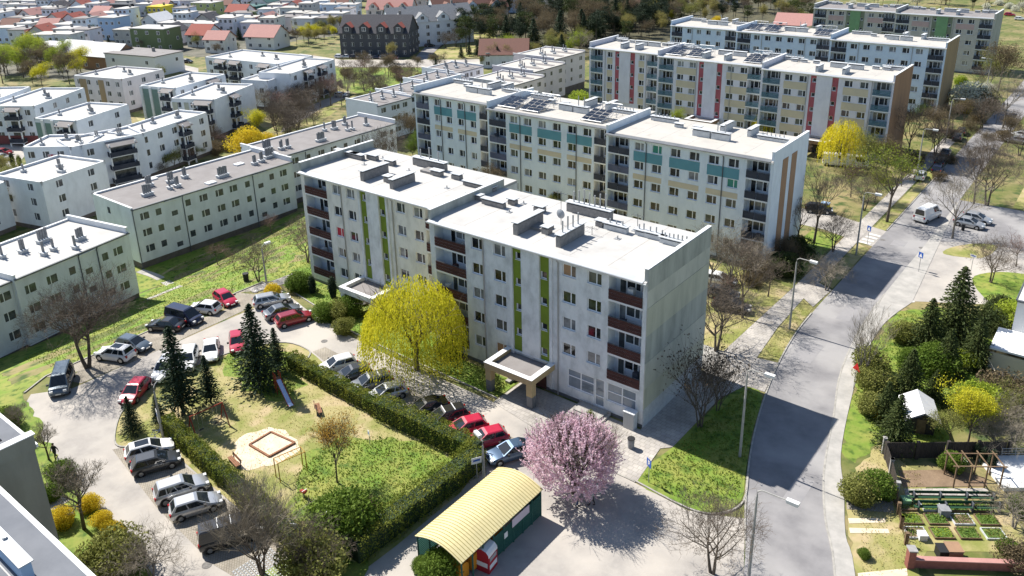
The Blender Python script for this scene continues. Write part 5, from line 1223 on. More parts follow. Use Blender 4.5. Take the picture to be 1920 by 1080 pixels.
def cherry():
    A, B, tips = skeleton(81, 7.2, spread=0.55, trunk=0.14, levels=4, kids=5, r0=0.20, stems=4, lift=0.55)
    o = len(A.v); A.v += B.v; A.f += [tuple(i+o for i in q) for q in B.f]; A.m += [0]*len(B.f)
    R = random.Random(8); P = []; U = []; f = lumpy(83, 0.18, 14)
    for s in range(3000):                          # upright blossom shoots
        d = np.array([R.gauss(0, 1), R.gauss(0, 1), R.gauss(0, 1)]); d /= np.linalg.norm(d)
        if d[2] < -0.75: continue
        k = float(f(d[None])[0])*R.uniform(0.35, 1)**0.5; c = np.array((d[0]*4.0*k, d[1]*4.0*k, 4.25+d[2]*3.35*k)); u = d*0.6+np.array((R.uniform(-.3, .3), R.uniform(-.3, .3), 0.65)); u /= np.linalg.norm(u); L = R.uniform(0.5, 1.15)
        for i in range(14): P.append(c+u*L*i/14+np.array((R.gauss(0, .045), R.gauss(0, .045), R.gauss(0, .045)))); U.append(u)
    PROTO['cherry'] = [('trunk', A.mesh('trunk', 'bark', True)), ('crown', leafmesh('crown', np.array(P), 0.14, 'leaf_cherry', None, 0.8))]
cherry()
SPEC = {'pine': ('pine_tree', 'pine tree'), 'spruce': ('spruce_tree', 'spruce tree'), 'birch': ('birch_tree', 'birch tree'), 'bare': ('bare_tree', 'bare tree'), 'big': ('bare_tree', 'bare tree'), 'thin': ('bare_tree', 'bare tree'), 'pollard': ('bare_tree', 'bare tree'), 'oldapple': ('bare_tree', 'bare tree'), 'shrub': ('bush', 'bush'), 'thuja': ('thuja_bush', 'thuja'), 'willow': ('willow_tree', 'willow tree'), 'cherry': ('cherry_tree', 'cherry tree'), 'whitebloom': ('flowering_tree', 'flowering tree')}
def plant(key, loc, label, cat='tree', sc=1.0, rz=None, group=None, name=None, sz=None):
    name, cat = next((v for k, v in SPEC.items() if key.startswith(k)), ('leafy_tree', 'leafy tree'))
    s = sc if sz is None else (sc, sc, sz)
    T = thing(name or ('bare_tree' if cat == 'tree' else cat.replace(' ', '_')), label, cat, loc, TR.uniform(0, 6.28) if rz is None else rz, group, s)
    for nm, me in PROTO[key]: link(nm, me, T)
    return T
PH = {'bare1': 9.5, 'bare2': 9.5, 'bare3': 8.5, 'bare4': 8.5, 'bare5': 7.2, 'big': 13, 'pollard': 6.5, 'oldapple': 6.2, 'young_orange': 7, 'young_fresh': 8.5, 'birch': 11.5, 'brownish': 9.5, 'olive': 9.5, 'greenish': 8.5, 'yellowtree': 8.5, 'whitebloom': 5.5, 'redleaf': 8, 'ivytree': 9.5}
def real_h(key):
    return max(max(v.co.z for v in me.vertices) for nm, me in PROTO[key])
RH = {}
def ptree(key, px, py, top, label, cat='tree', group=None, name=None, wide=1.0, rz=None):
    """tree whose foot stands at pixel (px,py) and whose top reaches image row `top`"""
    p = G(px, py); d0 = math.hypot(p.x, p.y); d = ray(px, top); t = d0/math.hypot(d.x, d.y); H = CAM_H+d.z*t-p.z
    if key not in RH: RH[key] = real_h(key)
    s = H/RH[key]; return plant(key, p, label, cat, s*wide, rz, group, name, s)
# ================================================================ trees and shrubs where they stand
ptree('willow', 782, 693, 524, 'big yellow-green weeping willow before the grey block', name='willow_tree', rz=0.4)
ptree('cherry', 1078, 925, 752, 'pink blossoming cherry tree beside the yellow shelter', name='cherry_tree', rz=0.3)
ptree('willow_far', 1440, 262, 203, 'bright yellow willow half hidden by the blue block roof', name='willow_tree')
ptree('willow_far', 1578, 312, 222, 'bright yellow willow beyond the tan striped gable', name='willow_tree', wide=0.92)
for px, py, top, k, lb in ((345, 778, 603, 'spruce2', 'tall dark spruce hiding the white cars by the playground'), (487, 722, 566, 'spruce1', 'largest dark spruce above the slide'), (522, 695, 612, 'spruce2', 'slim spruce right of the largest one'),
    (396, 757, 662, 'spruce2', 'small spruce on a bare stem at the loop'), (250, 812, 738, 'spruce1', 'small spruce behind the parked white car'), (300, 800, 738, 'spruce2', 'small spruce beside the lamp with a bicycle')):
    ptree(k, px, py, top, lb, 'tree', 'spruces round the playground', 'spruce_tree')
ptree('young_orange', 632, 905, 765, 'young orange-leaved tree on the playground', name='young_tree')
# bare trees near by
near = [('big', 165, 690, 486, 'great bare tree with two stems at the left car bays'), ('bare4', 485, 527, 440, 'bare tree leaning over the slope path'), ('bare5', 408, 497, 448, 'thin bare sapling below the dark roofed block'), ('bare4', 578, 492, 392, 'bare tree at the corner of the grey block'), ('bare5', 440, 505, 462, 'small bare bush on the grass slope'), ('bare5', 510, 440, 395, 'small bare tree beside the white flowering bush'),
  ('pollard', 158, 992, 852, 'pollarded bare tree inside the yellow hedge'), ('pollard', 92, 862, 788, 'twiggy pollard next to the walking person'), ('pollard', 40, 818, 752, 'twiggy shrub tree above the corner roof'), ('oldapple', 285, 1085, 985, 'gnarled bare shrub at the bottom left'), ('bare3', 492, 1078, 872, 'bare tree with two forked stems before the dark van'), ('bare4', 590, 1082, 955, 'bare shrub tree by the blue sign'),
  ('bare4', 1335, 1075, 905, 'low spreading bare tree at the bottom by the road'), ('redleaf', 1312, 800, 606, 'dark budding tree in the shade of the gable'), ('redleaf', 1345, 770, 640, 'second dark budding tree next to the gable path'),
  ('bare4', 1343, 658, 500, 'thick stemmed bare tree just behind the gable'), ('bare1', 1392, 596, 425, 'tall bare tree between gable and road lamp'), ('bare2', 1362, 560, 415, 'tall bare tree close behind the gable top'), ('bare1', 1440, 556, 470, 'bare tree leaning beside the parked dark cars'), ('bare2', 1330, 545, 410, 'slim bare tree against the blue block'),
  ('thin', 1617, 714, 556, 'young bare tree standing at the road bend'), ('bare1', 1526, 455, 292, 'black bare tree at the foot of the striped gable'), ('bare4', 1562, 472, 385, 'low bare tree beside the crossing'), ('oldapple', 1550, 545, 470, 'grey weeping tree in the shadow of the blue block'), ('ivytree', 1663, 416, 262, 'ivy covered tree on the verge by the white van'), ('olive', 1640, 380, 300, 'olive tree behind the ivy covered one'),
  ('bare2', 1786, 447, 300, 'bare tree on the small traffic island'), ('bare1', 1826, 382, 250, 'bare tree with straight trunk beyond the parked silver cars'), ('bare4', 1850, 385, 255, 'spreading bare tree with mistletoe balls'), ('bare4', 1857, 530, 432, 'bare tree on the round lawn'), ('bare5', 1905, 500, 430, 'reddish bare tree at the right edge'), ('bare1', 1700, 300, 170, 'bare tree before the sky blue gable'), ('bare2', 1880, 240, 120, 'bare tree near the right edge by the far road'),
  ('bare1', 1835, 190, 110, 'bare tree at the far crossing'), ('brownish', 1870, 175, 70, 'brownish tree beside the farthest block'), ('olive', 1855, 165, 85, 'olive tree at the corner of the farthest block'), ('bare5', 1760, 280, 220, 'twiggy tree beside the far pavement'), ('bare1', 1735, 255, 188, 'thin bare tree by the shaded pavement')]
for k, px, py, top, lb in near: ptree(k, px, py, top, lb)
# greenery between the blocks
mid = [('greenish', 775, 300, 262, 'tree', 'dark green tree left of the blue block'), ('brownish', 770, 285, 205, 'tree', 'brown tree touching the low dark roof'), ('bare4', 720, 330, 225, 'tree', 'bare tree between low block and grey block'), ('whitebloom', 745, 330, 285, 'tree', 'white flowering tree behind the grey block parapet'), ('spruce2', 1099, 400, 340, 'tree', 'small fir in front of the blue block'), ('olive', 1045, 395, 345, 'tree', 'green bush behind the grey block roof'), ('bare5', 1060, 385, 305, 'tree', 'white barked sapling behind the flues'), ('brownish', 920, 380, 305, 'tree', 'pale blooming tree between the two large blocks'),
  ('spruce2', 1030, 190, 136, 'tree', 'fir beside the stepped low block'), ('young_fresh', 1270, 245, 198, 'tree', 'pale green tree between blue and lilac blocks'), ('shrub_fresh', 1086, 200, 168, 'bush', 'fresh green bush at the lilac block corner'), ('greenish', 1080, 150, 115, 'tree', 'green tree at the end of the stepped low block'), ('brownish', 775, 210, 155, 'tree', 'reddish bare tree above the low white wall'), ('greenish', 785, 300, 235, 'tree', 'bushy tree beside the left end of the blue block'),
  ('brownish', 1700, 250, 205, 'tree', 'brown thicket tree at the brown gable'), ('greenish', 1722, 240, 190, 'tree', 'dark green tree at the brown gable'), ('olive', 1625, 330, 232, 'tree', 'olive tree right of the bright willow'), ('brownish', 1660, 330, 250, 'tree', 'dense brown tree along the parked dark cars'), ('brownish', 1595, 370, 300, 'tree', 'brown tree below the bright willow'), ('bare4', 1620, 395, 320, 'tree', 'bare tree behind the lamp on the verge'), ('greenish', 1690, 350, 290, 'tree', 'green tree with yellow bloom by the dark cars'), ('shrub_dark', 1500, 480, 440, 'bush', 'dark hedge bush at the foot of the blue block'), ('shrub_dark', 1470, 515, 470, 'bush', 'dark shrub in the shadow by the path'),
  ('bare2', 1415, 530, 440, 'tree', 'slender bare tree above the white car'), ('brownish', 1470, 500, 440, 'tree', 'brown bushy tree above the shaded path'), ('whitebloom', 1850, 180, 150, 'tree', 'white blooming tree by the far flower bed'), ('shrub_white', 1815, 205, 150, 'bush', 'pale flowering bush at the sky blue gable'), ('shrub_yellow', 1808, 212, 185, 'bush', 'yellow bush beside the pale flowering one'), ('shrub_dark', 1840, 205, 160, 'bush', 'dark bush before the far pavement'), ('shrub_fresh', 1800, 160, 140, 'bush', 'pale clipped bush roof-like over the far path')]
for k, px, py, top, c, lb in mid: ptree(k, px, py, top, lb, c, None, {'tree': 'tree', 'bush': 'bush'}[c])
# front gardens of the grey block
fg = [('shrub_green', 560, 545, 508, 'round green bush at the grey block corner'), ('thuja', 587, 550, 514, 'dark clipped thuja left of the second one'), ('thuja', 625, 558, 516, 'dark clipped thuja near the block entrance'), ('shrub_yellow', 513, 556, 528, 'round yellow forsythia by the silver estate car'), ('shrub_green', 610, 600, 566, 'green bush beside the red estate car'), ('shrub_olive', 635, 596, 560, 'olive hedge bush before the first porch'), ('shrub_green', 655, 590, 552, 'green bush touching the willow'), ('shrub_olive', 642, 626, 596, 'low bush between willow and road'),
  ('thuja_gold', 1106, 808, 766, 'slim conifer beside the shop steps'), ('thuja_gold', 1113, 815, 792, 'small conifer next to the slim one'), ('shrub_dark', 840, 665, 630, 'dark bush under the willow'), ('shrub_green', 655, 1010, 920, 'bright green bush with white stones on the lawn'), ('shrub_olive', 590, 1085, 1000, 'olive bush at the lower hedge end'), ('shrub_green', 830, 1085, 1030, 'leafy bush before the shelter end'), ('shrub_green', 790, 1070, 1045, 'low leafy bush at the shelter post'), ('shrub_yellow', 120, 985, 945, 'yellow forsythia hedge left of the pollard'), ('shrub_yellow', 170, 955, 922, 'yellow forsythia hedge at the path'), ('shrub_yellow', 195, 985, 955, 'yellow forsythia hedge along the road'), ('shrub_yellow', 215, 1010, 975, 'yellow-green forsythia bush by the road'), ('shrub_olive', 230, 1060, 985, 'large grey-green bush at the lower left'), ('shrub_olive', 190, 1075, 1010, 'grey-green bush left of the large one'), ('shrub_green', 120, 900, 860, 'green bush under the twiggy pollard'), ('shrub_green', 95, 935, 905, 'green hedge beside the corner wall'), ('shrub_green', 15, 800, 760, 'bright green bush above the corner roof'), ('shrub_brown', 690, 960, 930, 'low bramble on the playground lawn'), ('whitebloom', 350, 440, 380, 'white flowering bush below the dark roofed block'), ('shrub_brown', 330, 470, 430, 'bramble thicket at the slope block'), ('whitebloom', 300, 480, 450, 'small flowering bush at the slope block')]
for k, px, py, top, lb in fg: ptree(k, px, py, top, lb, 'bush', None, 'bush')
# right hand gardens
rg = [('spruce3', 1785, 640, 494, 'tall dense conifer on the corner lawn', 'conifer_tree'), ('spruce3', 1735, 655, 555, 'broad conifer left of the tall one', 'conifer_tree'), ('spruce3', 1825, 690, 590, 'dark yew right of the tall conifer', 'conifer_tree'), ('spruce3', 1770, 705, 612, 'bushy yew before the tall conifer', 'conifer_tree'), ('spruce3', 1700, 745, 650, 'dark juniper on the slope', 'conifer_tree'), ('spruce3', 1676, 838, 735, 'feathery conifer left of the white shed', 'conifer_tree'), ('spruce3', 1750, 745, 690, 'dark conifer behind the white shed', 'conifer_tree'), ('spruce3', 1658, 790, 712, 'conifer at the road side of the garden', 'conifer_tree')]
for k, px, py, top, lb, nm in rg: ptree(k, px, py, top, lb, 'tree', None, nm)
rs = [('shrub_green', 1750, 700, 640, 'green rhododendron bush below the yews'), ('shrub_fresh', 1812, 690, 655, 'bright lime bush by the garden stairs'), ('shrub_olive', 1690, 640, 600, 'olive shrub on the corner lawn'), ('shrub_green', 1705, 690, 650, 'grey-green shrub below the juniper'), ('shrub_olive', 1630, 700, 650, 'low shrub at the bend'), ('shrub_olive', 1640, 740, 690, 'wild shrub along the right pavement'), ('shrub_yellow', 1646, 785, 767, 'small yellow forsythia at the garden fence'), ('shrub_olive', 1632, 775, 735, 'green thicket beside the forsythia'), ('shrub_green', 1880, 610, 575, 'green bush behind the white house'), ('shrub_dark', 1870, 590, 550, 'dark hedge behind the corner conifers'), ('shrub_dark', 1850, 620, 570, 'dark evergreen hedge by the white house'), ('shrub_fresh', 1900, 620, 560, 'yellow-green bush at the white house'), ('shrub_brown', 1880, 760, 690, 'brown twiggy bush under the house terrace'), ('shrub_dark', 1790, 770, 735, 'dark bush behind the shed'), ('shrub_fresh', 1825, 785, 715, 'yellow-green bushy shrub in the garden'), ('shrub_green', 1640, 930, 880, 'weedy bush outside the garden wall'), ('shrub_olive', 1610, 940, 890, 'low weedy bush beside the pavement'), ('shrub_green', 1912, 960, 925, 'green bush at the right garden edge'), ('shrub_green', 1890, 1040, 1010, 'green bush behind the brick wall'), ('thuja', 1842, 870, 835, 'thuja beside the white terrace, left one'), ('thuja', 1858, 880, 840, 'thuja beside the white terrace, right one'), ('thuja', 1829, 862, 828, 'thuja nearest the water butt'), ('shrub_green', 1785, 880, 845, 'palm-like shrub beside the bare soil bed'), ('shrub_green', 1620, 1045, 1028, 'small tuft bush on the verge'), ('shrub_brown', 1905, 1060, 1010, 'purple twiggy bush at the lower right edge')]
for k, px, py, top, lb in rs: ptree(k, px, py, top, lb, 'bush', None, 'bush')
for k, px, py, top, lb in (('yellowtree', 1815, 830, 705, 'yellow-green fruit tree right of the white shed'), ('olive', 1780, 835, 745, 'brownish fruit tree beside the shed door'), ('oldapple', 1860, 845, 770, 'gnarled fruit tree at the terrace'), ('olive', 1880, 800, 710, 'brown-green fruit tree near the right edge'), ('oldapple', 1900, 830, 740, 'bare fruit tree at the right edge'), ('oldapple', 1900, 990, 900, 'leaning shrub tree at the pergola')):
    ptree(k, px, py, top, lb)
# ---- thickets of the estate, park, forest and town
def scatter(poly, n, keys, label, hs, group, cat='tree', name='tree', seed=1, mind=2.0):
    R = random.Random(seed); pts = []; k = 0; xs = [p[0] for p in poly]; ys = [p[1] for p in poly]
    while len(pts) < n and k < 4000:
        k += 1; q = (R.uniform(min(xs), max(xs)), R.uniform(min(ys), max(ys)))
        if not inside(q, poly): continue
        p = G(*q)
        if any((p-o).length < mind for o in pts): continue
        pts.append(p); key = R.choice(keys)
        if key not in RH: RH[key] = real_h(key)
        s = (min(2.8, R.uniform(*hs)*0.45) if 'shrub' in key else R.uniform(*hs))/RH[key]; plant(key, p, label[key] if isinstance(label, dict) else label, cat, s*R.uniform(0.9, 1.25), R.uniform(0, 6.28), group, name, s)
LB = {'bare1': 'tall bare brown tree', 'bare2': 'pale bare tree', 'bare3': 'bare tree with several stems', 'bare4': 'spreading bare tree', 'bare5': 'reddish bare tree', 'brownish': 'brown budding tree', 'olive': 'olive budding tree', 'birch': 'golden birch', 'greenish': 'green leafed tree', 'young_fresh': 'fresh yellow-green tree', 'pine1': 'dark pine', 'pine2': 'dark slim pine', 'pine3': 'dark green pine', 'spruce1': 'dark spruce', 'spruce2': 'slim dark spruce', 'spruce3': 'broad dark conifer', 'yellowtree': 'bright yellow tree', 'shrub_green': 'green bush', 'shrub_brown': 'brown bush', 'shrub_olive': 'olive bush', 'shrub_dark': 'dark bush', 'whitebloom': 'white flowering tree', 'shrub_white': 'white flowering bush', 'shrub_yellow': 'yellow bush', 'ivytree': 'ivy covered tree'}
def lab(place): return {k: v+' '+place for k, v in LB.items()}
scatter([(500, 190), (560, 165), (640, 160), (655, 200), (600, 235), (540, 265), (505, 262), (480, 215)], 34, ['bare1', 'bare2', 'bare4', 'bare4', 'bare5'], lab('in the thicket behind the low blocks'), (6, 9.5), 'bare trees behind the low blocks', seed=2)
scatter([(360, 290), (420, 262), (440, 280), (390, 300), (320, 325), (260, 335)], 20, ['bare5', 'shrub_brown', 'bare4', 'olive', 'shrub_olive'], lab('along the white long wing'), (2.5, 6), 'shrubs along the white wing', seed=3)
scatter([(640, 140), (800, 130), (850, 140), (770, 172), (700, 190), (650, 190)], 32, ['bare1', 'bare2', 'bare4', 'brownish', 'brownish', 'bare5', 'shrub_brown'], lab('in the small park'), (5, 8.5), 'trees of the small park', seed=4)
scatter([(825, 75), (860, 20), (960, 6), (1110, 4), (1250, 8), (1250, 60), (1180, 75), (1080, 95), (960, 100), (900, 110)], 150, ['pine1', 'pine2', 'pine3', 'pine1', 'pine2', 'brownish', 'spruce1'], lab('in the wood behind the blocks'), (10, 15), 'trees of the wood', seed=5, mind=3.0)
scatter([(900, 120), (990, 95), (1100, 82), (1110, 110), (1060, 118), (990, 118), (930, 135)], 18, ['birch', 'birch', 'olive', 'young_fresh', 'spruce1', 'bare2'], lab('at the edge of the wood'), (7, 11), 'trees at the edge of the wood', seed=6, mind=3)
scatter([(1110, 90), (1260, 70), (1260, 50), (1400, 45), (1520, 55), (1520, 20), (1300, 6), (1110, 30)], 100, ['brownish', 'olive', 'pine1', 'pine3', 'bare1', 'birch', 'pine2', 'birch'], lab('behind the lilac and sky blue blocks'), (8, 12), 'trees behind the long blocks', seed=7, mind=4)
scatter([(1520, 4), (1920, 4), (1920, 26), (1700, 14), (1520, 8)], 30, ['brownish', 'whitebloom', 'shrub_white', 'olive', 'pine1', 'bare1'], lab('along the far right skyline'), (5, 10), 'trees along the top right edge', seed=8, mind=4)
scatter([(0, 118), (60, 105), (140, 118), (165, 145), (120, 165), (0, 165)], 26, ['young_fresh', 'young_fresh', 'brownish', 'bare1', 'yellowtree'], lab('in the grove at the left edge'), (8, 12), 'grove at the left edge', seed=9, mind=4)
scatter([(540, 62), (640, 58), (640, 90), (560, 92)], 14, ['yellowtree', 'birch', 'brownish', 'olive'], lab('near the far street'), (6, 9), 'trees near the far street', seed=10, mind=4)
scatter([(0, 340), (110, 330), (170, 350), (165, 395), (60, 410), (0, 400)], 14, ['olive', 'birch', 'greenish', 'shrub_olive', 'bare5', 'spruce1'], lab('below the white angled wing'), (4, 9), 'trees below the white angled wing', seed=11, mind=3)
scatter(region, 150, ['greenish', 'brownish', 'spruce1', 'olive', 'shrub_dark', 'shrub_brown', 'bare1', 'pine2', 'shrub_olive', 'spruce1'], lab('between the far town houses'), (3, 8), 'trees between the far town houses', seed=12, mind=5)
scatter([(850, 20), (900, 30), (870, 60), (820, 70), (760, 80), (800, 60)], 12, ['brownish', 'pine1', 'birch', 'spruce1'], lab('along the park path'), (6, 10), 'trees along the park path', seed=13, mind=3)
scatter([(1690, 320), (1760, 250), (1820, 215), (1900, 210), (1915, 290), (1850, 330), (1760, 350)], 22, ['bare1', 'bare2', 'bare4', 'brownish', 'shrub_brown'], lab('beside the far stretch of the road'), (4, 8), 'bare trees beside the far road', seed=14, mind=3)
scatter([(1420, 215), (1500, 250), (1700, 262), (1740, 235), (1600, 300), (1500, 300)], 14, ['bare4', 'brownish', 'shrub_brown', 'olive', 'shrub_dark'], lab('before the lilac block'), (3, 6.5), 'shrubs before the lilac block', seed=15, mind=3)
scatter([(1345, 520), (1450, 470), (1500, 440), (1500, 470), (1440, 520), (1350, 570)], 10, ['bare2', 'bare1', 'shrub_brown', 'bare5'], lab('between the grey and the blue block'), (4, 9), 'bare trees between grey and blue block', seed=16, mind=2.5)
for px, py, top, k, lb in ((487, 258, 195, 'yellowtree', 'lime yellow tree above the forsythia'), (472, 290, 233, 'shrub_yellow', 'big yellow forsythia beside the dark roof'), (500, 278, 246, 'shrub_yellow', 'yellow forsythia right of the big one'), (312, 135, 95, 'birch', 'pale birch at the far street'), (305, 150, 118, 'olive', 'olive tree below the pale birch'), (735, 118, 75, 'birch', 'golden tree before the dark terrace'), (120, 240, 205, 'brownish', 'pinkish tree between two estate blocks'), (190, 255, 218, 'birch', 'birch against the white estate wall'), (232, 240, 212, 'brownish', 'bare tree at the white estate wall'), (245, 330, 290, 'spruce1', 'dark fir before the curved balconies'), (425, 200, 175, 'spruce1', 'small fir in the estate yard'), (155, 345, 310, 'spruce1', 'fir below the angled wing'), (30, 420, 335, 'birch', 'weeping birch beside the lower left blocks'), (1260, 45, 15, 'yellowtree', 'bright yellow-green tree behind the blocks'), (1345, 50, 28, 'shrub_yellow', 'yellow shrubs behind the sky blue block'), (108, 90, 62, 'spruce1', 'dark fir left of the blue house'), (206, 92, 66, 'spruce2', 'dark fir in front of the blue house'), (905, 128, 100, 'birch', 'yellow birch at the brown roofed house'), (865, 108, 84, 'spruce1', 'fir left of the brown roofed house'), (880, 106, 78, 'spruce2', 'slim fir beside the brown roofed house'), (895, 105, 76, 'spruce1', 'fir at the meadow edge'), (818, 140, 108, 'spruce2', 'small fir at the street corner'), (855, 88, 45, 'bare4', 'dark bare tree on the meadow'), (835, 90, 55, 'bare4', 'second bare tree on the meadow'), (25, 312, 285, 'thuja', 'clipped thuja beside the parked cars, left'), (38, 312, 288, 'thuja_gold', 'clipped thuja beside the parked cars, right')):
    ptree(k, px, py, top, lb, 'bush' if 'shrub' in k or 'thuja' in k else 'tree', None, 'bush' if 'shrub' in k or 'thuja' in k else 'tree')
# ---- hedges: boxy bodies of leaves over dark inner twigs
def hedge(label, pts, w, h, n_per_m=640, lm='leaf_hedge', size=0.15):
    P = []; L = 0; mb = MB()
    for a, b in zip(pts[:-1], pts[1:]):
        a, b = Vector(a), Vector(b); d = b-a; l = d.length; d.normalize(); nn = Vector((-d.y, d.x)); m = int(l*n_per_m)
        s = NR.random(m)*l; face = NR.random(m); u = (NR.random(m)*2-1); zz = NR.random(m)
        wob = 1+0.10*np.sin(s*2.1)+0.08*np.sin(s*5.3+1)+0.12*NR.normal(size=m)*0.5
        top = face < 0.42
        off = np.where(top, u*w/2, np.sign(u)*w/2*(0.86+0.2*NR.random(m)))*wob; z = np.where(top, h*(0.9+0.13*NR.random(m)), zz*h)*(1+0.05*np.sin(s*1.3)+0.05*np.sin(s*3.7))
        for i in range(m):
            x, y = a.x+d.x*s[i]+nn.x*off[i], a.y+d.y*s[i]+nn.y*off[i]; P.append((x, y, tz(x, y)+z[i]))
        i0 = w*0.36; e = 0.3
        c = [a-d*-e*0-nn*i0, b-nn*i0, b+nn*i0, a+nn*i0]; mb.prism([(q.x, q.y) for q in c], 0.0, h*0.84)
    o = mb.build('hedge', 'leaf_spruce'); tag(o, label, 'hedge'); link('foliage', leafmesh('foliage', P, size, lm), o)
    return o
hedge('clipped green hedge between playground and upper car bays', [(-67.0, 45.4), (-60, 45.0), (-52.5, 44.8)], 1.3, 1.7, lm='leaf_hedge')
hedge('taller bright hedge between lawn and the red cars', [(-52.3, 44.7), (-46, 44.9), (-40.2, 45.0)], 1.7, 2.2, lm='leaf_hedge')
hedge('bright hedge running from the red cars to the shelter end', [(-39.9, 44.6), (-39.9, 38), (-40.3, 30.5)], 1.9, 2.2, lm='leaf_hedge')
hedge('clipped hedge between playground and lower car bays', [(-67.0, 31.0), (-60, 30.2), (-53, 29.6)], 1.2, 1.8, lm='leaf_hedge')
hedge('overgrown hedge at the lower end of the playground', [(-52.8, 29.6), (-47, 28.9), (-41.2, 28.6)], 1.7, 1.7, lm='leaf_olive')

# ---- rough grass on the near lawns (nobody could count it)
leafmat('leaf_grass', (0.13, 0.21, 0.022), (0.26, 0.28, 0.06), 0.25, 0.3); leafmat('leaf_hay', (0.36, 0.33, 0.12), (0.50, 0.44, 0.20), 0.25, 0.45)
def grass(label, polys, n, lm, size=0.2):
    P = []
    for poly, k in polys:
        xs = [p[0] for p in poly]; ys = [p[1] for p in poly]; c = 0; t = 0
        while c < k and t < k*6:
            t += 1; q = (RND.uniform(min(xs), max(xs)), RND.uniform(min(ys), max(ys)))
            if inside(q, poly): P.append((q[0], q[1], tz(*q)+0.06+RND.random()*0.06)); c += 1
    U = np.tile(np.array([[0, 0, 1.0]]), (len(P), 1)); o = link('grass', leafmesh('grass', P, size, lm, U, 0.6, 0.75)); return tag(o, label, 'grass', None, 'stuff')
slope = [(-106, 50), (-113, 58), (-114, 84), (-104, 96), (-84, 76), (-83.6, 61), (-88.5, 57.5), (-88.6, 53), (-88, 40), (-87.6, 30), (-98, 30), (-102, 40)]
grass('rough green grass on lawns and slope', [(slope, 16000), ([(-40.6, 43.6), (-46, 43.9), (-50, 42.5), (-53, 38.5), (-52, 34), (-48, 31), (-42, 30.2)], 4500), ([(-74.6, 42), (-74.2, 45), (-70, 47), (-64, 44.5), (-62, 41), (-66, 39.5)], 2500), ([(-82, 60.7), (-82, 57.4), (-73, 55.5), (-64.6, 54.4), (-45.4, 54), (-45.4, 57), (-57.4, 57.2), (-57.4, 60.2)], 4500), ([(-27.6, 51.6), (-22.7, 51.2), (-19.9, 54), (-22.7, 63.6), (-24.2, 69.4), (-26, 69.8), (-27.1, 57)], 3500), ([(-18.2, 83), (-17.8, 96), (-12, 100), (-8.2, 97), (-8.2, 70.5), (-12.9, 69.2), (-16.7, 73.4)], 6000)], 0, 'leaf_grass', 0.17)
grass('dry yellowish grass on the playground and verges', [([(-40.5, 46), (-62, 47), (-71.4, 47.8), (-75.2, 40), (-75.2, 34), (-71.3, 28.6), (-66.4, 29.8), (-43, 28)], 9000), ([(-31, 74.4), (-31, 95), (-57, 96), (-57, 77.2)], 4500), ([(-27.4, 76.6), (-25.5, 77.4), (-26.4, 90.8), (-28.1, 92.4)], 900), ([(-13.2, 63.8), (-12.6, 68.3), (-8.6, 66), (-6, 55), (-9.3, 51.5)], 1800)], 0, 'leaf_hay', 0.11)
# ================================================================ cars
def carpaint(name, c, metal=0.0, rough=0.28):
    m = mat(name, c, rough=rough, metal=metal, spec=0.5); b = m.node_tree.nodes['Principled BSDF']
    b.inputs['Coat Weight'].default_value = 0.6; b.inputs['Coat Roughness'].default_value = 0.06
for n, c, me in (('white', (0.74, 0.74, 0.73), 0), ('silver', (0.46, 0.47, 0.48), 0.5), ('grey', (0.16, 0.17, 0.18), 0.4), ('dark grey', (0.055, 0.06, 0.068), 0.3), ('black', (0.014, 0.014, 0.016), 0), ('red', (0.42, 0.018, 0.05), 0), ('dark red', (0.26, 0.02, 0.03), 0.2), ('navy', (0.015, 0.02, 0.05), 0.2), ('steel blue', (0.075, 0.125, 0.20), 0.4), ('slate', (0.10, 0.13, 0.16), 0.4)):
    carpaint('paint_'+n, c, me)
mat('car_glass', (0.012, 0.016, 0.02), rough=0.03, spec=0.7)
mat('tyre', (0.018, 0.018, 0.018), rough=0.9); mat('rim', (0.42, 0.43, 0.44), rough=0.3, metal=0.8)
mat('lamp_clear', (0.65, 0.66, 0.66), rough=0.1); mat('lamp_red', (0.35, 0.01, 0.01), rough=0.15); mat('plate', (0.7, 0.7, 0.66)); mat('trim_black', (0.02, 0.02, 0.022), rough=0.6)
CARS = {}
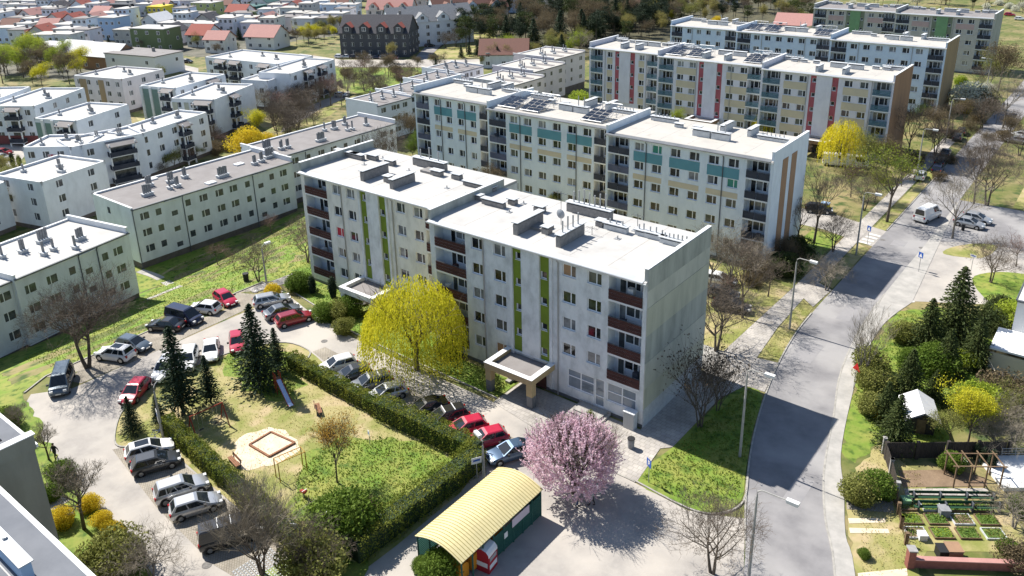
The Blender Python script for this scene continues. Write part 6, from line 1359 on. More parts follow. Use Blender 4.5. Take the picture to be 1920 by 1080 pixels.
def car_kit(kind):
    if kind in CARS: return CARS[kind]
    L, W, H, belt, hood, cb0, cb1, ct0, ct1, boot = {'hatch': (4.15, 1.76, 1.48, 0.95, 0.84, 0.12, 3.15, 0.55, 2.25, 0.93), 'suv': (4.4, 1.84, 1.66, 1.05, 0.98, 0.10, 3.25, 0.42, 2.45, 1.03), 'estate': (4.6, 1.78, 1.48, 0.94, 0.84, 0.12, 3.4, 0.5, 2.55, 0.92), 'sedan': (4.6, 1.8, 1.44, 0.94, 0.84, 0.55, 3.35, 1.3, 2.45, 0.98), 'van': (4.9, 1.92, 1.92, 1.05, 0.98, 0.06, 4.2, 0.2, 3.35, 1.05), 'cargo': (5.3, 2.0, 2.25, 1.15, 1.05, 0.03, 4.75, 0.10, 3.9, 1.15)}[kind]
    hw = W/2; parts = []
    xs = [0, 0.06, 0.25, 0.8, 1.6, L*0.55, cb1-0.05, cb1+0.35, L-0.35, L-0.08, L]
    tp = [boot*0.72, boot*0.9, boot, belt, belt, belt, belt-0.01, hood, hood*0.9, hood*0.7, hood*0.6]
    ww = [0.80, 0.90, 0.97, 1, 1, 1, 1, 0.99, 0.95, 0.84, 0.74]
    bt = [0.42, 0.32, 0.26, 0.2, 0.2, 0.2, 0.2, 0.2, 0.24, 0.32, 0.40]
    b = MB(); rings = []
    for x, t, w, z in zip(xs, tp, ww, bt):
        y = hw*w
        sec = [(-y*0.9, z), (-y*0.985, z+0.12), (-y, (z+t)/2), (-y*0.975, t-0.12), (-y*0.88, t-0.02), (0, t+0.03)]
        sec = sec+[(-p[0], p[1]) for p in reversed(sec[:-1])]
        rings.append(b.P(*[(x-L/2, p[0], p[1]) for p in sec])); n = len(sec)
    for r0, r1 in zip(rings[:-1], rings[1:]):
        for j in range(n):
            b.f.append((r0+j, r0+(j+1) % n, r1+(j+1) % n, r1+j)); b.m.append(0)
    b.f.append(tuple(rings[0]+j for j in range(n))); b.m.append(0); b.f.append(tuple(rings[-1]+n-1-j for j in range(n))); b.m.append(0)
    # cabin: pillars and rounded roof
    z0, z1 = belt-0.03, H; yb, yt = hw*0.93, hw*0.72
    c = [(cb0-L/2, yb), (cb1-L/2, yb)]; tr = [(ct0-L/2, yt), (ct1-L/2, yt)]; zr = z1-0.07
    B = lambda i, s: (c[i][0], s*c[i][1], z0)
    Tq = lambda i, s: (tr[i][0], s*tr[i][1], zr)
    b.quad(B(0,-1), B(1,-1), Tq(1,-1), Tq(0,-1)); b.quad(B(1,1), B(0,1), Tq(0,1), Tq(1,1)); b.quad(B(1,-1), B(1,1), Tq(1,1), Tq(1,-1)); b.quad(B(0,1), B(0,-1), Tq(0,-1), Tq(0,1))
    r = 0.12; ins = [(tr[0][0]+0.14, yt*0.84), (tr[1][0]-0.2, yt*0.84)]
    I = lambda i, s: (ins[i][0], s*ins[i][1], z1)
    b.quad(I(0,-1), I(1,-1), I(1,1), I(0,1)); b.quad(Tq(0,-1), Tq(1,-1), I(1,-1), I(0,-1)); b.quad(Tq(1,1), Tq(0,1), I(0,1), I(1,1)); b.quad(Tq(1,-1), Tq(1,1), I(1,1), I(1,-1)); b.quad(Tq(0,1), Tq(0,-1), I(0,-1), I(0,1))
    me = b.mesh('body', 'paint_white', True)
    try: me.set_sharp_from_angle(angle=rad(38))
    except Exception: pass
    parts.append(('body', me))
    def pan(name, P4, u0, u1, v0, v1, off, m='car_glass'):
        A, Bq, C, D = [Vector(p) for p in P4]; nrm = (Bq-A).cross(D-A).normalized()*off
        pt = lambda u, v: (A.lerp(Bq, u)).lerp(D.lerp(C, u), v)+nrm
        q = MB(); q.quad(pt(u0, v0), pt(u1, v0), pt(u1, v1), pt(u0, v1)); parts.append((name, q.mesh(name, m)))
    pan('windscreen', (B(1,-1), B(1,1), Tq(1,1), Tq(1,-1)), 0.07, 0.93, 0.06, 0.95, 0.012)
    pan('rear_window', (B(0,1), B(0,-1), Tq(0,-1), Tq(0,1)), 0.09, 0.91, 0.2, 0.94, 0.012)
    segs = ((0.06, 0.27), (0.30, 0.55), (0.58, 0.90)) if kind in ('suv', 'estate', 'van') else (((0.62, 0.93),) if kind == 'cargo' else ((0.08, 0.44), (0.48, 0.90)))
    for u0, u1 in segs:
        pan('side_window', (B(0,-1), B(1,-1), Tq(1,-1), Tq(0,-1)), u0, u1, 0.12, 0.90, 0.012); pan('side_window', (B(1,1), B(0,1), Tq(0,1), Tq(1,1)), 1-u1, 1-u0, 0.12, 0.90, 0.012)
    wr = 0.32 if kind != 'suv' else 0.36
    for x in (-L/2+0.78, L/2-0.85):
        for s in (-1, 1):
            q = MB(); q.tube([(x, s*(hw-0.22), wr), (x, s*(hw-0.03), wr), (x, s*(hw+0.012), wr)], [wr, wr, wr*0.93], 16); k = q.mesh('wheel', 'tyre')
            q = MB(); q.tube([(x, s*(hw-0.02), wr), (x, s*(hw+0.022), wr)], [wr*0.66, wr*0.60], 12); parts.append(('wheel', k, q.mesh('rim', 'rim')))
            q = MB(); q.tube([(x, s*(hw-0.3), wr+0.02), (x, s*(hw-0.005), wr+0.02)], [wr+0.07, wr+0.07], 16); parts.append(('wheel_arch', q.mesh('wheel_arch', 'trim_black')))
    for s in (-1, 1):
        q = MB(); q.box(L/2-0.3, L/2-0.06, s*hw*0.66-0.16, s*hw*0.66+0.16, hood*0.66, hood*0.86); parts.append(('headlight', q.mesh('headlight', 'lamp_clear')))
        q = MB(); q.box(-L/2-0.005, -L/2+0.18, s*hw*0.78-0.10, s*hw*0.78+0.10, boot*0.70, boot*0.96); parts.append(('taillight', q.mesh('taillight', 'lamp_red')))
        q = MB(); q.box(cb1-L/2-0.5, cb1-L/2-0.32, s*hw-0.02 if s > 0 else -hw-0.2, hw+0.2 if s > 0 else -hw+0.02, belt, belt+0.16); parts.append(('mirror', q.mesh('mirror', 'trim_black')))
    q = MB(); q.box(L/2-0.03, L/2+0.015, -0.26, 0.26, 0.42, 0.54); q.box(-L/2-0.015, -L/2+0.03, -0.26, 0.26, 0.56, 0.68); parts.append(('number_plate', q.mesh('number_plate', 'plate')))
    q = MB(); q.box(L/2-0.10, L/2+0.005, -hw*0.62, hw*0.62, 0.28, 0.40); parts.append(('grille', q.mesh('grille', 'trim_black')))
    CARS[kind] = parts; return parts
def car(kind, colour, loc, ang, label, rails=None, roof=None, detail=True):
    nm = {'van': 'parked_van', 'cargo': 'delivery_van'}.get(kind, 'parked_car')
    T = thing(nm, label, 'van' if kind in ('van', 'cargo') else 'car', (loc[0], loc[1], tz(loc[0], loc[1])+RD+0.01), rad(ang), 'parked cars')
    for p in car_kit(kind):
        if not detail and p[0] in ('mirror', 'number_plate', 'grille', 'wheel_arch'): continue
        o = link(p[0], p[1], T)
        if p[0] == 'body': o.material_slots[0].link = 'OBJECT'; o.material_slots[0].material = MATS['paint_'+colour]
        if len(p) > 2: link('rim', p[2], o)
    if rails:
        for x in (-0.9, 0.1):
            q = MB(); q.box(x, x+0.07, -0.62, 0.62, rails, rails+0.06); q.build('roof_bar', 'white_metal', T)
    if roof:
        q = MB(); q.box(-1.1, 0.05, -0.45, 0.45, roof, roof+0.012); q.build('sunroof', 'car_glass', T)
    return T
CL = [('hatch', 'white', (-62.3, 47.9), -115, 'white hatchback at the far end of the hedge row'), ('hatch', 'dark grey', (-59.6, 47.6), -117, 'dark grey hatchback second in the hedge row'), ('estate', 'grey', (-56.9, 47.6), -117, 'grey estate car with white roof bars in the hedge row', 1.48), ('hatch', 'silver', (-54.1, 47.3), -117, 'silver hatchback fourth in the hedge row'),
  ('sedan', 'black', (-49.2, 47.7), -118, 'black car in the willow shade by the hedge'), ('estate', 'black', (-46.6, 47.7), -118, 'black estate with roof bars left of the red cars', 1.48), ('hatch', 'red', (-43.9, 47.6), -120, 'red hatchback left of its red neighbour'), ('hatch', 'red', (-41.3, 47.4), -120, 'red hatchback right of its red neighbour'), ('sedan', 'steel blue', (-38.3, 47.3), -118, 'blue car between hedge end and cherry tree'),
  ('hatch', 'white', (-64.9, 28.0), 66, 'white coupe at the top of the lower car bays', None, 1.48), ('hatch', 'dark grey', (-62.7, 27.4), 64, 'dark grey hatchback with pale roof beside the white coupe'), ('suv', 'silver', (-57.6, 26.8), 68, 'silver off-road car with roof rails in the lower bays'), ('hatch', 'silver', (-54.8, 26.4), 65, 'silver hatchback beside the off-road car'), ('van', 'black', (-49.6, 26.2), 62, 'black minivan with white roof bars', 1.92),
  ('suv', 'white', (-84.2, 34.8), 203, 'white crossover with dark sunroof at the left bays', None, 1.66), ('hatch', 'slate', (-84.6, 37.2), 17, 'slate hatchback next to the white crossover'), ('sedan', 'black', (-86.0, 41.9), 207, 'black saloon half hidden by the tall spruce'), ('van', 'navy', (-85.9, 44.3), 12, 'navy blue van in the left bays'), ('hatch', 'white', (-86.2, 47.2), 203, 'white hatchback between navy van and red car'), ('hatch', 'red', (-86.3, 50.2), -8, 'red car last in the left bays'), ('van', 'slate', (-83.2, 28.6), -33, 'slate minivan below the great bare tree'),
  ('hatch', 'red', (-75.2, 32.2), -55, 'red car behind the small spruces on the loop'), ('suv', 'white', (-76.6, 36.4), -50, 'white car hidden behind the tall spruce'), ('suv', 'white', (-76.3, 38.9), -40, 'second white car behind the tall spruce'), ('sedan', 'white', (-76.2, 41.6), -35, 'white car between the two spruces'), ('hatch', 'red', (-75.3, 44.4), -32, 'red car behind the largest spruce'), ('estate', 'dark red', (-74.7, 51.9), 70, 'dark red estate car near the front gardens'), ('sedan', 'grey', (-77.4, 52.2), 72, 'grey saloon beside the dark red estate'), ('estate', 'silver', (-81.0, 53.3), 62, 'silver estate car below the yellow forsythia'),
  ('cargo', 'white', (-22.6, 130.0), 76, 'white delivery van driving away on the road'), ('hatch', 'silver', (-16.9, 130.2), -4, 'silver car in the lot across the road'), ('hatch', 'silver', (-16.4, 132.9), -4, 'silver car behind its silver neighbour'), ('hatch', 'dark grey', (-36.5, 87.6), 14, 'dark car under bare trees behind the gable'), ('estate', 'black', (-34.2, 85.0), 14, 'black car under bare trees beside the path'), ('estate', 'white', (-38.6, 91.0), 14, 'white car between the grey and the blue block')]
for i in CL: car(*i)
for px, py, k, c, a, lb in ((1757, 322, 'hatch', 'navy', 95, 'dark car in the shade at the tree-lined kerb'), (1762, 308, 'hatch', 'dark grey', 95, 'second dark car at the tree-lined kerb'), (1772, 292, 'sedan', 'black', 95, 'third dark car at the tree-lined kerb'), (1795, 262, 'hatch', 'dark grey', 95, 'dark car under the far bare trees'), (1802, 251, 'hatch', 'black', 95, 'farther dark car under the bare trees'), (1570, 310, 'cargo', 'white', 20, 'white van beneath the bright willow'), (1602, 313, 'cargo', 'white', 20, 'second white van beneath the bright willow'), (1535, 398, 'hatch', 'black', 20, 'black car beyond the striped gable'), (1905, 268, 'hatch', 'silver', 170, 'silver car at the right edge'), (1912, 258, 'hatch', 'white', 170, 'white car at the right edge'), (1725, 335, 'hatch', 'white', 95, 'white car half hidden behind the ivy tree'),
  (1893, 30, 'hatch', 'red', 5, 'red car near the farthest block'), (1912, 38, 'hatch', 'white', 5, 'white car near the farthest block'), (5, 300, 'hatch', 'silver', 30, 'silver car at the left edge by the thujas'), (8, 290, 'hatch', 'dark red', 30, 'dark red car at the left edge by the thujas'), (352, 118, 'hatch', 'black', 20, 'dark car on the bright far street'), (285, 205, 'hatch', 'red', 40, 'red car in the estate yard'), (640, 182, 'hatch', 'silver', 30, 'silver car on the estate path')):
    car(k, c, G(px, py), a, lb, detail=False)
for i in range(8): car(('hatch', 'sedan')[i % 2], ('white', 'silver', 'black', 'grey', 'white', 'navy', 'silver', 'dark red')[i], G(638+14*i, 109+0.3*i), 28, ('white', 'silver', 'black', 'grey', 'white', 'navy', 'silver', 'dark red')[i]+' car parked before the dark terrace', detail=False)
for i in range(5): car('hatch', ('black', 'silver', 'dark grey', 'navy', 'white')[i], G(806+9*i, 88-6*i), 62, ('black', 'silver', 'dark grey', 'navy', 'white')[i]+' car parked beside the white terrace', detail=False)
# ================================================================ street furniture
mat('lamp_pole', (0.30, 0.30, 0.28), (0.38, 0.37, 0.35), scale=2); mat('lamp_head', (0.72, 0.72, 0.70))
def lamp(px, py, h, arm, ang, label, two=None):
    p = G(px, py); T = thing('street_lamp', label, 'street lamp', p, rad(ang), 'street lamps')
    q = MB(); q.tube([(0,0,0), (0,0,h*0.55), (0,0,h-0.6)], [0.13, 0.11, 0.08], 8); q.build('pole', 'lamp_pole', T)
    q = MB(); q.tube([(0,0,h-0.6), (0.05,0,h-0.2), (0.3,0,h), (arm,0,h+0.05)], [0.07, 0.055, 0.05, 0.045], 6); q.build('arm', 'lamp_pole', T)
    q = MB(); q.box(arm-0.1, arm+0.75, -0.17, 0.17, h-0.02, h+0.17); q.box(arm-0.05, arm+0.7, -0.14, 0.14, h-0.12, h-0.02); q.build('lamp_head', 'lamp_head', T)
    return T
lamp(1387, 857, 9.0, 1.6, 0, 'concrete street lamp on the grass island by the gable')
lamp(1480, 618, 9.0, 1.6, -8, 'street lamp on the verge beyond the gable')
lamp(1402, 1100, 8.6, 2.1, 0, 'street lamp at the bottom of the road')
lamp(1605, 478, 9.2, 1.5, -5, 'street lamp beside the zebra crossing')
lamp(1718, 335, 9.0, 1.5, -5, 'street lamp by the parked dark cars')
lamp(1772, 268, 9.0, 1.5, 5, 'street lamp on the far pavement')
lamp(1848, 175, 8.5, 1.5, 180, 'street lamp at the far crossing')
lamp(306, 820, 5.6, 0.9, 120, 'lamp post with a sign at the loop corner')
lamp(908, 905, 4.4, 0.5, 160, 'short lamp post at the hedge corner')
lamp(685, 505, 4.5, 0.5, 0, 'short lamp behind the willow'); lamp(500, 532, 5.5, 0.6, 90, 'thin lamp on the grass slope')
# signs
mat('sign_blue', (0.02, 0.10, 0.42), rough=0.4); mat('sign_white', (0.75, 0.75, 0.75), rough=0.4); mat('sign_yellow', (0.72, 0.30, 0.02), rough=0.4); mat('sign_red', (0.5, 0.02, 0.02), rough=0.4)
def sign(px, py, h, label, kind='blue', ang=-30, w=0.7, hh=0.75):
    p = G(px, py); T = thing('road_sign', label, 'sign', p, rad(ang))
    q = MB(); q.tube([(0,0,0), (0,0,h)], 0.035, 6); q.build('post', 'pipe_grey', T)
    if kind == 'tri':
        q = MB(); q.poly([(-0.5,-0.04,h),(0.5,-0.04,h),(0,-0.04,h+0.85)]); q.poly([(0.5,-0.02,h),(-0.5,-0.02,h),(0,-0.02,h+0.85)]); b = q.build('plate', 'sign_red', T)
        q = MB(); q.poly([(-0.34,-0.05,h+0.1),(0.34,-0.05,h+0.1),(0,-0.05,h+0.68)]); q.build('face', 'sign_yellow', b); return T
    q = MB(); q.box(-w/2, w/2, -0.05, -0.03, h-hh, h); b = q.build('plate', 'sign_blue' if kind != 'white' else 'sign_white', T)
    q = MB()
    if kind == 'cross': q.poly([(-0.26,-0.056,h-hh+0.12),(0.26,-0.056,h-hh+0.12),(0,-0.056,h-0.12)])
    elif kind == 'park': q.box(-0.14, -0.05, -0.056, -0.051, h-hh+0.14, h-0.14); q.box(-0.05, 0.13, -0.056, -0.051, h-0.24, h-0.14); q.box(0.06, 0.14, -0.056, -0.051, h-0.42, h-0.24); q.box(-0.05, 0.10, -0.056, -0.051, h-0.45, h-0.38)
    else: q.box(-w*0.35, w*0.35, -0.056, -0.051, h-hh*0.6, h-hh*0.3)
    q.build('symbol', 'sign_white' if kind != 'white' else 'sign_blue', b)
    return T
sign(1216, 905, 2.4, 'blue parking sign on the verge before the shop', 'park'); sign(1722, 510, 2.8, 'blue crossing sign on the right of the road', 'cross'); sign(1626, 458, 2.8, 'blue crossing sign on the left of the road', 'cross')
sign(1600, 730, 2.2, 'orange warning triangle by the bare roadside tree', 'tri', 150); sign(1818, 520, 3.2, 'dark sign on a thin post at the round lawn', 'white', -20, 0.8, 0.4)
sign(556, 1020, 2.0, 'blue and white board in the lower hedge', 'white', 30, 0.6, 1.3); sign(302, 812, 2.6, 'white board on the lamp by the bicycle', 'white', -20, 0.7, 1.3); sign(694, 835, 1.6, 'small white board on a post by the hedge', 'white', -20, 0.4, 0.5); sign(895, 905, 2.6, 'grey board at the hedge corner', 'white', 60, 0.9, 0.6)
# litter bins and poles
def bin_(px, py, label, m='zinc_dark', h=0.9, r=0.3):
    T = thing('litter_bin', label, 'bin', G(px, py)); q = MB(); q.tube([(0,0,0), (0,0,h)], [r*0.85, r], 10); q.build('body', m, T); q = MB(); q.tube([(0,0,h), (0,0,h+0.06)], r*1.08, 10); q.build('rim', 'trim_black', T)
bin_(1183, 840, 'grey litter bin on the pavement before the shop', 'chimney_grey', 1.0, 0.34); bin_(462, 527, 'dark litter bin on the grass slope', 'trim_black', 1.1, 0.4); bin_(1805, 432, 'small post bin at the right lot', 'trim_black', 0.9, 0.25)
bb = thing('container', 'yellow and blue recycling bin beyond the striped gable', 'bin', G(1546, 396)); q = MB(); q.box(-0.6, 0.6, -0.5, 0.5, 0, 1.3); q.build('body', 'wall_yellow', bb); q = MB(); q.box(-0.62, 0.62, -0.52, 0.52, 1.3, 1.45); q.build('lid', 'wall_blue', bb)
mat('manhole_mat', (0.12, 0.115, 0.11), (0.2, 0.19, 0.18), scale=4)
for px, py in ((608, 640), (932, 808), (388, 1060), (1655, 450), (1728, 465), (1735, 466), (455, 628)):
    p = G(px, py); q = MB(); q.tube([(p.x, p.y, p.z-0.02), (p.x, p.y, p.z+RD+0.012)], 0.38, 14); tag(q.build('manhole_cover', 'manhole_mat'), kind='structure')
# ================================================================ waste shelter with the curved yellow roof
mat('roof_yellow', (0.64, 0.56, 0.30), (0.58, 0.51, 0.28), rough=0.22, scale=0.6, spec=0.6); mat('roof_rib', (0.42, 0.35, 0.15), rough=0.4)
mat('shelter_green', (0.02, 0.085, 0.07), (0.03, 0.11, 0.09), scale=0.7); mat('bin_orange', (0.62, 0.25, 0.02)); mat('banner', (0.55, 0.48, 0.55)); mat('bin_red', (0.36, 0.02, 0.03)); 
c1, c2, c3, c4 = AZ(783, 1008, 2.7), AZ(925, 873, 2.7), AZ(1020, 913, 2.7), AZ(866, 1055, 2.7)
sx0, sx1 = (c1.x+c2.x)/2, (c3.x+c4.x)/2; sy0, sy1 = (c1.y+c4.y)/2, (c2.y+c3.y)/2
SW, SL = sx1-sx0, sy1-sy0
print('shelter', sx0, sx1, sy0, sy1)
SH = thing('waste_shelter', 'open shelter with curved pale yellow ribbed roof and green lattice walls', 'shelter', (sx0, sy0, 0))
q = MB(); NS = 10
arc = lambda t: (t*SW, 2.62+0.62*math.sin(math.pi*t))
for i in range(NS):
    (xa, za), (xb, zb) = arc(i/NS), arc((i+1)/NS)
    q.quad((xa, 0, za), (xb, 0, zb), (xb, SL, zb), (xa, SL, za)); q.quad((xa, 0, za-0.06), (xa, SL, za-0.06), (xb, SL, zb-0.06), (xb, 0, zb-0.06)); q.quad((xa, 0, za-0.06), (xb, 0, zb-0.06), (xb, 0, zb), (xa, 0, za)); q.quad((xb, SL, zb-0.06), (xa, SL, za-0.06), (xa, SL, za), (xb, SL, zb))
sroof = q.build('roof', 'roof_yellow', SH)
for j in range(34):
    yy = SL*(j+0.5)/34; q = MB(); q.tube([(arc(i/NS)[0], yy, arc(i/NS)[1]+0.015) for i in range(NS+1)], 0.028, 4, cap=False); q.build('rib', 'roof_rib', sroof)
for j in range(9):
    yy = 0.15+(SL-0.3)*j/8
    for xx in (0.12, SW-0.12):
        q = MB(); q.box(xx-0.045, xx+0.045, yy-0.045, yy+0.045, 0, 2.66); q.build('post', 'shelter_green', SH)
for j in range(8):
    y0, y1 = 0.2+(SL-0.3)*j/8, 0.10+(SL-0.3)*(j+1)/8
    for xx in (0.12, SW-0.12):
        if xx > 1 and j < 3: continue
        q = MB()
        for k in range(12): q.box(xx-0.02, xx+0.02, y0, y1, 0.12+0.17*k, 0.24+0.17*k)
        q.build('lattice_panel', 'shelter_green', SH)
for xx in (0.12, SW-0.12):
    q = MB(); q.box(xx-0.05, xx+0.05, 0.05, SL-0.05, 2.5, 2.6); q.build('beam', 'shelter_green', SH)
q = MB(); q.box(SW-0.06, SW-0.03, SL*0.60, SL*0.82, 1.55, 2.3); q.build('banner', 'banner', SH)
q = MB(); q.box(SW-0.06, SW-0.03, SL*0.50, SL*0.54, 1.2, 1.7); q.build('notice', 'sign_white', SH)
q = MB(); q.box(SW-0.06, SW-0.03, SL*0.34, SL*0.37, 1.4, 1.9); q.build('notice', 'bin_orange', SH)
q = MB(); q.box(0.16, SW-0.16, SL-0.16, SL-0.10, 0.1, 2.3); q.build('end_panel', 'shelter_green', SH)
def wheelie(x, y, m, label):
    T = thing('waste_container', label, 'waste container', (x, y, RD)); q = MB()
    q.prism([(-0.62, -0.5), (0.62, -0.5), (0.62, 0.5), (-0.62, 0.5)], 0.2, 1.15); q.build('body', m, T)
    q = MB(); q.tube([(-0.66, -0.02, 1.15), (0.66, -0.02, 1.15)], 0.5, 12); q.build('lid', m, T)
    for a in (-0.5, 0.5):
        for b in (-0.35, 0.35): w = MB(); w.tube([(a-0.04, b, 0.1), (a+0.04, b, 0.1)], 0.1, 8); w.build('wheel', 'tyre', T)
for i, (m, lb) in enumerate((('bin_orange', 'orange waste container nearest the shelter end'), ('bin_orange', 'orange waste container second from the shelter end'), ('shelter_green', 'green waste container under the shelter roof'), ('bin_orange', 'third orange waste container under the shelter roof'))):
    wheelie(sx1-1.2, sy0+0.9+1.4*i, m, lb)
# clothes bank: red box with a barrel top
cp = AZ(912, 1062, 0); CBK = thing('clothes_bank', 'red and white clothes collection bank beside the shelter', 'clothes bank', (cp.x, cp.y, 0), rad(8))
q = MB(); q.box(-0.62, 0.62, -0.6, 0.6, 0, 1.5); q.build('body', 'bin_red', CBK)
q = MB(); pr = [(-0.64, 1.5), (-0.6, 1.75), (-0.4, 1.98), (0, 2.08), (0.4, 1.98), (0.6, 1.75), (0.64, 1.5)]
for a, b in zip(pr[:-1], pr[1:]): q.quad((a[0], -0.62, a[1]), (b[0], -0.62, b[1]), (b[0], 0.62, b[1]), (a[0], 0.62, a[1]))
q.build('barrel_top', 'white_metal', CBK)
q = MB(); q.poly([(p[0]*0.98, -0.605, p[1]-0.01) for p in reversed(pr)]); q.poly([(p[0]*0.98, 0.605, p[1]-0.01) for p in pr]); q.build('end_cap', 'bin_red', CBK)
q = MB(); q.box(-0.5, 0.5, -0.63, -0.605, 0.55, 0.95); q.build('print_band', 'sign_white', CBK); q = MB(); q.box(0.625, 0.645, -0.45, 0.45, 1.05, 1.4); q.build('chute', 'steel', CBK)
q = MB(); q.box(0.625, 0.64, -0.5, 0.5, 0.35, 0.75); q.build('print_band', 'sign_white', CBK)
# ================================================================ playground
mat('play_red', (0.34, 0.05, 0.03), (0.26, 0.05, 0.03), scale=2); mat('play_yellow', (0.45, 0.25, 0.04)); mat('slide_steel', (0.55, 0.6, 0.7), rough=0.2, metal=0.7); mat('bench_wood', (0.22, 0.10, 0.055), (0.28, 0.14, 0.08), scale=2); mat('rubber', (0.03, 0.03, 0.03))
p = G(402, 800); T = thing('swing_set', 'red swing frame with two swings below the tall spruce', 'swing', p, rad(10))
a, b = G(366, 820), G(420, 795); T.location = (a+b)/2; d = b-a; T.rotation_euler = (0, 0, math.atan2(d.y, d.x)); hl = max(1.6, d.length/2)
for s in (-1, 1):
    for t in (-1, 1): q = MB(); q.tube([(s*hl, t*0.95, 0), (s*hl, 0, 2.35)], 0.055, 6); q.build('leg', 'play_red', T)
q = MB(); q.tube([(-hl, 0, 2.35), (hl, 0, 2.35)], 0.055, 6); q.build('top_bar', 'play_red', T)
for x in (-0.75, 0.75):
    q = MB(); q.box(x-0.22, x+0.22, -0.09, 0.09, 0.5, 0.54); s_ = q.build('seat', 'rubber', T)
    for e in (-0.2, 0.2): q = MB(); q.tube([(x+e, 0, 0.54), (x+e, 0, 2.33)], 0.012, 4); q.build('chain', 'steel', s_)
q = MB(); sp = [G(450, 822), G(520, 803), G(562, 835), G(540, 858), G(478, 880), G(440, 868)]
sheet('sand', smooth_line([tuple(p[:2]) for p in sp], closed=True), RD+0.022, 'sand_mat', rag=0.22)
A_, B_, C_, D_ = G(508, 812), G(553, 832), G(505, 858), G(468, 836)
T = thing('sandbox', 'square sandbox with reddish timber edge', 'sandbox', (A_+C_)/2); o0 = (A_+C_)/2
for u, v in ((A_, B_), (B_, C_), (C_, D_), (D_, A_)):
    d = (v-u); n = Vector((-d.y, d.x, 0)).normalized()*0.09; q = MB(); q.prism([tuple((u-o0-n)[:2]), tuple((v-o0-n)[:2]), tuple((v-o0+n)[:2]), tuple((u-o0+n)[:2])], 0, 0.2); q.build('timber', 'bench_wood', T)
q = MB(); q.poly([tuple((x-o0)[:2])+(0.1,) for x in (D_, C_, B_, A_)]); q.build('sand_fill', 'sand_mat', T)
a, b = G(522, 900), G(572, 878); T = thing('climbing_frame', 'orange ladder climbing frame beside the sandbox', 'climbing frame', (a+b)/2); d = b-a; T.rotation_euler = (0, 0, math.atan2(d.y, d.x)); hl = d.length/2
for x in (-hl, hl):
    for y in (-0.45, 0.45): q = MB(); q.tube([(x, y, 0), (x, y, 2.0)], 0.045, 6); q.build('post', 'play_yellow', T)
for y in (-0.45, 0.45): q = MB(); q.tube([(-hl, y, 2.0), (hl, y, 2.0)], 0.035, 6); q.build('rail', 'play_yellow', T)
for i in range(7): x = -hl+2*hl*i/6; q = MB(); q.tube([(x, -0.45, 2.0), (x, 0.45, 2.0)], 0.025, 5); q.build('rung', 'play_yellow', T)
a, b = G(547, 765), G(522, 735); T = thing('slide', 'metal slide under the largest spruce', 'slide', (a+b)/2); d = b-a; T.rotation_euler = (0, 0, math.atan2(d.y, d.x)); hl = max(1.5, d.length/2)
q = MB(); q.quad((-hl, -0.25, 0.25), (-hl+0.5, -0.25, 0.32), (-hl+0.5, 0.25, 0.32), (-hl, 0.25, 0.25)); q.quad((-hl+0.5, -0.25, 0.32), (hl*0.7, -0.25, 1.75), (hl*0.7, 0.25, 1.75), (-hl+0.5, 0.25, 0.32)); q.build('chute', 'slide_steel', T)
for y in (-0.27, 0.27): q = MB(); q.tube([(-hl, y, 0.3), (-hl+0.5, y, 0.42), (hl*0.7, y, 1.85), (hl*0.7, y, 2.4), (hl, y, 2.4)], 0.035, 5); q.build('side_rail', 'play_red', T)
for y in (-0.27, 0.27):
    for x in (hl*0.7, hl): q = MB(); q.tube([(x, y, 0), (x+0.1, y, 2.4)], 0.04, 5); q.build('leg', 'play_red', T)
q = MB(); q.box(hl*0.7, hl, -0.27, 0.27, 1.72, 1.78); q.build('platform', 'bench_wood', T)
for i in range(5): q = MB(); q.tube([(hl+0.02*i, -0.27, 0.3+0.3*i), (hl+0.02*i, 0.27, 0.3+0.3*i)], 0.025, 5); q.build('rung', 'play_red', T)
def bench(px, py, ang, label):
    T = thing('park_bench', label, 'bench', G(px, py), rad(ang), 'playground benches')
    for k in range(3): q = MB(); q.box(-0.9, 0.9, -0.22+0.15*k, -0.10+0.15*k, 0.42, 0.46); q.build('seat_slat', 'bench_wood', T)
    for k in range(2): q = MB(); q.box(-0.9, 0.9, 0.28+0.02*k, 0.32+0.02*k, 0.56+0.16*k, 0.68+0.16*k); q.build('back_slat', 'bench_wood', T)
    for x in (-0.7, 0.7): q = MB(); q.box(x-0.04, x+0.04, -0.2, 0.26, 0, 0.42); q.box(x-0.04, x+0.04, 0.26, 0.32, 0, 0.9); q.build('leg', 'pipe_dark', T)
bench(598, 772, 150, 'red-brown bench in front of the upper hedge'); bench(440, 872, -10, 'pale bench beside the lower hedge')
tv = thing('spring_rider', 'small red and white spring rider on the lawn', 'spring rider', G(570, 932)); q = MB(); q.tube([(0,0,0),(0,0,0.35)], 0.09, 8); q.build('spring', 'steel', tv); q = MB(); q.tube([(-0.45,0,0.45),(-0.2,0,0.55),(0.2,0,0.6),(0.45,0,0.85)], [0.07,0.16,0.16,0.10], 8); q.build('body', 'play_red', tv); q = MB(); q.box(0.15, 0.2, -0.25, 0.25, 0.75, 0.8); q.build('handle', 'sign_white', tv)
for i, (px, py) in enumerate(((620, 950), (614, 962), (612, 975), (616, 988), (625, 996), (640, 1000), (655, 1003), (1135, 878), (480, 548), (425, 545))):
    s = 0.16+0.05*(i % 3); q = MB(); q.tube([(0,0,-0.05), (0.02,0.01,s*0.6), (0,0,s)], [s, s*0.9, s*0.4], 7)
    tag(link('stone', q.mesh('stone', 'wall_bright'), None, G(px, py)), 'white stone edging the bright green bush' if i < 7 else ('pale stone on the grass by the slab path' if i == 7 else 'pale stone on the slope verge'), 'stone', 'pale stones on the grass')
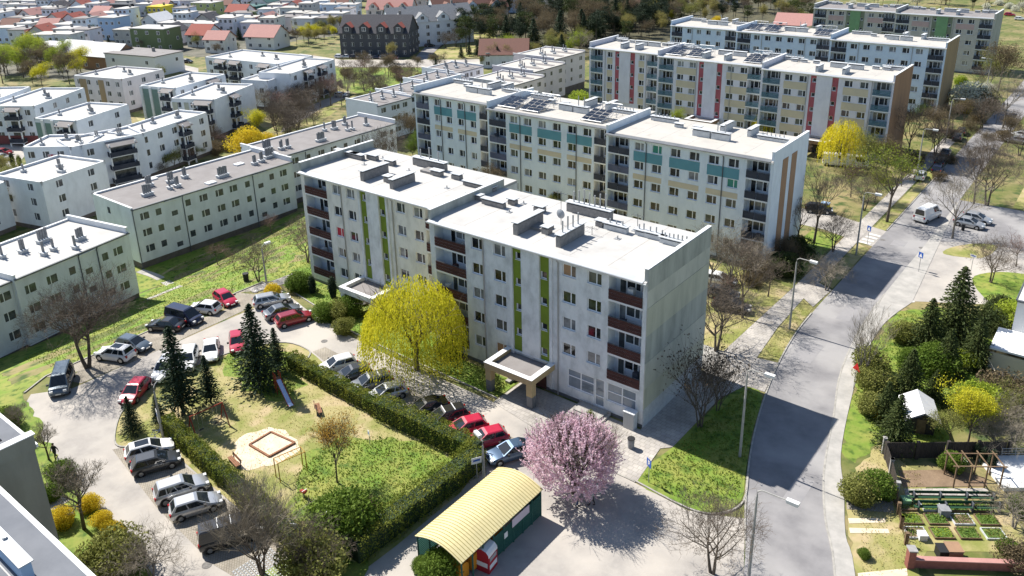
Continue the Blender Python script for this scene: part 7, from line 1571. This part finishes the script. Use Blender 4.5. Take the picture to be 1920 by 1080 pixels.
# bicycle at the loop corner
bk = thing('bicycle', 'bicycle leaning at the lamp beside the small spruce', 'bicycle', G(295, 820), rad(50))
for x in (-0.52, 0.52):
    q = MB(); q.tube([(x+0.33*math.cos(t*math.pi/7), 0, 0.34+0.33*math.sin(t*math.pi/7)) for t in range(15)], 0.022, 5, cap=False); q.build('wheel', 'tyre', bk)
q = MB()
for u, v in (((-0.52, 0.34), (-0.1, 0.32)), ((-0.1, 0.32), (-0.2, 0.82)), ((-0.2, 0.75), (0.38, 0.78)), ((-0.1, 0.32), (0.38, 0.72)), ((-0.52, 0.34), (-0.2, 0.75)), ((0.52, 0.34), (0.36, 0.95))): q.tube([(u[0], 0, u[1]), (v[0], 0, v[1])], 0.02, 5)
q.build('frame', 'sign_blue', bk); q = MB(); q.tube([(0.36, -0.28, 0.97), (0.36, 0.28, 0.97)], 0.018, 5); q.build('handlebar', 'pipe_dark', bk); q = MB(); q.box(-0.34, -0.08, -0.07, 0.07, 0.84, 0.9); q.build('saddle', 'trim_black', bk)
# ================================================================ block at the lower left corner (its roof is below us)
C0 = (-70.0, 2.0)
CB_ = thing('apartment_block', 'corner of a block with grey felt roof at the lower left of the picture', 'apartment block', (C0[0], C0[1], 0))
def cbx(n, m, *a, parent=None):
    q = MB(); q.M = Matrix.Translation((-C0[0], -C0[1], 0)); q.box(*a); return q.build(n, m, parent or CB_)
mat('roof_grey', (0.13, 0.14, 0.16), (0.17, 0.18, 0.20), scale=0.4, detail=7); mat('wall_olive', (0.30, 0.30, 0.25), (0.24, 0.24, 0.20), scale=0.6, detail=8, stretch=(1, 1, 0.4))
cbx('wall', 'wall_olive', -78, -50.4, 3.0, 14.9, -0.2, 15.0); cbx('wall', 'wall_olive', -50.3, -20, 0.0, 11.7, -0.2, 15.0)
r1 = cbx('roof', 'roof_grey', -78, -50.4, 3.0, 14.9, 15.02, 15.3); r2 = cbx('roof', 'roof_grey', -50.3, -20, 0.0, 11.7, 15.02, 15.3)
cbx('eaves', 'white_metal', -50.25, -20, 11.72, 12.0, 15.0, 15.22, parent=r2); cbx('eaves', 'white_metal', -78, -50.4, 14.92, 15.15, 15.0, 15.22, parent=r1)
pp = cbx('parapet', 'wall_olive', -50.75, -50.32, 2.9, 15.0, 15.0, 16.0); cbx('capping', 'white_metal', -50.85, -50.27, 2.8, 15.1, 16.0, 16.06, parent=pp)
for yy in (3.5, 6.5, 9.3): cbx('seam', 'roof_felt', -50.2, -20, yy, yy+0.07, 15.3, 15.312, parent=r2)
v_ = cbx('chimney', 'wall_blue', AZ(30,1060,15.3).x-2.6, AZ(30,1060,15.3).x+1.6, AZ(30,1060,15.3).y-0.25, AZ(30,1060,15.3).y+0.25, 15.3, 16.3); cbx('cap', 'zinc', AZ(30,1060,15.3).x-2.7, AZ(30,1060,15.3).x+1.7, AZ(30,1060,15.3).y-0.35, AZ(30,1060,15.3).y+0.35, 16.3, 16.36, parent=v_)
q = MB(); _c = AZ(18, 1040, 15.3); q.tube([(_c.x-C0[0], _c.y-C0[1], 15.3), (_c.x-C0[0], _c.y-C0[1], 16.5)], 0.13, 8); q.build('flue', 'steel', CB_)
q = MB(); q.box(-53.4-C0[0], -51.4-C0[0], 10.5-C0[1], 13.6-C0[1], 15.9, 15.98); q.box(-53.4-C0[0], -53.3-C0[0], 10.5-C0[1], 13.6-C0[1], 15.3, 15.9); q.build('solar_panel', 'solar', CB_)
# ================================================================ gardens on the right
mat('board_dark', (0.035, 0.03, 0.028), (0.06, 0.05, 0.045), scale=2, stretch=(6, 6, 1)); mat('stone_wall', (0.36, 0.35, 0.34), (0.26, 0.255, 0.25), scale=2, detail=6); mat('brick_red', (0.27, 0.10, 0.08), (0.20, 0.075, 0.06), scale=3, detail=5); mat('timber', (0.13, 0.085, 0.05), (0.19, 0.13, 0.08), scale=3)
mat('bench_green', (0.015, 0.06, 0.03)); mat('plant_green', (0.06, 0.13, 0.02), (0.13, 0.19, 0.04), scale=2.5, detail=7, bump=0.8, bscale=6)
def fence(label, pts, h, m, post='stone_wall', bw=0.14, gap=0.02, ps=2.4, name='fence', cap=True):
    T = thing(name, label, 'fence', (*pts[0], tz(*pts[0]))); o = Vector(pts[0])
    for a, b in zip(pts[:-1], pts[1:]):
        a, b = Vector(a)-o, Vector(b)-o; d = b-a; L = d.length; ang = math.atan2(d.y, d.x); n = max(1, round(L/ps)); st = L/n
        for i in range(n+1):
            c = a+d*(i/n); q = MB(); q.box(-0.13, 0.13, -0.13, 0.13, 0, h+0.1); q.box(-0.17, 0.17, -0.17, 0.17, h+0.1, h+0.18) if cap else None
            link('post', q.mesh('post', post), T, (c.x, c.y, 0), ang)
        nb = int((st-0.3)/(bw+gap)); key = ('fb', h, bw, m)
        if key not in WMESH: q = MB(); q.box(0, bw, -0.02, 0.02, 0.06, h); WMESH[key] = q.mesh('board', m)
        for i in range(n):
            for j in range(nb):
                c = a+d*((i*st+0.15+j*(bw+gap))/L); link('board', WMESH[key], T, (c.x, c.y, 0.008*(j % 3)), ang)
    return T
fence('dark board fence with pale capped posts along the garden front', [(-12.1, 67.3), (-10.8, 64.6), (-9.6, 61.8)], 1.5, 'board_dark')
fence('low wire fence of the vegetable garden front', [(-9.6, 61.6), (-8.4, 58.5), (-6.9, 55.3)], 1.0, 'timber', 'timber', 0.05, 0.28, 1.8, cap=False)
fence('tall black board fence behind the soil bed', [(-11.7, 66.6), (-3.3, 73.0)], 1.7, 'board_dark', 'board_dark', cap=False)
def flat(name, pts, dz, m): return sheet(name, pts, dz, m)
flat('garden_soil', [(-10.4, 65.6), (-6.4, 68.7), (-4.2, 68.9), (-4.0, 67.8), (-9.5, 63.6)], 0.03, 'soil_mat')
flat('garden_paving', [(-9.4, 63.4), (-4.0, 67.5), (-3.4, 66.6), (-8.9, 62.3)], 0.035, 'slab_mat')
flat('garden_soil', [(-8.6, 60.6), (-1.5, 65.6), (-0.2, 61.4), (-6.6, 56.8)], 0.02, 'drygrass_mat')
R8 = random.Random(31); e1g = Vector((0.815, 0.58)); e2g = Vector((-0.45, 0.893))
for i in range(4):
    for j in range(3):
        o = Vector((-7.6, 57.6))+e1g*(i*1.95)+e2g*(j*1.55); T = thing('garden_bed', 'edged vegetable bed, %s row, %s from the fence' % (('front', 'middle', 'back')[j], ('first', 'second', 'third', 'fourth')[i]), 'garden bed', (o.x, o.y, 0.02), math.atan2(e1g.y, e1g.x), 'vegetable beds')
        for a in ((0, 1.55, 0, 0.06), (0, 1.55, 1.14, 1.2), (0, 0.06, 0.06, 1.14), (1.49, 1.55, 0.06, 1.14)): q = MB(); q.box(*a, 0, 0.16); q.build('edging', 'timber' if (i+j) % 3 else 'vent_pale', T)
        q = MB(); q.box(0.06, 1.49, 0.06, 1.14, 0, 0.10); q.build('soil', 'soil_mat' if (i+2*j) % 4 == 0 else 'plant_green', T)
        P = np.column_stack([NR.uniform(0.1, 1.45, 260), NR.uniform(0.1, 1.1, 260), NR.uniform(0.08, 0.35, 260)]); tag(link('seedlings', leafmesh('seedlings', P, 0.12, R8.choice(('leaf_green', 'leaf_fresh', 'leaf_olive'))), T), kind='stuff')
bw_ = thing('brick_wall', 'low red brick garden wall with a gate pillar', 'wall', (-7.0, 54.6, 0), math.atan2(4.1, 6.1)); q = MB(); q.box(0.4, 9.0, -0.14, 0.14, 0, 0.75); q.build('wall', 'brick_red', bw_); q = MB(); q.box(0.4, 9.0, -0.22, 0.22, 0.75, 0.82); q.build('coping', 'tile_pink', bw_); q = MB(); q.box(-0.1, 0.4, -0.28, 0.28, 0, 1.6); q.build('pillar', 'brick_red', bw_); q = MB(); q.box(-0.16, 0.46, -0.34, 0.34, 1.6, 1.7); q.build('cap', 'stone_wall', bw_)
flat('garden_paving', [(-6.4, 53.6), (-0.4, 57.9), (2, 54), (-4.6, 49.6)], 0.035, 'slab_mat')
for i in range(3):       # pergola of three frames
    pass
pg = thing('pergola', 'brown timber pergola beside the white terrace', 'pergola', (-6.2, 66.0, 0), math.atan2(e1g.y, e1g.x))
for i in range(4):
    for y in (0, 1.7): q = MB(); q.box(i*1.25-0.05, i*1.25+0.05, y-0.05, y+0.05, 0, 2.1); q.build('post', 'timber', pg)
    q = MB(); q.box(i*1.25-0.04, i*1.25+0.04, -0.3, 2.0, 2.17, 2.25); q.build('rafter', 'timber', pg)
for y in (0, 1.7): q = MB(); q.box(-0.3, 4.05, y-0.05, y+0.05, 2.1, 2.17); q.build('beam', 'timber', pg)
for k in range(2):
    gb = thing('garden_bench', 'long dark green bench, %s of the two' % ('upper', 'lower')[k], 'bench', (-8.6+0.6*k, 62.0-1.0*k, 0), math.atan2(e1g.y, e1g.x), 'long green garden benches')
    q = MB(); q.box(0, 7.0, 0, 0.34, 0.42, 0.47); q.build('seat', 'bench_green', gb); q = MB(); q.box(0, 7.0, 0.38, 0.42, 0.6, 0.85); q.build('backrest', 'bench_green', gb)
    for i in range(4): q = MB(); q.box(0.3+2.1*i, 0.38+2.1*i, 0.02, 0.42, 0, 0.85); q.build('leg', 'pipe_dark', gb)
for lb, px, py, m, s in (('dark compost box on the garden path', 1767, 1043, 'trim_black', 0.45), ('brown compost box on the garden path', 1785, 1043, 'gable_brown', 0.5), ('grey beehive box between bench and beds', 1768, 965, 'chimney_grey', 0.38), ('white water butt at the soil bed', 1800, 872, 'wall_bright', 0.35), ('white plastic chair on the vegetable plot', 1728, 1010, 'wall_bright', 0.3), ('green waste bin at the garden gate', 1697, 945, 'green_pale', 0.32)):
    T = thing('garden_box', lb, 'garden box', G(px, py), rad(35)); q = MB(); q.prism([(-s, -s), (s, -s), (s*0.95, s), (-s*0.95, s)], 0, s*1.7); q.build('body', m, T); q = MB(); q.box(-s*1.08, s*1.08, -s*1.08, s*1.08, s*1.7, s*1.82); q.build('lid', m, T)
# white shed with a bright pitched roof
sd = thing('garden_shed', 'garden shed with bright white pitched roof under the conifers', 'shed', (-11.2, 71.8, 0), rad(22), None, 0.85)
wmesh, rmesh, cm, wn_ = house_proto((2.6, 3.8, 2.0, 'gable_y'))
o = link('wall', wmesh, sd); o.material_slots[0].link = 'OBJECT'; o.material_slots[0].material = MATS['board_dark']; o = link('roof', rmesh, sd); o.material_slots[0].link = 'OBJECT'; o.material_slots[0].material = MATS['tile_white']
q = MB(); q.box(0.8, 1.7, -0.05, -0.01, 0, 1.8); q.build('door', 'timber', sd)
# white terrace with railing
tr_ = thing('terrace', 'white paved terrace with grey railing at the right edge', 'terrace', (-5.0, 70.8, 0), rad(38)); q = MB(); q.box(0, 7, -3.6, 0.6, -0.1, 0.35); q.build('slab', 'wall_bright', tr_)
for k in range(3): q = MB(); q.tube([(2.0, 0.5, 0.6+0.25*k), (7, 0.5, 0.6+0.25*k)], 0.03, 5); q.build('rail', 'pipe_grey', tr_)
for i in range(5): q = MB(); q.tube([(2.0+1.2*i, 0.5, 0.35), (2.0+1.2*i, 0.5, 1.2)], 0.035, 5); q.build('post', 'pipe_grey', tr_)
# white house at the right edge
wh = thing('family_house', 'white house with flat carport roof cut by the right edge', 'house', (-6.3, 92.5, 0))
shell(wh, 0, 0, 12, 20, 0, 6.4, {'f': [(1.2, 1, 1.4, 1.3), (1.2, 3.9, 1.4, 1.3)], 'l': [(3, 1, 1.4, 1.3), (8, 1, 1.4, 1.3), (13, 3.8, 1.4, 1.3), (3, 3.8, 1.4, 1.3)]}, 'wall_bright', 'tile_white', par=(0, 0, 0, 0), plinth=0.4, eaves='zinc_dark')
q = MB(); q.box(-1.2, 6, -5.2, -0.02, 2.75, 2.95); cpt = q.build('carport_roof', 'wall_bright', wh)
for a, b in ((-1.0, -5.0), (3.0, -5.0), (-1.0, -0.4)): q = MB(); q.box(a-0.08, a+0.08, b-0.08, b+0.08, 0, 2.75); q.build('post', 'timber', cpt)
q = MB(); q.box(-1.1, 3.0, -5.1, -5.0, 0.2, 2.4); q.build('wood_screen', 'sand_paint', cpt)
q = MB(); q.tube([(-0.12, 0, 6.45), (-0.12, 20, 6.45)], 0.09, 6); q.build('gutter', 'pipe_dark', wh)
stp = thing('garden_stairs', 'short wooden garden stairs below the white house', 'stairs', G(1850, 700), rad(40))
for i in range(5): q = MB(); q.box(0, 1.3, -0.32*i, -0.32*i+0.28, 0.75-0.16*i, 0.80-0.16*i); q.build('step', 'concrete_mat', stp)
q = MB(); q.tube([(-0.05, 0.2, 1.7), (-0.05, -1.5, 0.9)], 0.045, 6); q.build('handrail', 'sand_paint', stp)
for i in range(2): q = MB(); q.box(-0.09+1.4*i, -0.03+1.4*i, -1.5, 0.3, 0, 0.7); q.build('stringer', 'timber', stp)
# pale retaining strip and worn sandy tracks across the right verge
for k, (a, b, c, d) in enumerate((((1586, 918), (1672, 922), (1676, 962), (1588, 955)), ((1590, 972), (1660, 972), (1660, 980), (1592, 982)), ((1592, 990), (1665, 992), (1668, 1000), (1594, 1000)), ((1608, 1075), (1700, 1066), (1702, 1080), (1610, 1090)))):
    sheet('path', [tuple(G(*p)[:2]) for p in (a, b, c, d)], 0.03, 'setts_mat' if k == 0 else 'sand_mat')
# lattice of grass pavers at the lower bays
lt = MB(); A0 = Vector((-46.6, 24.3)); 
for i in range(16):
    for j in range(12):
        if i-6 > j*0.9: continue
        c = A0+Vector((math.cos(rad(-6)), math.sin(rad(-6))))*(i*0.28)+Vector((0.1, 0.995))*(j*0.28)
        lt.M = Matrix.Translation((c.x, c.y, RD+0.012)) @ Matrix.Rotation(rad(39), 4, 'Z'); lt.box(-0.14, 0.14, -0.022, 0.022, 0, 0.03, skip='b'); lt.box(-0.022, 0.022, -0.14, 0.14, 0, 0.032, skip='b')
o = lt.build('paver_lattice', 'vent_pale'); tag(o, kind='structure')
# ================================================================ people
mat('skin', (0.45, 0.27, 0.19), rough=0.6); mat('cloth_black', (0.02, 0.02, 0.024), (0.035, 0.035, 0.04), scale=6); mat('cloth_pale', (0.50, 0.48, 0.46), (0.42, 0.40, 0.39), scale=6); mat('cloth_blue', (0.06, 0.08, 0.14), (0.09, 0.11, 0.18), scale=6); mat('hair_dark', (0.03, 0.02, 0.015)); mat('shoe', (0.03, 0.028, 0.026))
def person(label, loc, ang, top, legs, stride=0.3, swing=0.25, hair='hair_dark'):
    """one skinned body: pelvis rooted skeleton with tapered limbs, hands with five fingers"""
    V = []; E = []; Rr = []
    def add(p, r, par=None):
        V.append(p); Rr.append(r)
        if par is not None: E.append((par, len(V)-1))
        return len(V)-1
    pel = add((0, 0, 0.95), 0.15); wst = add((0, 0, 1.10), 0.13, pel); chs = add((0, 0, 1.32), 0.155, wst); sh = add((0, 0, 1.44), 0.10, chs); nk = add((0.01, 0, 1.52), 0.055, sh); h1 = add((0.02, 0, 1.60), 0.085, nk); h2 = add((0.02, 0, 1.69), 0.095, h1); h3 = add((0.01, 0, 1.76), 0.07, h2); nose = add((0.115, 0, 1.645), 0.018, h1)
    for s in (-1, 1):
        f = stride*s; hp = add((0.02, s*0.10, 0.90), 0.11, pel); kn = add((f*0.55+0.06, s*0.11, 0.50), 0.068, hp); cf = add((f*0.7, s*0.11, 0.32), 0.06, kn); an = add((f-0.02, s*0.11, 0.09), 0.042, cf); ft = add((f+0.10, s*0.12, 0.045), 0.045, an); toe = add((f+0.2, s*0.13, 0.035), 0.034, ft)
        a = -swing*s; sd_ = add((0, s*0.19, 1.40), 0.068, sh); el = add((a*0.4-0.02, s*0.25, 1.12), 0.046, sd_); wr_ = add((a+0.06, s*0.25, 0.89), 0.030, el); pm = add((a+0.085, s*0.245, 0.825), 0.032, wr_)
        for k, (dx, L) in enumerate(((-0.024, 0.065), (-0.008, 0.08), (0.010, 0.085), (0.026, 0.075))):
            k1 = add((a+0.09+dx, s*0.235, 0.79), 0.010, pm); k2 = add((a+0.10+dx, s*0.225, 0.79-L*0.55), 0.009, k1); add((a+0.10+dx, s*0.205, 0.79-L), 0.008, k2)
        t1 = add((a+0.125, s*0.225, 0.83), 0.011, pm); add((a+0.145, s*0.21, 0.79), 0.009, t1)
    me = bpy.data.meshes.new('body'); me.from_pydata(V, E, []); o = bpy.data.objects.new('body', me); COL.objects.link(o)
    sk = o.modifiers.new('skin', 'SKIN'); 
    for i, sv in enumerate(me.skin_vertices[0].data): sv.radius = (Rr[i], Rr[i]*(1.25 if i in (0, 1, 2) else 1)); sv.use_root = i == 0
    sb = o.modifiers.new('sub', 'SUBSURF'); sb.levels = sb.render_levels = 1
    dg = bpy.context.evaluated_depsgraph_get(); m2 = bpy.data.meshes.new_from_object(o.evaluated_get(dg)); bpy.data.objects.remove(o)
    for k in ('skin', top, legs, 'shoe'): m2.materials.append(MATS[k])
    for p in m2.polygons:
        c = p.center; arm = abs(c.y) > 0.2
        p.material_index = 3 if c.z < 0.11 else (0 if (c.z > 1.5 or (arm and c.z < 0.9)) else (2 if c.z < 0.98 and not arm else 1)); p.use_smooth = True
    T = thing('person', label, 'person', loc, rad(ang)); link('body', m2, T)
    q = MB()
    for k in range(6):
        for j in range(10):
            a0, a1 = math.pi*0.5*k/6, math.pi*0.5*(k+1)/6; b0, b1 = 2*math.pi*j/10, 2*math.pi*(j+1)/10; S = lambda a, b: (0.0+0.112*math.cos(b)*math.sin(a)-0.012, 0.105*math.sin(b)*math.sin(a), 1.675+0.125*math.cos(a)-0.03*max(0, -math.cos(b))*math.sin(a))
            q.quad(S(a0, b0), S(a1, b0), S(a1, b1), S(a0, b1))
    q.build('hair', hair, T)
    q = MB()
    for s in (-1, 1): q.box(0.098, 0.108, s*0.035-0.012, s*0.035+0.012, 1.672, 1.684)
    q.box(0.085, 0.102, -0.022, 0.022, 1.59, 1.597); q.build('face_features', 'hair_dark', T)
    return T
person('person in dark clothes walking on the road at the left', G(106, 862), -60, 'cloth_black', 'cloth_black')
person('person in pale clothes standing in the cherry tree shade, left one', G(1082, 950), 20, 'cloth_pale', 'cloth_blue', 0.05, 0.1)
person('person in pale top walking in the cherry tree shade, right one', G(1110, 948), 190, 'cloth_pale', 'cloth_black', 0.2, 0.2)
person('person in dark clothes on the far pavement at the right', G(1880, 205), 80, 'cloth_blue', 'cloth_black', 0.25, 0.2)
# ================================================================ closing pass: labels that would be shared are told apart by their place
bpy.context.view_layer.update()
ORD = ['first', 'second', 'third', 'fourth', 'fifth', 'sixth', 'seventh', 'eighth', 'ninth', 'tenth', 'eleventh', 'twelfth', 'thirteenth', 'fourteenth', 'fifteenth', 'sixteenth', 'seventeenth', 'eighteenth', 'nineteenth', 'twentieth']
byl = {}
for o in SC.objects:
    if o.parent is None and 'label' in o: byl.setdefault(o['label'], []).append(o)
for lb, os_ in byl.items():
    if len(os_) < 2: continue
    os_.sort(key=lambda o: px_of(o.location)[0])
    for i, o in enumerate(os_):
        if i < len(ORD): o['label'] = lb+', '+ORD[i]+' from the left'
        else: o['label'] = lb+', '+(ORD[len(os_)-1-i]+' from the right' if len(os_)-1-i < len(ORD) else 'near the middle, before the next' if i % 2 else 'near the middle')
print('objects', len(bpy.data.objects), 'tris', sum(sum(len(p.vertices)-2 for p in m.polygons) for m in bpy.data.meshes if m.users))
